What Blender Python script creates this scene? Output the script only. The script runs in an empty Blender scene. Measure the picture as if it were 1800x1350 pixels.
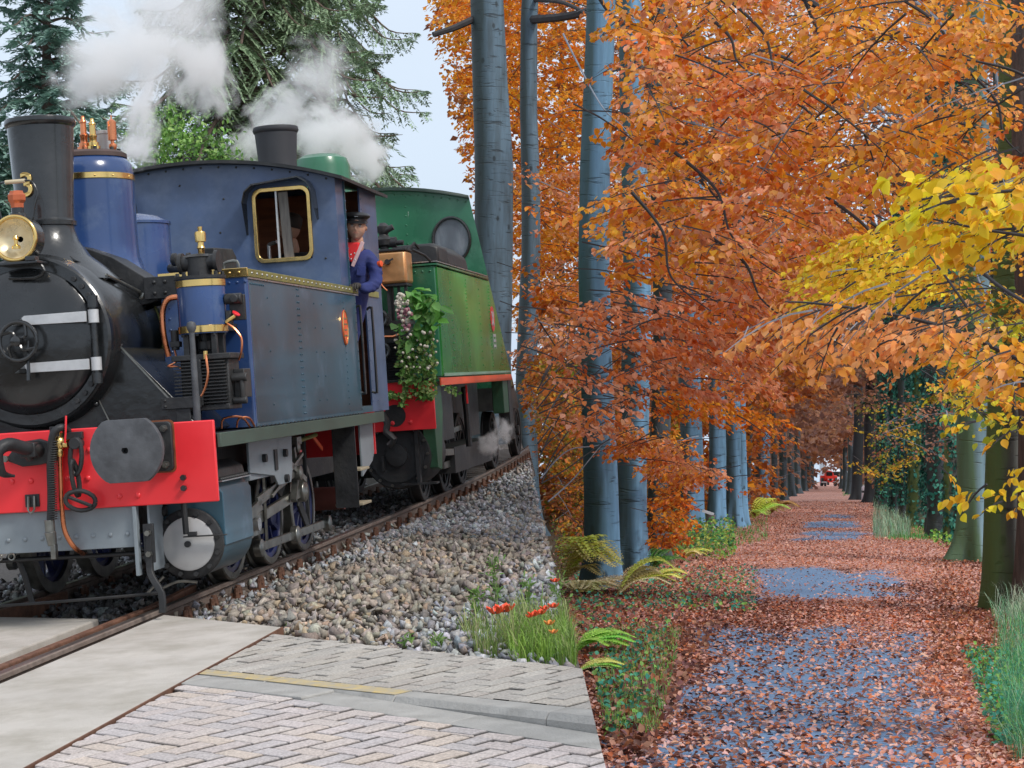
import bpy, bmesh, math, random
import numpy as np
from mathutils import Vector, Matrix, noise
random.seed(7); rng = np.random.default_rng(7)
S = bpy.context.scene; COL = S.collection
# ---------------------------------------------------------------- camera, sky, sun, exposure
F = 3200.0; CX = 900.0; CY = 625.0; EYE = 1.8
cd = bpy.data.cameras.new('camera'); cam = bpy.data.objects.new('camera', cd); COL.objects.link(cam)
cam.location = (0, 0, EYE); cam.rotation_euler = (math.pi/2, 0, 0)
cd.lens = 64.0; cd.sensor_width = 36.0; cd.shift_y = -50/1800; cd.clip_end = 3000; cd.clip_start = 0.1
S.camera = cam
W = bpy.data.worlds.new('World'); S.world = W; W.use_nodes = True
nt = W.node_tree; nt.nodes.clear()
SUN_EL, SUN_AZ = math.radians(48), math.radians(128)      # azimuth measured from +Y (view) towards +X
sky = nt.nodes.new('ShaderNodeTexSky'); sky.sky_type = 'NISHITA'; sky.sun_disc = False
sky.sun_elevation = SUN_EL; sky.sun_rotation = SUN_AZ; sky.air_density = 1.2; sky.dust_density = 2.0
tc = nt.nodes.new('ShaderNodeTexCoord'); sep = nt.nodes.new('ShaderNodeSeparateXYZ')
nt.links.new(tc.outputs['Generated'], sep.inputs[0])
rp = nt.nodes.new('ShaderNodeValToRGB'); rp.color_ramp.elements[0].position = 0.0; rp.color_ramp.elements[0].color = (6.6, 7.9, 9.6, 1)
rp.color_ramp.elements[1].position = .45; rp.color_ramp.elements[1].color = (7.8, 8.4, 9.3, 1)
nt.links.new(sep.outputs[2], rp.inputs[0])
nz = nt.nodes.new('ShaderNodeTexNoise'); nz.inputs['Scale'].default_value = 2.2; nz.inputs['Detail'].default_value = 5
mp = nt.nodes.new('ShaderNodeMapping'); mp.inputs['Scale'].default_value = (1, 1, 3)
nt.links.new(tc.outputs['Generated'], mp.inputs[0]); nt.links.new(mp.outputs[0], nz.inputs['Vector'])
mr = nt.nodes.new('ShaderNodeMapRange'); mr.inputs[3].default_value = .88; mr.inputs[4].default_value = 1.12
nt.links.new(nz.outputs[0], mr.inputs[0])
mc = nt.nodes.new('ShaderNodeVectorMath'); mc.operation = 'SCALE'
nt.links.new(rp.outputs[0], mc.inputs[0]); nt.links.new(mr.outputs[0], mc.inputs['Scale'])
mx = nt.nodes.new('ShaderNodeMixRGB'); mx.inputs[0].default_value = .86
nt.links.new(sky.outputs[0], mx.inputs[1]); nt.links.new(mc.outputs[0], mx.inputs[2])
bg = nt.nodes.new('ShaderNodeBackground'); bg.inputs[1].default_value = .074
ow = nt.nodes.new('ShaderNodeOutputWorld')
nt.links.new(mx.outputs[0], bg.inputs[0]); nt.links.new(bg.outputs[0], ow.inputs[0])
sl = bpy.data.lights.new('sun', 'SUN'); sl.energy = 1.5; sl.angle = math.radians(12); sl.color = (1, .95, .88)
so = bpy.data.objects.new('sun', sl); COL.objects.link(so)
sd = Vector((math.sin(SUN_AZ)*math.cos(SUN_EL), math.cos(SUN_AZ)*math.cos(SUN_EL), math.sin(SUN_EL)))
so.rotation_euler = sd.to_track_quat('Z', 'Y').to_euler(); so.location = (20, -20, 40)
S.view_settings.view_transform = 'Standard'; S.view_settings.look = 'None'
S.view_settings.gamma = 1; S.view_settings.use_curve_mapping = False; S.view_settings.exposure = 0.60
S.cycles.max_bounces = 12; S.cycles.transparent_max_bounces = 8; S.cycles.volume_bounces = 10; S.cycles.volume_max_steps = 80
# ---------------------------------------------------------------- frames
R3 = np.array([[0.98785777, 0.14058267, -0.06613276], [0.06718482, -0.00274543, 0.99773677], [-0.14008294, 0.99006514, 0.01215711]])
O3 = np.array([-3.24419118, -1.79899109, 12.2492179])
SW = np.array([[1, 0, 0], [0, 0, 1], [0, 1, 0]])           # camera (right, up, ahead) -> world (x, ahead, up)
A3 = SW @ R3; B3 = SW @ O3 + np.array([0, 0, EYE])
TM = Matrix([[A3[i][0], A3[i][1], A3[i][2], B3[i]] for i in range(3)] + [[0, 0, 0, 1]])   # railway frame
TMI = TM.inverted()
def atw(px, py, Y): return Vector(((px-CX)/F*Y, Y, EYE+(CY-py)/F*Y))
d1 = Vector(((741-CX)/F, 1, (CY-0)/F)); d2 = Vector(((1065-CX)/F, 1, (CY-1350)/F))
SN = d1.cross(d2).normalized()
if SN.x < 0: SN = -SN                                        # normal of the plane where the railway bank stops and the wood begins
SO = Vector((0, 0, EYE))
def bank_side(p): return SN.dot(Vector(p)-SO)                # < 0 railway, > 0 wood
def bank_np(P): return (P-np.array(SO)) @ np.array(SN)
def ground(x, y): return .30-.0672*y
# ---------------------------------------------------------------- materials
MT = {}
def M(name, col, rough=.6, metal=0., var=.12, scale=4., bump=0., bscale=40., coat=0., dirt=None, damt=.3, dscale=2.5, spec=.5, stretch=None):
    if name in MT: return MT[name]
    m = bpy.data.materials.new(name); m.use_nodes = True; n = m.node_tree.nodes; l = m.node_tree.links
    b = n['Principled BSDF']; b.inputs['Roughness'].default_value = rough; b.inputs['Metallic'].default_value = metal
    b.inputs['Coat Weight'].default_value = coat; b.inputs['Coat Roughness'].default_value = .12; b.inputs['Specular IOR Level'].default_value = spec
    t = n.new('ShaderNodeTexCoord'); src = t.outputs['Object']
    if stretch:
        mpp = n.new('ShaderNodeMapping'); mpp.inputs['Scale'].default_value = stretch; l.new(src, mpp.inputs[0]); src = mpp.outputs[0]
    nz = n.new('ShaderNodeTexNoise'); nz.inputs['Scale'].default_value = scale; nz.inputs['Detail'].default_value = 6; l.new(src, nz.inputs['Vector'])
    r = n.new('ShaderNodeValToRGB'); c = np.array(col)
    r.color_ramp.elements[0].position = .3; r.color_ramp.elements[0].color = (*np.clip(c*(1-var), 0, 1), 1)
    r.color_ramp.elements[1].position = .7; r.color_ramp.elements[1].color = (*np.clip(c*(1+var), 0, 1), 1)
    l.new(nz.outputs[0], r.inputs[0]); out = r.outputs[0]
    if dirt:
        n2 = n.new('ShaderNodeTexNoise'); n2.inputs['Scale'].default_value = dscale; n2.inputs['Detail'].default_value = 8; n2.inputs['Roughness'].default_value = .65; l.new(src, n2.inputs['Vector'])
        r2 = n.new('ShaderNodeMapRange'); r2.inputs[1].default_value = .62-damt*.35; r2.inputs[2].default_value = .8-damt*.2; r2.inputs[4].default_value = .85
        l.new(n2.outputs[0], r2.inputs[0]); x = n.new('ShaderNodeMixRGB'); x.inputs[2].default_value = (*dirt, 1)
        l.new(r2.outputs[0], x.inputs[0]); l.new(out, x.inputs[1]); out = x.outputs[0]
    l.new(out, b.inputs['Base Color'])
    rr = n.new('ShaderNodeMapRange'); rr.inputs[3].default_value = max(0, rough-.12); rr.inputs[4].default_value = min(1, rough+.12)
    l.new(nz.outputs[0], rr.inputs[0]); l.new(rr.outputs[0], b.inputs['Roughness'])
    if bump:
        n3 = n.new('ShaderNodeTexNoise'); n3.inputs['Scale'].default_value = bscale; n3.inputs['Detail'].default_value = 6; l.new(src, n3.inputs['Vector'])
        bp = n.new('ShaderNodeBump'); bp.inputs['Strength'].default_value = bump; bp.inputs['Distance'].default_value = .02
        l.new(n3.outputs[0], bp.inputs['Height']); l.new(bp.outputs[0], b.inputs['Normal'])
    MT[name] = m; return m
def MA(name, rough=.6, trans=0., spec=.3, bump=0., bscale=60., metal=0., speck=0.):          # colour comes from the piece's own colour attribute
    if name in MT: return MT[name]
    m = bpy.data.materials.new(name); m.use_nodes = True; n = m.node_tree.nodes; l = m.node_tree.links
    b = n['Principled BSDF']; b.inputs['Roughness'].default_value = rough; b.inputs['Specular IOR Level'].default_value = spec; b.inputs['Metallic'].default_value = metal
    a = n.new('ShaderNodeAttribute'); a.attribute_name = 'Col'; l.new(a.outputs['Color'], b.inputs['Base Color'])
    if speck:                                                   # aggregate grains in cast concrete and stone
        ts = n.new('ShaderNodeNewGeometry'); ns = n.new('ShaderNodeTexNoise'); ns.inputs['Scale'].default_value = 75; ns.inputs['Detail'].default_value = 4; l.new(ts.outputs['Position'], ns.inputs['Vector'])
        nb_ = n.new('ShaderNodeTexNoise'); nb_.inputs['Scale'].default_value = 3.5; nb_.inputs['Detail'].default_value = 5; l.new(ts.outputs['Position'], nb_.inputs['Vector'])
        ad = n.new('ShaderNodeMath'); ad.operation = 'MULTIPLY_ADD'; ad.inputs[1].default_value = .25; l.new(nb_.outputs[0], ad.inputs[0]); l.new(ns.outputs[0], ad.inputs[2])
        ms = n.new('ShaderNodeMapRange'); ms.inputs[1].default_value = .42; ms.inputs[2].default_value = .82; ms.inputs[3].default_value = 1-speck; ms.inputs[4].default_value = 1+speck; l.new(ad.outputs[0], ms.inputs[0])
        vs = n.new('ShaderNodeVectorMath'); vs.operation = 'SCALE'; l.new(a.outputs['Color'], vs.inputs[0]); l.new(ms.outputs[0], vs.inputs['Scale']); l.new(vs.outputs[0], b.inputs['Base Color'])
    if bump:
        t = n.new('ShaderNodeTexCoord'); n3 = n.new('ShaderNodeTexNoise'); n3.inputs['Scale'].default_value = bscale; n3.inputs['Detail'].default_value = 6; l.new(t.outputs['Object'], n3.inputs['Vector'])
        bp = n.new('ShaderNodeBump'); bp.inputs['Strength'].default_value = bump; bp.inputs['Distance'].default_value = .02
        l.new(n3.outputs[0], bp.inputs['Height']); l.new(bp.outputs[0], b.inputs['Normal'])
    if trans:
        tr = n.new('ShaderNodeBsdfTranslucent'); l.new(a.outputs['Color'], tr.inputs[0])
        mx = n.new('ShaderNodeMixShader'); mx.inputs[0].default_value = trans
        l.new(b.outputs[0], mx.inputs[1]); l.new(tr.outputs[0], mx.inputs[2]); l.new(mx.outputs[0], n['Material Output'].inputs[0])
    MT[name] = m; return m
BLUE = M('blue loco paint', (.028, .070, .21), .26, var=.25, scale=1.6, coat=.5, bump=.04, bscale=9, dirt=(.10, .15, .26), damt=.25)
BLUE2 = M('blue cab paint', (.062, .102, .205), .38, var=.3, scale=2.2, coat=.3, bump=.05, bscale=9, dirt=(.13, .175, .28), damt=.38)
BLUED = M('blue tank side paint', (.030, .085, .125), .33, var=.35, scale=1.3, coat=.25, spec=.4, bump=.05, bscale=5, dirt=(.10, .17, .24), damt=.2)
GREEN = M('green loco paint', (.03, .17, .09), .3, var=.25, scale=1.3, coat=.4, bump=.04, bscale=7, dirt=(.09, .28, .17), damt=.3)
GREENL = M('green tank side paint', (.035, .26, .05), .30, var=.3, scale=1.0, coat=.35, spec=.4, bump=.06, bscale=4, dirt=(.12, .42, .10), damt=.3)
OLIVE = M('olive footplate edge', (.06, .09, .07), .5, var=.2)
BLACK = M('black loco paint', (.016, .0175, .019), .27, var=.5, scale=3, coat=.5, bump=.16, bscale=16, dirt=(.038, .040, .043), damt=.25)
BLUEW = M('navy wheel paint', (.012, .02, .10), .4, var=.3, scale=6, dirt=(.03, .03, .035), damt=.4)
BLACKM = M('matt black iron', (.022, .023, .025), .5, var=.4, scale=6, bump=.2, bscale=30, dirt=(.06, .058, .055), damt=.3)
GREYB = M('grey worn buffer steel', (.10, .105, .115), .55, metal=.2, var=.3, scale=9, bump=.15, bscale=30, dirt=(.045, .045, .05), damt=.3)
RED = M('red buffer beam paint', (.90, .035, .045), .34, var=.05, coat=.3, bump=.03, bscale=30)
ORANGE = M('orange red edge paint', (.75, .10, .03), .45)
GREY = M('grey frame paint', (.24, .28, .31), .42, var=.12, scale=5, coat=.1, dirt=(.12, .13, .14), damt=.25)
BRASS = M('polished brass', (.80, .55, .20), .22, metal=1, var=.12, scale=12)
BRASSG = M('tarnished brass strip', (.36, .36, .12), .4, metal=.6, var=.2)
COPPER = M('copper pipe', (.75, .27, .13), .28, metal=1, var=.15, scale=14)
COPPERB = M('copper box', (.80, .42, .18), .38, metal=.75, var=.2, scale=7, dirt=(.78, .62, .42), damt=.35)
STEEL = M('bright steel', (.52, .52, .52), .3, metal=.85, var=.15, scale=15, bump=.03)
STEELD = M('oily steel rods', (.24, .24, .22), .32, metal=.8, var=.3, scale=12, dirt=(.06, .055, .05), damt=.3)
SILVER = M('silver painted cover', (.50, .50, .50), .45, metal=.2, var=.06, scale=10)
WHITEM = M('white painted strap', (.60, .61, .62), .4, metal=.3, var=.1, scale=14, bump=.05)
RUST = M('rusty rail steel', (.17, .085, .055), .7, metal=.2, var=.35, scale=16, bump=.3, bscale=60, dirt=(.27, .13, .08), damt=.4)
RAILS = M('dull rail side', (.21, .165, .14), .75, var=.2, scale=14, bump=.2, bscale=60, dirt=(.13, .09, .07), damt=.4)
RAILT = M('worn rail head', (.26, .22, .20), .35, metal=.7, var=.15, scale=30, stretch=(1, .05, 1))
WOOD = M('dark cab wood', (.24, .075, .028), .45, var=.35, scale=3, stretch=(1, 6, 6))
WOODG = M('weathered grey wood', (.17, .155, .145), .8, var=.3, scale=8, stretch=(6, 6, .6))
GLASS = M('dark glass', (.012, .014, .016), .06, var=.2, coat=.6)
CONC = M('light concrete slab', (.52, .485, .44), .85, var=.10, scale=1.6, bump=.2, bscale=90, dirt=(.36, .33, .28), damt=.62, dscale=2.6)
CONC2 = M('grey kerb concrete', (.37, .36, .34), .9, var=.12, scale=7, bump=.3, bscale=70, dirt=(.24, .23, .21), damt=.3)
JOINT = M('sandy joint filling', (.055, .048, .04), .95, var=.3, scale=18, bump=.4, dirt=(.08, .09, .04), damt=.3)
YEL = M('worn yellow paint', (.60, .44, .15), .8, var=.12, scale=9, dirt=(.36, .34, .30), damt=.95, dscale=14)
BALL = M('ballast bed', (.17, .15, .135), .95, var=.35, scale=30, bump=.8, bscale=60)
EARTH = M('dark earth bank', (.085, .065, .045), .95, var=.35, scale=5, bump=.5)
NAVY = M('navy work jacket cloth', (.028, .042, .17), .85, var=.2, scale=9, bump=.35, bscale=18)
DARKC = M('dark cloth', (.022, .022, .028), .9, var=.2, bump=.2, bscale=20)
SKIN = M('skin', (.58, .33, .23), .55, var=.08, scale=14)
SKIND = M('shaded stubble skin', (.46, .28, .21), .65, var=.15, scale=60)
LEATH = M('black cap leather', (.012, .012, .013), .35, var=.3)
CLOTHR = M('red scarf with white spots', (.75, .03, .035), .8)
IVORY = M('cream handle', (.66, .55, .36), .4)
LEAF = MA('autumn leaf', .45, .4, .3)
LEAFG = MA('green leaf', .5, .25, .3)
NEEDLE = MA('spruce needles', .6, .12, .2)
STONE = MA('broken stone', .85, 0, .3, .12, 50, speck=.3)
PAVER = MA('concrete paver', .9, 0, .3, .35, 110, speck=.26)
LITTER = MA('fallen leaf', .5, .12, .4)
# ---------------------------------------------------------------- mesh helpers
ALLMESH = []
def tag(o, label=None, cat=None, group=None, kind=None):
    if label: o['label'] = label
    if cat: o['category'] = cat
    if group: o['group'] = group
    if kind: o['kind'] = kind
    return o
def empty(name, mat4, label=None, cat=None, group=None):
    o = bpy.data.objects.new(name, None); COL.objects.link(o); o.matrix_world = mat4; o.empty_display_size = .1
    o['_m'] = 1; ROOT[o.name] = mat4.copy()
    return tag(o, label, cat, group)
ROOT = {}
def link(name, me, mat, parent=None, kind=None, label=None, bev=0, mw=None):
    o = bpy.data.objects.new(name, me); COL.objects.link(o)
    if mat is not None and not len(me.materials): me.materials.append(mat)
    if parent is not None: o.parent = parent
    if mw is not None: o.matrix_world = mw
    if kind: o['kind'] = kind
    if label: o['label'] = label
    if bev:
        b = o.modifiers.new('bevel', 'BEVEL'); b.width = bev; b.segments = 2; b.limit_method = 'ANGLE'; b.angle_limit = .7
    ALLMESH.append(o); return o
class MB:
    def __init__(s): s.v = []; s.f = []
    def add(s, vs, fs):
        k = len(s.v); s.v += [tuple(p) for p in vs]; s.f += [tuple(i+k for i in f) for f in fs]; return s
    def box(s, c, d, rot=None):
        vs = []
        for z in (-.5, .5):
            for y in (-.5, .5):
                for x in (-.5, .5):
                    p = Vector((x*d[0], y*d[1], z*d[2]))
                    if rot is not None: p = rot @ p
                    vs.append(p+Vector(c))
        return s.add(vs, [(0, 2, 3, 1), (4, 5, 7, 6), (0, 1, 5, 4), (2, 6, 7, 3), (0, 4, 6, 2), (1, 3, 7, 5)])
    def b2(s, x0, x1, y0, y1, z0, z1): return s.box(((x0+x1)/2, (y0+y1)/2, (z0+z1)/2), (abs(x1-x0), abs(y1-y0), abs(z1-z0)))
    def bar(s, p0, p1, w, h, up=(0, 0, 1)):
        p0 = Vector(p0); p1 = Vector(p1); d = p1-p0; L = d.length; d.normalize(); sx = d.cross(Vector(up))
        if sx.length < 1e-4: sx = Vector((1, 0, 0))
        sx.normalize(); uz = sx.cross(d); rot = Matrix((sx, d, uz)).transposed()
        return s.box((p0+p1)/2, (w, L, h), rot)
    def lathe(s, base, axis, prof, n=24, cap=True):
        a = Vector(axis).normalized(); u = a.orthogonal().normalized(); w = a.cross(u); b = Vector(base); vs = []; fs = []
        for r, h in prof:
            for i in range(n):
                t = 2*math.pi*i/n; vs.append(b+a*h+(u*math.cos(t)+w*math.sin(t))*r)
        for j in range(len(prof)-1):
            for i in range(n): fs.append((j*n+i, j*n+(i+1) % n, (j+1)*n+(i+1) % n, (j+1)*n+i))
        if cap:
            fs.append(tuple(range(n))[::-1]); fs.append(tuple((len(prof)-1)*n+i for i in range(n)))
        return s.add(vs, fs)
    def cyl(s, p0, p1, r0, r1=None, n=16):
        p0 = Vector(p0); p1 = Vector(p1); return s.lathe(p0, p1-p0, [(r0, 0), (r0 if r1 is None else r1, (p1-p0).length)], n)
    def tube(s, pts, r, n=8, rr=None):
        P = [Vector(p) for p in pts]; vs = []; fs = []; u = None
        for k, p in enumerate(P):
            d = (P[min(k+1, len(P)-1)]-P[max(k-1, 0)]).normalized()
            if u is None: u = d.orthogonal().normalized()
            u = (u-d*u.dot(d)).normalized(); w = d.cross(u); q = rr[k] if rr else r
            for i in range(n): t = 2*math.pi*i/n; vs.append(p+(u*math.cos(t)+w*math.sin(t))*q)
        for j in range(len(P)-1):
            for i in range(n): fs.append((j*n+i, j*n+(i+1) % n, (j+1)*n+(i+1) % n, (j+1)*n+i))
        fs.append(tuple(range(n))[::-1]); fs.append(tuple((len(P)-1)*n+i for i in range(n)))
        return s.add(vs, fs)
    def prism(s, poly, ax, a, b):
        n = len(poly)
        def P(q, h): return {'x': (h, q[0], q[1]), 'y': (q[0], h, q[1]), 'z': (q[0], q[1], h)}[ax]
        vs = [P(q, a) for q in poly]+[P(q, b) for q in poly]
        return s.add(vs, [tuple(range(n)), tuple(range(2*n-1, n-1, -1))]+[(i, (i+1) % n, n+(i+1) % n, n+i) for i in range(n)])
    def dome(s, p, nrm, r, h=.55):
        return s.lathe(p, nrm, [(r, 0), (r*.8, r*h*.6), (r*.35, r*h)], 6)
    def torus(s, c, axis, R, r, n=28, m=8):
        a = Vector(axis).normalized(); u = a.orthogonal().normalized(); w = a.cross(u); vs = []; fs = []
        for i in range(n):
            t = 2*math.pi*i/n; e = u*math.cos(t)+w*math.sin(t)
            for j in range(m):
                q = 2*math.pi*j/m; vs.append(Vector(c)+e*(R+r*math.cos(q))+a*r*math.sin(q))
        for i in range(n):
            for j in range(m): fs.append((i*m+j, ((i+1) % n)*m+j, ((i+1) % n)*m+(j+1) % m, i*m+(j+1) % m))
        return s.add(vs, fs)
    def build(s, name, mat, parent=None, bev=0, kind=None, label=None, smooth=40, mw=None):
        me = bpy.data.meshes.new(name); me.from_pydata(s.v, [], s.f)
        bm = bmesh.new(); bm.from_mesh(me); bmesh.ops.recalc_face_normals(bm, faces=bm.faces); bm.to_mesh(me); bm.free()
        if smooth:
            me.shade_smooth(); me.set_sharp_from_angle(angle=math.radians(smooth))
        return link(name, me, mat, parent, kind, label, bev, mw)
def arc(cx, cy, r, a0, a1, n): return [(cx+r*math.cos(math.radians(a0+(a1-a0)*i/n)), cy+r*math.sin(math.radians(a0+(a1-a0)*i/n))) for i in range(n+1)]
def bez(p, n=14):
    P = [Vector(q) for q in p]; out = []
    if len(P) == 2: return [P[0].lerp(P[1], i/n) for i in range(n+1)]
    for k in range(len(P)-1):                                  # Catmull-Rom
        a = P[max(k-1, 0)]; b = P[k]; c = P[k+1]; d = P[min(k+2, len(P)-1)]; m = max(2, n//(len(P)-1))
        for i in range(m+(k == len(P)-2)):
            t = i/m; out.append(.5*((2*b)+(c-a)*t+(2*a-5*b+4*c-d)*t*t+(3*b-a-3*c+d)*t**3))
    return out
def npmesh(name, V, Fq, mat, col=None, parent=None, kind=None, label=None, smooth=False, tri=False):
    """V (n,3), Fq (m,k) indices, col (n,3)"""
    me = bpy.data.meshes.new(name); k = Fq.shape[1]; m = len(Fq)
    me.vertices.add(len(V)); me.vertices.foreach_set('co', np.ascontiguousarray(V, dtype=np.float32).ravel())
    me.loops.add(m*k); me.loops.foreach_set('vertex_index', np.ascontiguousarray(Fq, dtype=np.int32).ravel())
    me.polygons.add(m); me.polygons.foreach_set('loop_start', np.arange(0, m*k, k, dtype=np.int32)); me.polygons.foreach_set('loop_total', np.full(m, k, dtype=np.int32))
    me.update(calc_edges=True)
    if col is not None:
        a = me.color_attributes.new('Col', 'FLOAT_COLOR', 'POINT'); a.data.foreach_set('color', np.concatenate([np.clip(col, 0, 1), np.ones((len(V), 1))], 1).astype(np.float32).ravel())
    if smooth: me.shade_smooth()
    o = link(name, me, mat, parent, kind, label); return o
def leafmesh(name, P, D, N, L, Wd, C, mat, parent=None, kind='stuff', label=None, fold=.25, off=None, simple=False, hi=False):
    """P base point, D direction, N normal, L length, Wd half width; a folded pointed oval"""
    D = D/np.linalg.norm(D, axis=1, keepdims=True); T = np.cross(D, N); T /= np.linalg.norm(T, axis=1, keepdims=True)+1e-9; N = np.cross(T, D)
    L = L[:, None]; Wd = Wd[:, None]; n = len(P); up = N*Wd*fold
    if off is not None: P = P-off
    if hi:
        ks = ((.0, .0), (.14, .58), (.34, .96), (.55, 1.), (.76, .70), (.92, .26), (1.04, .0)); cols_ = []
        for f_, w_ in ks: dr = -N*L*.22*f_*f_; cols_ += [P+D*L*f_+dr, P+D*L*f_+T*Wd*w_+up*w_+dr, P+D*L*f_-T*Wd*w_+up*w_+dr]
        V = np.stack(cols_, 1).reshape(-1, 3); fl_ = []
        for j in range(6): fl_ += [[3*j, 3*j+3, 3*j+4, 3*j+1], [3*j, 3*j+2, 3*j+5, 3*j+3]]
        Fq = (np.arange(n)[:, None, None]*21+np.array([fl_])).reshape(-1, 4)
        return npmesh(name, V, Fq, mat, np.repeat(C, 21, axis=0), parent, kind, label, smooth=True)
    if simple:
        V = np.stack([P, P+D*L*.45+T*Wd+up, P+D*L, P+D*L*.45-T*Wd+up], 1).reshape(-1, 3)
        Fq = np.arange(n)[:, None]*4+np.array([[0, 1, 2, 3]]); k = 4
    else:
        V = np.stack([P, P+D*L-N*L*.12, P+D*L*.28+T*Wd*.85+up, P+D*L*.68+T*Wd*.8+up, P+D*L*.28-T*Wd*.85+up, P+D*L*.68-T*Wd*.8+up], 1).reshape(-1, 3)
        Fq = (np.arange(n)[:, None, None]*6+np.array([[[0, 2, 3, 1], [0, 1, 5, 4]]])).reshape(-1, 4); k = 6
    return npmesh(name, V, Fq, mat, np.repeat(C, k, axis=0), parent, kind, label)
def rdir(n):
    v = rng.normal(size=(n, 3)); return v/np.linalg.norm(v, axis=1, keepdims=True)
def pick(pal, n, jit=.18):
    pal = np.array(pal); c = pal[rng.integers(0, len(pal), n)]; return c*(1+rng.uniform(-jit, jit, (n, 1)))*(1+rng.uniform(-.06, .06, (n, 3)))
def bpt(px, py, ax, val, Y0=0., Z0=0.):
    """point of the railway frame seen at this pixel on the plane ax=val"""
    o = TMI @ SO; q = TMI @ atw(px, py, 10.); d = q-o; t = (val-o[ax])/d[ax]; p = o+d*t
    return Vector((p.x, p.y-Y0, p.z-Z0))
# ================================================================ SETTING, railway side
def struct(o, label=None): o['kind'] = 'structure'; return tag(o, label)
p0 = bpt(1065, 1350, 2, -.17); p1 = bpt(921, 795, 2, -.17); dd = (p1-p0).normalized()
q0 = p0-dd*9; q1 = p0+dd*70
m = MB(); m.prism([(q0.x, q0.y), (q1.x, q1.y), (q1.x-4, q1.y+60), (-60, q1.y+60), (-60, q0.y-4), (q0.x-3, q0.y-4)], 'z', -.17, -8)
struct(m.build('railway_embankment', BALL, mw=TM, smooth=0))
# road across the line: direction along the kerb
ke = Vector((.814, -.581)); kn = Vector((.581, .814)); k0 = Vector((1.94, 0)); k0.y = (-.70-k0.x*kn.x)/kn.y
SLX = 1.94
slab = struct(MB().prism([(.86, -9), (SLX, -9), (SLX, -.70), (.86, .22)], 'z', -.015, -.3).build('concrete_crossing_slab', CONC, mw=TM, bev=.012, smooth=0))
slab2 = struct(MB().prism([(-.62, -9), (.40, -9), (.40, .22), (-.62, .66)], 'z', -.02, -.3).build('concrete_crossing_slab', CONC, mw=TM, bev=.012, smooth=0))
slab3 = struct(MB().prism([(-9, -9), (-.86, -9), (-.86, .8), (-9, 6)], 'z', -.02, -.3).build('concrete_crossing_slab', CONC, mw=TM, bev=.012, smooth=0))
struct(MB().b2(SLX+.004, SLX+.013, -9, -.72, -.3, -.012).build('steel_edge_strip', RUST, mw=TM, smooth=0))
# brick road and brick pavement, every paver an object of its own
def wav(s, n): return .012*math.sin(s*2.1+n*3)+.008*math.sin(s*5.3+n*1.7)
def quad_me(L, Wd, H, cols):
    out = []
    for c in cols:
        b = MB(); e = .006
        b.add([(-L/2, -Wd/2, -H), (L/2, -Wd/2, -H), (L/2, Wd/2, -H), (-L/2, Wd/2, -H), (-L/2, -Wd/2, -e), (L/2, -Wd/2, -e), (L/2, Wd/2, -e), (-L/2, Wd/2, -e),
               (-L/2+e, -Wd/2+e, 0), (L/2-e, -Wd/2+e, 0), (L/2-e, Wd/2-e, 0), (-L/2+e, Wd/2-e, 0)],
              [(0, 1, 5, 4), (1, 2, 6, 5), (2, 3, 7, 6), (3, 0, 4, 7), (4, 5, 9, 8), (5, 6, 10, 9), (6, 7, 11, 10), (7, 4, 8, 11), (8, 9, 10, 11)])
        me = bpy.data.meshes.new('brick'); me.from_pydata(b.v, [], b.f); me.materials.append(PAVER)
        a = me.color_attributes.new('Col', 'FLOAT_COLOR', 'POINT')
        for i in range(len(b.v)): a.data[i].color = (*c, 1) if i > 7 else (*[q*.30 for q in c], 1)   # soil-blackened joint faces
        out.append(me)
    return out
roadcols = [(.52, .46, .44), (.55, .49, .475), (.48, .44, .43), (.53, .47, .44), (.57, .51, .48), (.54, .47, .43), (.50, .46, .455), (.56, .48, .42)]
walkcols = [(.42, .395, .36), (.45, .42, .38), (.40, .375, .345), (.44, .405, .36), (.47, .44, .40), (.41, .375, .34)]
BR = quad_me(.2075, .0995, .08, roadcols); BT = quad_me(.2315, .1085, .08, walkcols)
def slope_sheet(name, n0, n1, dz, flat):
    vs = []; fs = []; ss_ = list(np.linspace(-6, 9, 31)); ns_ = list(np.linspace(n0, n1, 6)); k = len(ss_)
    for nn_ in ns_:
        for s_ in ss_: vs.append((s_*ke.x+nn_*kn.x, s_*ke.y+nn_*kn.y, (flat if flat is not None else rdz(s_*ke.x+nn_*kn.x))+dz))
    for j in range(5):
        for i in range(k-1): fs.append((j*k+i, j*k+i+1, (j+1)*k+i+1, (j+1)*k+i))
    me = bpy.data.meshes.new(name); me.from_pydata(vs, [], fs); bm = bmesh.new(); bm.from_mesh(me); bmesh.ops.recalc_face_normals(bm, faces=bm.faces)
    bmesh.ops.bisect_plane(bm, geom=bm.verts[:]+bm.edges[:]+bm.faces[:], plane_co=(SLX+.022, 0, 0), plane_no=(1, 0, 0), clear_inner=True)
    if flat is not None: bmesh.ops.bisect_plane(bm, geom=bm.verts[:]+bm.edges[:]+bm.faces[:], plane_co=(1.97, -.99, 0), plane_no=(.65, .76, 0), clear_outer=True)
    if sum(f.normal.z for f in bm.faces) < 0: bmesh.ops.reverse_faces(bm, faces=bm.faces)
    bm.to_mesh(me); bm.free(); return struct(link(name, me, JOINT, mw=TM))
def rdz(x): return -.019-.080*min(1, max(0, (x-2.5)/1.9))
road = slope_sheet('brick_road', -.72, -7, -.030, None)
walk = slope_sheet('pavement', 1.2, -.735, -.024, -.018)
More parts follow.
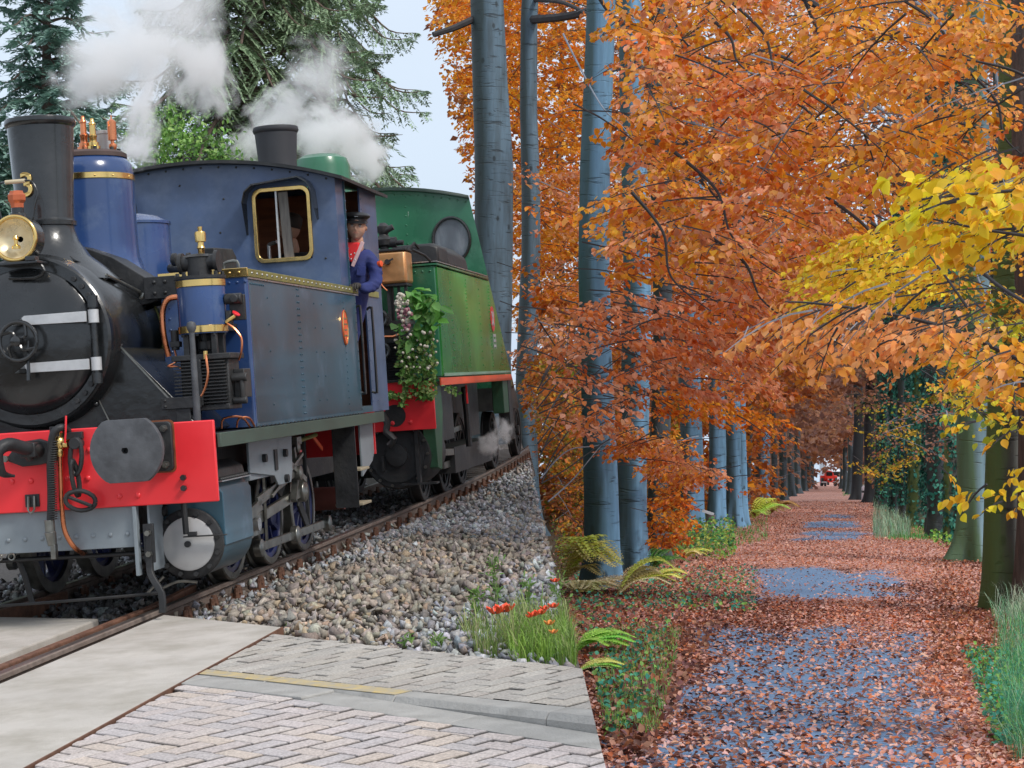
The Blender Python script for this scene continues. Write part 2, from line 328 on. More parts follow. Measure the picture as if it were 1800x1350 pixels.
def clipb(o, planes, ml):
    """trim a cut paver along straight edges given in the railway frame"""
    o.data = o.data.copy(); bm = bmesh.new(); bm.from_mesh(o.data); mi = ml.inverted()
    for co, no in planes:
        r = bmesh.ops.bisect_plane(bm, geom=bm.verts[:]+bm.edges[:]+bm.faces[:], plane_co=mi @ Vector(co), plane_no=(ml.to_3x3().transposed() @ Vector(no)).normalized(), clear_outer=True)
        ed = [e for e in r['geom_cut'] if isinstance(e, bmesh.types.BMEdge)]
        try: bmesh.ops.holes_fill(bm, edges=ed, sides=0)
        except Exception: pass
    bm.normal_update(); n = len(bm.faces); ar = sum(f.calc_area() for f in bm.faces if f.normal.z > .5); bm.to_mesh(o.data); bm.free(); return n > 3 and ar > .0012
def place_brick(me, par, x, y, z, rot, name='brick', extra=()):
    extra = list(extra)
    w = TM @ Vector((x, y, z))
    if bank_side(w) > .12 or x < SLX-.08: return
    o = bpy.data.objects.new(name, me); COL.objects.link(o); o.parent = par
    ML = Matrix.Translation((x, y, z)) @ Matrix.Rotation(rot, 4, 'Z') @ Matrix.Rotation(random.gauss(0, .006), 4, 'X') @ Matrix.Rotation(random.gauss(0, .006), 4, 'Y')
    o.matrix_local = ML; pl = []
    if x < SLX+.18: pl.append(((SLX+.024, 0, 0), (-1, 0, 0)))
    pl += extra
    if pl and not clipb(o, pl, ML): bpy.data.objects.remove(o); return
    ALLMESH.append(o)
def kn2(p, n): return (p[0]*ke.x+n*kn.x, p[0]*ke.y+n*kn.y)
an = math.atan2(ke.y, ke.x)
# road: herringbone
u0 = .108
for i in range(-46, 60):
    for j in range(-46, 46):
        if (i-j) % 4 == 0: cx, cy, r = (i+1)*u0, (j+.5)*u0, 0
        elif (i-j) % 4 == 3: cx, cy, r = (i+.5)*u0, (j+1)*u0, math.pi/2
        else: continue
        s = cx+4.2; n = cy-2.6
        if n > -1.075 or n < -3.3: continue
        ex = [((-1.173*kn.x, -1.173*kn.y, 0), (kn.x, kn.y, 0))] if n > -1.3 else ()
        x = s*ke.x+n*kn.x; y = s*ke.y+n*kn.y
        w = TM @ Vector((x, y, -.1))
        py = CY-(w.z-EYE)/w.y*F if w.y > 1 else 9999
        if py > 1470: continue
        place_brick(random.choice(BR), road, x, y, rdz(x)+random.gauss(0, .0012), an+r, extra=ex)
# a row along the gutter and the gutter, kerb stones
for k in range(40):
    s = .5+k*.216; n = -1.115; x, y = s*ke.x+n*kn.x, s*ke.y+n*kn.y
    place_brick(random.choice(BR), road, x, y, rdz(x)+.001, an)
kerb_y = []
ss = 2.55
for k in range(6):
    L = .98; sc = ss+L/2; x, y = sc*ke.x-.77*kn.x, sc*ke.y-.77*kn.y
    b = MB(); b.prism([(-.07, -.25), (.07, -.25), (.07, 0), (-.045, 0), (-.07, -.03)], 'x', -L/2+.003, L/2-.003)
    w = TM @ Vector((x, y, 0))
    if bank_side(w) < 1:
        o = b.build('kerb_stone', CONC2, walk, bev=.006, smooth=0)
        drop = -.020
        o.matrix_local = Matrix.Translation((x, y, drop)) @ Matrix.Rotation(an, 4, 'Z')
        if k < 2:
            o['label'] = 'kerb stone with worn yellow paint'; p = MB().b2(-L/2+.006, (L/2-.006), -.046, .066, .001, .003).build('yellow_paint', YEL, o, smooth=0)
    L2 = .98; b = MB().b2(-.49, .487, -.105, .105, -.2, 0)
    x, y = (sc-.4)*ke.x-.95*kn.x, (sc-.4)*ke.y-.95*kn.y
    o = b.build('gutter_slab', CONC2, road, bev=.008, smooth=0); o.matrix_local = Matrix.Translation((x, y, rdz(x)+.003)) @ Matrix.Rotation(an, 4, 'Z') @ Matrix.Rotation(.034 if 2.5 < x < 4.4 else 0, 4, 'Y')
    ss += L
# pavement: stretcher rows running away from the kerb
for r in range(-8, 40):
    for c in range(-1, 11):
        s = 1.3+r*.115; n = -.70+.12+c*.238+(r % 2)*.119
        x, y = s*ke.x+n*kn.x, s*ke.y+n*kn.y
        ytop = -1.0-(x-1.97)*.85
        if y > ytop+.12: continue
        s2 = s+wav(n, 0)*1.2
        x, y = s2*ke.x+n*kn.x, s2*ke.y+n*kn.y
        ex = [((-.697*kn.x, -.697*kn.y, 0), (-kn.x, -kn.y, 0))] if c < 1 else []
        if y > ytop-.25: ex = ex+[((1.97, -1.0+.0, 0), (.648, .762, 0))]
        place_brick(random.choice(BT), walk, x, y, -.018+random.gauss(0, .0022), an+math.pi/2, extra=ex)
for r in range(30):                                            # edging row along the kerb
    s = 2.0+r*.216; x, y = s*ke.x-.64*kn.x, s*ke.y-.64*kn.y
# ---- track
def railx(y, side): return side*.745-.0021*max(0, y-7)**2*(1 if y > 7 else 0)
ys = [-9, -5, -2, 0, 2, 4, 6, 8, 10, 12, 14, 16, 18, 20, 22, 24, 26, 28, 31]
def railmesh(side, off=0, ya=-9, yb=31):
    prof = [(-.055, -.16), (.055, -.16), (.055, -.148), (.012, -.125), (.012, -.045), (.036, -.03), (.036, -.006), (.028, 0), (-.028, 0), (-.036, -.006), (-.036, -.03), (-.012, -.045), (-.012, -.125), (-.055, -.148)]
    yy = [y for y in ys if ya <= y <= yb]; n = len(prof); vs = []; fs = []
    for y in yy:
        for a, z in prof: vs.append((railx(y, side)+off+a, y, z))
    for j in range(len(yy)-1):
        for i in range(n): fs.append((j*n+i, j*n+(i+1) % n, (j+1)*n+(i+1) % n, (j+1)*n+i))
    fs += [tuple(range(n)), tuple(range((len(yy)-1)*n, len(yy)*n))[::-1]]
    return MB().add(vs, fs)
track = empty('railway_track', TM); track['kind'] = 'structure'
for sd_ in (1, -1):
    r = railmesh(sd_).build('rail', RAILS, track, smooth=30)
    yy = [y for y in ys]; vs = []; fs = []
    for y in yy:
        for a, z in ((-.027, .001), (.027, .001), (.034, -.008), (-.034, -.008)): vs.append((railx(y, sd_)+a, y, z))
    for j in range(len(yy)-1):
        for i in range(4): fs.append((j*4+i, j*4+(i+1) % 4, (j+1)*4+(i+1) % 4, (j+1)*4+i))
    MB().add(vs, fs).build('worn_head', RAILT, r, smooth=0)
    MB().bar((sd_*.62, -9, -.075), (sd_*.62, .6, -.075), .055, .15).bar((sd_*.62, .6, -.075), (sd_*.52, 1.9, -.075), .055, .15).build('check_rail', RUST, track, bev=.008, smooth=0)
SLP = MB().box((0, 0, 0), (2.5, .24, .12))
sme = None; cme = None
for k in range(48):
    y = .75+k*.62
    if y > 29: break
    x = -.0021*max(0, y-7)**2
    o = (SLP.build('sleeper', WOODG, track, bev=.01, smooth=0) if sme is None else link('sleeper', sme, None, track)); sme = o.data
    o.location = (x, y, -.215)
    for sd_ in (1, -1):
        for q in (1, -1):
            if sd_ < 0 and q < 0: continue
            if cme is None:
                c = MB(); c.box((0, 0, .012), (.13, .16, .03)).cyl((0, -.045, .02), (0, -.045, .10), .02, n=8).cyl((0, .045, .02), (0, .045, .10), .02, n=8).box((-.02*1, 0, .045), (.06, .10, .035)).cyl((0, 0, .06), (0, 0, .12), .028, .022, 8)
                co = c.build('rail_clip', RUST, track, smooth=40); cme = co.data
            else: co = link('rail_clip', cme, None, track)
            co.location = (x+sd_*.745+q*.105, y, -.15)
            if q < 0: co.rotation_euler.z = math.pi
# ---- ballast stones
def stones(name, P, sz, C, label, mw=TM):
    """angular broken stones: a skewed block with knocked-off corners, every one different"""
    n = len(P); B = np.array([(x, y, z) for z in (-1, 1) for y in (-1, 1) for x in (-1, 1)], float); B = np.concatenate([B, [(0, 0, 1.25), (0, 0, -1.25)]])
    Fb = np.array([(0, 1, 5), (0, 5, 4), (1, 3, 7), (1, 7, 5), (3, 2, 6), (3, 6, 7), (2, 0, 4), (2, 4, 6), (4, 5, 8), (5, 7, 8), (7, 6, 8), (6, 4, 8), (1, 0, 9), (3, 1, 9), (2, 3, 9), (0, 2, 9)])
    q = rng.normal(size=(n, 3, 3)); Q, _ = np.linalg.qr(q)
    V = B[None]*(1+rng.uniform(-.7, .25, (n, 10, 1)))+rng.uniform(-.4, .4, (n, 10, 3))
    sc = rng.uniform(.38, 1.0, (n, 3)); sc[:, 2] *= .8; sc[:, 0] *= 1.15; V = V*sc[:, None]*sz[:, None, None]*.86; V = np.einsum('nij,nkj->nki', Q, V)+P[:, None]
    Fa = (Fb[None]+(np.arange(n)*10)[:, None, None]).reshape(-1, 3)
    o = npmesh(name, V.reshape(-1, 3), Fa, STONE, np.repeat(C, 10, 0), None, 'stuff', label); o.matrix_world = mw; return o
TMn = np.array(TM)
def okbank(P, marg=-.05):
    Wp = P @ TMn[:3, :3].T+TMn[:3, 3]; return bank_np(Wp) < marg
def hill(x, y):                                                # height of the stone pile beside the line
    h = -.10+.0*x
    h = h+.10*np.exp(-((x-1.9)/.75)**2-((y-1.2)/2.6)**2)+.05*np.exp(-((x-1.5)/.6)**2-((y-4)/3.)**2)
    h = np.where((x > .85) & (x < 1.25), np.minimum(h, -.16+.22*(x-.85)), h)
    h = np.where(np.abs(x+.1*0) < .7, -.11, h)
    edge = (y-(-1.0-(x-1.97)*.85)); h = h-.06*np.clip(1-edge/.35, 0, 1)
    return h
def field(n, x0, x1, y0, y1, s0, s1, jit=.05):
    x = rng.uniform(x0, x1, n); y = y0+(y1-y0)*rng.uniform(0, 1, n)**1.35
    xc = x-.0021*np.clip(y-7, 0, None)**2
    P = np.stack([xc, y, np.zeros(n)], 1); P[:, 2] = hill(x, y)+rng.uniform(-jit, jit*.5, n)
    d = x*kn.x+y*kn.y
    far = (y > (-1.0-(x-1.97)*.85)+.03) & ~((x < SLX+.03) & (x > .80) & (y < .26-(x-.86)*.84)) & (np.abs(np.abs(x)-.745) > .05)
    far &= ~((x < .82) & (x > -.9) & (y < .66-(x+.62)*.42))
    far &= ~((x <= -.8) & (y < 1.2-(x+.8)*.6))
    far &= okbank(P); P = P[far]
    return P, rng.uniform(s0, s1, len(P))
P, sz = field(34000, .80, 6.5, -4.5, 8, .021, .045, .06)
Pb, sb = field(16000, .85, 6.0, 6, 30, .028, .052, .06)
P = np.concatenate([P, Pb]); sz = np.concatenate([sz, sb])
nzv = np.array([noise.noise(Vector((p[0]*.9, p[1]*.55, 3.))) for p in P])
brown = (np.exp(-((P[:, 0]-1.9-.10*P[:, 1])/.85)**2)*np.exp(-((P[:, 1]-1.6)/4.5)**2)+.45*nzv+rng.normal(0, .16, len(P))) > .33
pb = pick([(.31, .265, .22), (.36, .315, .265), (.27, .235, .205), (.40, .35, .295), (.35, .29, .235), (.33, .30, .275), (.42, .32, .23), (.23, .20, .18), (.42, .37, .32)], len(P), .25)
pg = pick([(.36, .375, .40), (.29, .305, .33), (.44, .455, .475), (.24, .24, .25), (.39, .375, .35), (.32, .30, .28), (.50, .515, .53)], len(P), .25)
stones('gravel', P[brown], sz[brown]*1.08, pb[brown], 'heap of brown broken stones beside the rail')
stones('gravel', P[~brown], sz[~brown]*.88, pg[~brown], 'grey track ballast along the rail and under the grass')
P, sz = field(9000, -1.9, .72, 0, 16, .024, .045, .06)
stones('gravel', P, sz, pick([(.16, .155, .15), (.21, .215, .22), (.13, .12, .115), (.27, .28, .30), (.10, .095, .09)], len(P), .3), 'dark ballast between the rails')
# ================================================================ THE BLUE LOCOMOTIVE
def rivets(pts, nrm, r, parent, mat, name='rivets', h=.6):
    m = MB()
    for p in pts: m.dome(p, nrm, r, h)
    return m.build(name, mat, parent, kind='stuff', smooth=60)
def line(a, b, n): a = Vector(a); b = Vector(b); return [a.lerp(b, i/(n-1)) for i in range(n)]
def wheel(x, y, r, par, cmat, side=1, spokes=10, flange=True):
    w = MB(); s = side
    w.lathe((x+s*.02, y, r), (s, 0, 0), [(.085, -.06), (.10, 0), (.09, .075), (.055, .08)], 20)
    for k in range(spokes):
        a = 2*math.pi*k/spokes+.2; c, d = math.cos(a), math.sin(a)
        w.bar((x+s*.02, y+c*.07, r+d*.07), (x+s*.02, y+c*(r-.075), r+d*(r-.075)), .035, .045, up=(1, 0, 0))
    w.lathe((x, y, r), (s, 0, 0), [(r-.10, -.03), (r-.06, -.04), (r-.06, .055), (r-.10, .045), (r-.10, -.03)], 40, cap=False)
    a = random.uniform(0, 6)
    w.prism([(y+(r-.09)*math.cos(t), r+(r-.09)*math.sin(t)) for t in [a+i*.16 for i in range(9)]], 'x', x-.01, x+s*.04)
    o = w.build('wheel', cmat, par)
    MB().lathe((x, y, r), (s, 0, 0), [(r-.062, -.075), (r+.028, -.075), (r+.028, -.052), (r, -.04), (r-.004, .06), (r-.012, .068), (r-.062, .068), (r-.062, -.075)], 48, cap=False).build('tyre', STEELD if cmat is not BLACKM else BLACKM, o)
    return o
LB = empty('steam_locomotive', TM, 'blue tank engine with the number 3 on its black chimney and a red buffer beam', 'locomotive', 'steam locomotives coupled on the line')
MB().b2(-1.375, 1.375, -.035, 0, .745, 1.285).build('buffer_beam', RED, LB, bev=.008)
pb_ = [(57, 828), (147, 825), (322, 812), (417, 812), (423, 678), (568, 898), (654, 893)]
rivets([bpt(x/2.7, 540+y/2.7, 1, -.036) for x, y in pb_]+[(-.3-.33*i, -.036, .86+.12*(i % 2)) for i in range(3)], (0, -1, 0), .022, LB, RED, 'beam_rivets')
for x, y in ((873, 808), (875, 858)):
    p = bpt(x/2.7, 540+y/2.7, 1, -.036); MB().cyl(p, p+Vector((0, -.03, 0)), .02, n=6).build('bolt', BLACKM, LB)
for sx in (1, -1):
    bx = .93*sx; zc = 1.13; y0 = -.5
    b = empty('buffer', Matrix.Identity(4)); b.parent = LB; b.matrix_local = Matrix.Translation((bx, 0, zc)); del b['_m']
    pl = [(.243*math.cos(math.radians(a)), max(-.205, min(.2, .243*math.sin(math.radians(a))))) for a in range(0, 360, 8)]
    hd = MB(); vs = []; n = len(pl)
    rings = [(1, y0+.045), (1, y0+.012), (.985, y0), (.5, y0-.012), (.12, y0-.016), (.095, y0-.016), (.09, y0+.05)]
    for k, yy in rings: vs += [(q[0]*k, yy, q[1]*k) for q in pl]
    fs = [(j*n+i, j*n+(i+1) % n, (j+1)*n+(i+1) % n, (j+1)*n+i) for j in range(len(rings)-1) for i in range(n)]+[tuple(range(n))[::-1], tuple(len(vs)-n+i for i in range(n))]
    hd.add(vs, fs).build('buffer_head', GREYB, b, smooth=30)
    MB().lathe((0, y0+.04, 0), (0, 1, 0), [(.075, 0), (.08, .2), (.135, .21), (.14, .26), (.115, .28), (.125, .42), (.15, .43)], 24).build('buffer_shank', BLACKM, b)
    MB().prism(arc(.13, .13, .035, 0, 90, 4)+arc(-.13, .13, .035, 90, 180, 4)+arc(-.13, -.13, .035, 180, 270, 4)+arc(.13, -.13, .035, 270, 360, 4), 'y', -.075, -.037).build('base_plate', BLACKM, b, bev=.006)
    MB().prism(arc(.14, .14, .035, 0, 90, 4)+arc(-.14, .14, .035, 90, 180, 4)+arc(-.14, -.14, .035, 180, 270, 4)+arc(.14, -.14, .035, 270, 360, 4), 'y', -.045, -.0355).build('gasket', WOOD, b)
    for qx in (-.12, .12):
        for qz in (-.12, .12): MB().cyl((qx, -.075, qz), (qx, -.11, qz), .024, n=6).cyl((qx, -.105, qz), (qx, -.125, qz), .014, n=8).build('bolt', STEELD, b)
# draw hook
hx = bpt(35, 800, 1, -.10)
h = MB(); h.prism([(hx.x-.12, hx.z-.03), (hx.x-.02, hx.z+.085), (hx.x+.13, hx.z+.10), (hx.x+.26, hx.z+.05), (hx.x+.26, hx.z-.05), (hx.x+.12, hx.z-.075), (hx.x+.0, hx.z-.08)], 'y', -.075, -.036)
hk = h.build('draw_hook', BLACKM, LB, bev=.01)
MB().tube(bez([(hx.x+.12, -.06, hx.z+.02), (hx.x+.07, -.2, hx.z+.05), (hx.x+.02, -.33, hx.z+.08), (hx.x-.03, -.40, hx.z+.03), (hx.x-.02, -.36, hx.z-.10), (hx.x+.03, -.28, hx.z-.13)], 20), .04, 10, rr=[.05, .05, .048, .046, .045, .045, .045, .045, .045, .046, .046, .046, .045, .044, .04, .036, .03, .022, .016, .01, .01][:21]).build('hook', BLACKM, hk)
MB().box((hx.x+.08, -.12, hx.z+.03), (.11, .10, .10)).cyl((hx.x+.08, -.12, hx.z-.03), (hx.x+.08, -.16, hx.z+.02), .03, n=10).build('hook_block', BLACKM, hk, bev=.01)
MB().cyl((hx.x-.11, -.075, hx.z-.02), (hx.x-.11, -.1, hx.z-.02), .024, n=6).build('bolt', STEELD, hk)
# brake hose, tap and copper pipe
ha = bpt(95, 755, 1, -.13); hb = bpt(88, 930, 1, -.13)
o = MB().tube(bez([(ha.x+.06, -.04, ha.z-.02), (ha.x+.05, -.12, ha.z+.01), (ha.x+.0, -.15, ha.z-.03), (ha.x-.035, -.14, ha.z-.2), (ha.x-.05, -.13, ha.z-.45), (hb.x+.0, -.13, hb.z)], 26), .026, 12).build('brake_hose', BLACKM, LB)
m_ = MB()
for k in range(34):
    z = ha.z-.08-k*(ha.z-.1-hb.z)/36; f_ = k/34; m_.torus((ha.x-.02*min(1, f_*3)-.028*f_*(1 if f_ < .8 else .9), -.142+.01*f_, z), (0, 0, 1), .026, .004, 12, 5)
m_.build('hose_ribs', BLACKM, o, kind='stuff')
MB().cyl((hb.x, -.13, hb.z+.06), (hb.x, -.13, hb.z-.02), .034, n=12).cyl((hb.x, -.13, hb.z-.02), (hb.x+.01, -.13, hb.z-.11), .04, .03, 12).box((hb.x+.02, -.13, hb.z-.15), (.035, .05, .10)).build('hose_coupling', STEELD, o, bev=.004)
MB().cyl((ha.x, -.12, ha.z+.02), (ha.x, -.12, ha.z-.05), .034, n=12).box((ha.x+.10, -.06, ha.z-.05), (.14, .04, .05)).build('hose_elbow', BLACKM, o, bev=.004)
ta = bpt(105, 787, 1, -.10)
o = MB().tube(bez([ta+Vector((0, 0, -.04)), bpt(108, 870, 1, -.1), bpt(112, 925, 1, -.09), bpt(122, 950, 1, -.07), bpt(135, 966, 1, -.02), bpt(150, 975, 1, .2)], 24), .017, 10).build('copper_pipe', COPPER, LB)
MB().lathe(ta+Vector((0, 0, -.06)), (0, 0, 1), [(.022, 0), (.03, .02), (.025, .05), (.04, .07), (.04, .11), (.025, .13), (.03, .16)], 12).cyl(ta+Vector((-.05, 0, .02)), ta+Vector((.06, 0, .02)), .026, n=10).build('brass_tap', BRASS, o)
MB().tube([ta+Vector((.05, -.03, .03)), ta+Vector((.062, -.035, .10)), ta+Vector((.07, -.03, .21))], .007, 6).build('tap_lever', RED, o)
# coupling chain
cc = bpt(135, 795, 1, -.09)
o = MB().cyl(cc+Vector((0, .05, .06)), cc+Vector((0, -.04, .06)), .04, n=12).build('coupling_chain', BLACKM, LB, bev=.004)
def linkm(c, w, h, r, tilt=0, yaw=0):
    P = [Vector((w*math.cos(t)*(1 if abs(math.sin(t)) < .7 else .9), 0, h*math.sin(t))) for t in [2*math.pi*i/18 for i in range(19)]]
    R_ = Matrix.Rotation(yaw, 3, 'Z') @ Matrix.Rotation(tilt, 3, 'Y'); return MB().tube([Vector(c)+R_ @ p for p in P], r, 8)
linkm(cc+Vector((0, -.02, -.03)), .04, .12, .017, .1).build('chain_link', BLACKM, o)
linkm(cc+Vector((-.01, -.03, -.17)), .03, .12, .017, -.15, 1.2).build('chain_link', BLACKM, o)
linkm(cc+Vector((.02, -.04, -.32)), .10, .065, .016, .2, .2).build('chain_link', BLACKM, o)
MB().tube([cc+Vector((-.06, -.05, -.29)), cc+Vector((.10, -.05, -.36))], .014, 6).build('chain_link', BLACKM, o)
u = bpt(57, 880, 1, -.04)
o = MB().box(u, (.10, .012, .085)).build('lamp_bracket', BLACKM, LB, bev=.003)
MB().tube([u+Vector((-.02, -.015, .03)), u+Vector((-.022, -.03, -.06)), u+Vector((0, -.035, -.085)), u+Vector((.022, -.03, -.06)), u+Vector((.02, -.015, .03))], .008, 6).build('ring', STEELD, o)
# grey stretcher under the beam, guard irons, under-frame rods
fp = MB().b2(-.78, .78, .01, .035, .47, .744).build('front_frame_plate', GREY, LB, bev=.004)
for k in range(13):
    MB().dome((-.72+.12*k, .009, .56), (0, -1, 0), .018, .6).build('rivet', GREY, fp, smooth=60)
for sx in (1, -1):
    MB().b2(sx*.775, sx*.80, -.03, .03, .28, .744).b2(sx*.86, sx*.875, .02, .3, .3, .744).build('frame_end', GREY, LB, bev=.003)
    g = MB().tube(bez([(sx*.87, .02, .60), (sx*.86, .01, .34), (sx*.88, -.01, .26), (sx*.945, -.04, .16), (sx*.95, -.05, .03)], 14), .03, 4).build('guard_iron', BLACKM, LB, bev=.004)
    MB().b2(sx*.83, sx*.90, .0, .03, .36, .62).build('guard_plate', BLACKM, g, bev=.003)
    for z in (.42, .56): MB().cyl((sx*.87, -.0, z), (sx*.87, -.04, z), .02, n=6).build('bolt', STEELD, g)
MB().cyl((-1.0, .15, .415), (.80, .15, .415), .016).build('brake_rod', BLACKM, LB)
MB().tube(bez([(-1.1, .05, .16), (-.6, .03, .12), (.2, .03, .13), (.90, .05, .15)], 12), .011, 6).build('rail_washing_pipe', BLACKM, LB)
for x in (-.55, -.15): MB().tube([(x, .2, .44), (x+.04, .22, .3), (x+.07, .25, .1)], .022, 6).build('brake_hanger', BLACKM, LB)
MB().torus((-.1, .0, .45), (0, 1, 0), .022, .006, 12, 5).build('ring', STEELD, fp); MB().torus((-.19, .0, .45), (0, 1, 0), .022, .006, 12, 5).build('ring', STEELD, fp)
# frames and running plate
for sx in (1, -1): MB().b2(sx*.60, sx*.63, .3, 5.3, .52, 1.14).build('main_frame', BLACKM, LB)
MB().b2(-.6, .6, .35, 5.2, .62, .95).build('ash_pan', BLACKM, LB)
MB().b2(-1.36, 1.36, .004, 5.16, 1.16, 1.19).build('running_plate', BLACKM, LB, bev=.004)
for sx in (1, -1):
    MB().b2(sx*1.38, sx*1.405, .004, 5.17, 1.10, 1.195).build('footplate_edge', OLIVE, LB, bev=.004)
    rivets([(sx*1.385, .9+i*.11, 1.20) for i in range(32)], (0, 0, 1), .013, LB, BLACKM)
MB().b2(-1.36, 1.36, .003, .02, 1.10, 1.158).build('front_angle', BLACKM, LB)
# smokebox
SB = MB().lathe((0, .27, 1.9), (0, 1, 0), [(.52, 0), (.575, 0), (.592, .015), (.595, .10), (.612, .13), (.612, 1.0), (.60, 1.02)], 64).build('smokebox', BLACK, LB)
MB().torus((0, 1.32, 1.9), (0, 1, 0), .603, .013, 64, 8).build('brass_ring', BRASSG, SB)
BO = MB().lathe((0, 1.29, 1.9), (0, 1, 0), [(.60, 0), (.60, .12), (.565, .15), (.565, 2.75)], 48).build('boiler', BLACK, LB)
DR = MB().lathe((0, .265, 1.9), (0, -1, 0), [(.505, -.03), (.505, .0), (.49, .018), (.42, .04), (.30, .06), (.15, .073), (.02, .076)], 64).build('smokebox_door', BLACK, LB)
for z in (2.04, 1.715):
    MB().prism([(-.33+.30, z-.03)]+arc(-.0+.02, z, .03, 270, 90, 6)[0:0]+[(.02, z-.034), (.0, z-.02), (.0, z+.02), (.02, z+.034), (.46, z+.036), (.46, z-.036)][0:], 'y', .175, .195).build('hinge_strap', WHITEM, DR, bev=.004)
    MB().cyl((.50, .215, z-.045), (.50, .215, z+.045), .036, n=16).build('hinge_knuckle', WHITEM, DR)
MB().cyl((.50, .215, 1.60), (.50, .215, 2.16), .022, n=12).cyl((.50, .215, 2.10), (.50, .215, 2.18), .036, n=12).cyl((.50, .215, 1.58), (.50, .215, 1.65), .036, n=12).build('hinge_pin', BLACK, DR)
for a0, a1 in ((32, 48), (-36, -52)):
    for k in range(3 if a0 > 0 else 3):
        t = math.radians(a0+(a1-a0)*k/2); MB().cyl((.545*math.cos(t), .27, 1.9+.545*math.sin(t)), (.545*math.cos(t), .235, 1.9+.545*math.sin(t)), .02, n=6).build('bolt', BLACKM, SB, bev=.003)
    MB().prism([(.51*math.cos(math.radians(a)), 1.9+.51*math.sin(math.radians(a))) for a in np.linspace(a0-5*np.sign(a0), a1+5*np.sign(a1), 8)]+[(.58*math.cos(math.radians(a)), 1.9+.58*math.sin(math.radians(a))) for a in np.linspace(a1+5*np.sign(a1), a0-5*np.sign(a0), 8)], 'y', .25, .269).build('hinge_bracket', BLACK, SB)
# hand wheel
hw = MB().torus((-.0, .10, 1.9), (0, 1, 0), .132, .015, 36, 8).lathe((0, .19, 1.9), (0, -1, 0), [(.02, 0), (.02, .1), (.035, .1), (.035, .14), (.018, .15)], 14)
for k in range(4):
    a = k*math.pi/2+.5; hw.tube(bez([(.03*math.cos(a), .09, 1.9+.03*math.sin(a)), (.075*math.cos(a+.05), .085, 1.9+.075*math.sin(a+.05)), (.13*math.cos(a+.65), .10, 1.9+.13*math.sin(a+.65))], 8), .012, 6)
hw.build('door_handwheel', BLACK, DR)
MB().tube([(.05, .15, 1.9), (.05, .13, 1.78), (.05, .12, 1.63)], .012, 8, rr=[.009, .011, .016]).build('door_lever', BLACK, DR)
# saddle plates
SA = MB().prism([(-1.05, 1.195), (-.60, 1.80), (.605, 1.80), (1.10, 1.27), (1.10, 1.195)], 'y', .42, 1.25).build('smokebox_saddle', BLACK, LB, bev=.006)
MB().prism([(.60, 1.83), (.70, 1.72), (1.16, 1.22), (1.10, 1.22)], 'y', .44, 1.30).build('saddle_cover', BLACK, SA, bev=.004)
MB().bar((.60, .415, 1.83), (1.0, .415, 1.36), .006, .012).build('beading', STEELD, SA)
MB().bar((.42, .414, 1.48), (.54, .414, 1.2), .006, .008).build('beading', STEELD, SA)
for p in ((.40, .41, 1.44), (.47, .41, 1.31), (.62, .41, 1.2)): MB().dome(p, (0, -1, 0), .022, .7).build('rivet', BLACK, SA, smooth=60)
MB().b2(.88, 1.16, .38, .41, 1.37, 1.45).b2(.98, 1.08, .395, .415, 1.2, 1.38).build('lamp_iron', BLACKM, LB, bev=.004)
for p in ((.91, .38, 1.39), (.91, .38, 1.43), (1.13, .38, 1.39), (1.13, .38, 1.43)): MB().dome(p, (0, -1, 0), .012, .8).build('rivet', BLACKM, SA, smooth=60)
rivets([(.605+.05*i, .44+0*i, 1.835-.02*i) for i in range(1)]+[(.606, .5+.12*i, 1.80) for i in range(6)], (1, 0, .4), .015, LB, BLACK)
# chimney
CHY = .72
CH = MB().lathe((0, CHY, 2.42), (0, 0, 1), [(.50, -.10), (.40, .0), (.30, .08), (.225, .19), (.20, .27), (.197, .30), (.213, .305), (.216, .335), (.20, .345), (.197, .36), (.232, 1.01), (.245, 1.02), (.252, 1.045), (.245, 1.07), (.226, 1.075), (.21, 1.05), (.20, .7), (.16, .5)], 56, cap=False).build('chimney', BLACK, LB)
MB().prism(arc(0, 0, .40, 0, 360, 24)[:-1], 'z', .0, .012).build('base_flange', BLACK, CH).location = (0, CHY, 2.36)
fc = bpy.data.curves.new('digit', 'FONT'); fc.body = '3'; fc.size = .24; fc.extrude = .006; fc.bevel_depth = .003; fc.align_x = 'CENTER'
to = bpy.data.objects.new('digit_tmp', fc); COL.objects.link(to)
dg = bpy.context.evaluated_depsgraph_get(); dg.update(); me = bpy.data.meshes.new_from_object(to.evaluated_get(dg)); bpy.data.objects.remove(to); bpy.data.curves.remove(fc)
for v in me.vertices:
    # wrap the number round the barrel
    x, y, z = v.co; a = x/.216-.18; r = .219+z; v.co = (r*math.sin(a), -r*math.cos(a), y*1.0)
me.materials.clear(); o = link('number_plate', me, BRASS, CH); o.location = (0, CHY, 2.93)
o = MB().lathe((.30, .55, 2.33), (0, 0, 1), [(.03, 0), (.03, .03)], 8).build('step_plate', BLACK, SB)
MB().bar((.26, .50, 2.47), (.44, .9, 2.34), .10, .014, up=(.5, 0, .86)).build('cover_plate', BLACK, SB, bev=.004)
MB().tube([(.43, .62, 2.31), (.47, .60, 2.34), (.56, 1.0, 2.23), (.55, 1.05, 2.17)], .013, 8).build('hand_rail', STEELD, SB)
for p in ((.43, .62, 2.31), (.555, 1.03, 2.18)): MB().lathe(p, (.6, 0, .8), [(.02, 0), (.026, .03), (.015, .05)], 10).build('rail_knob', STEELD, SB)
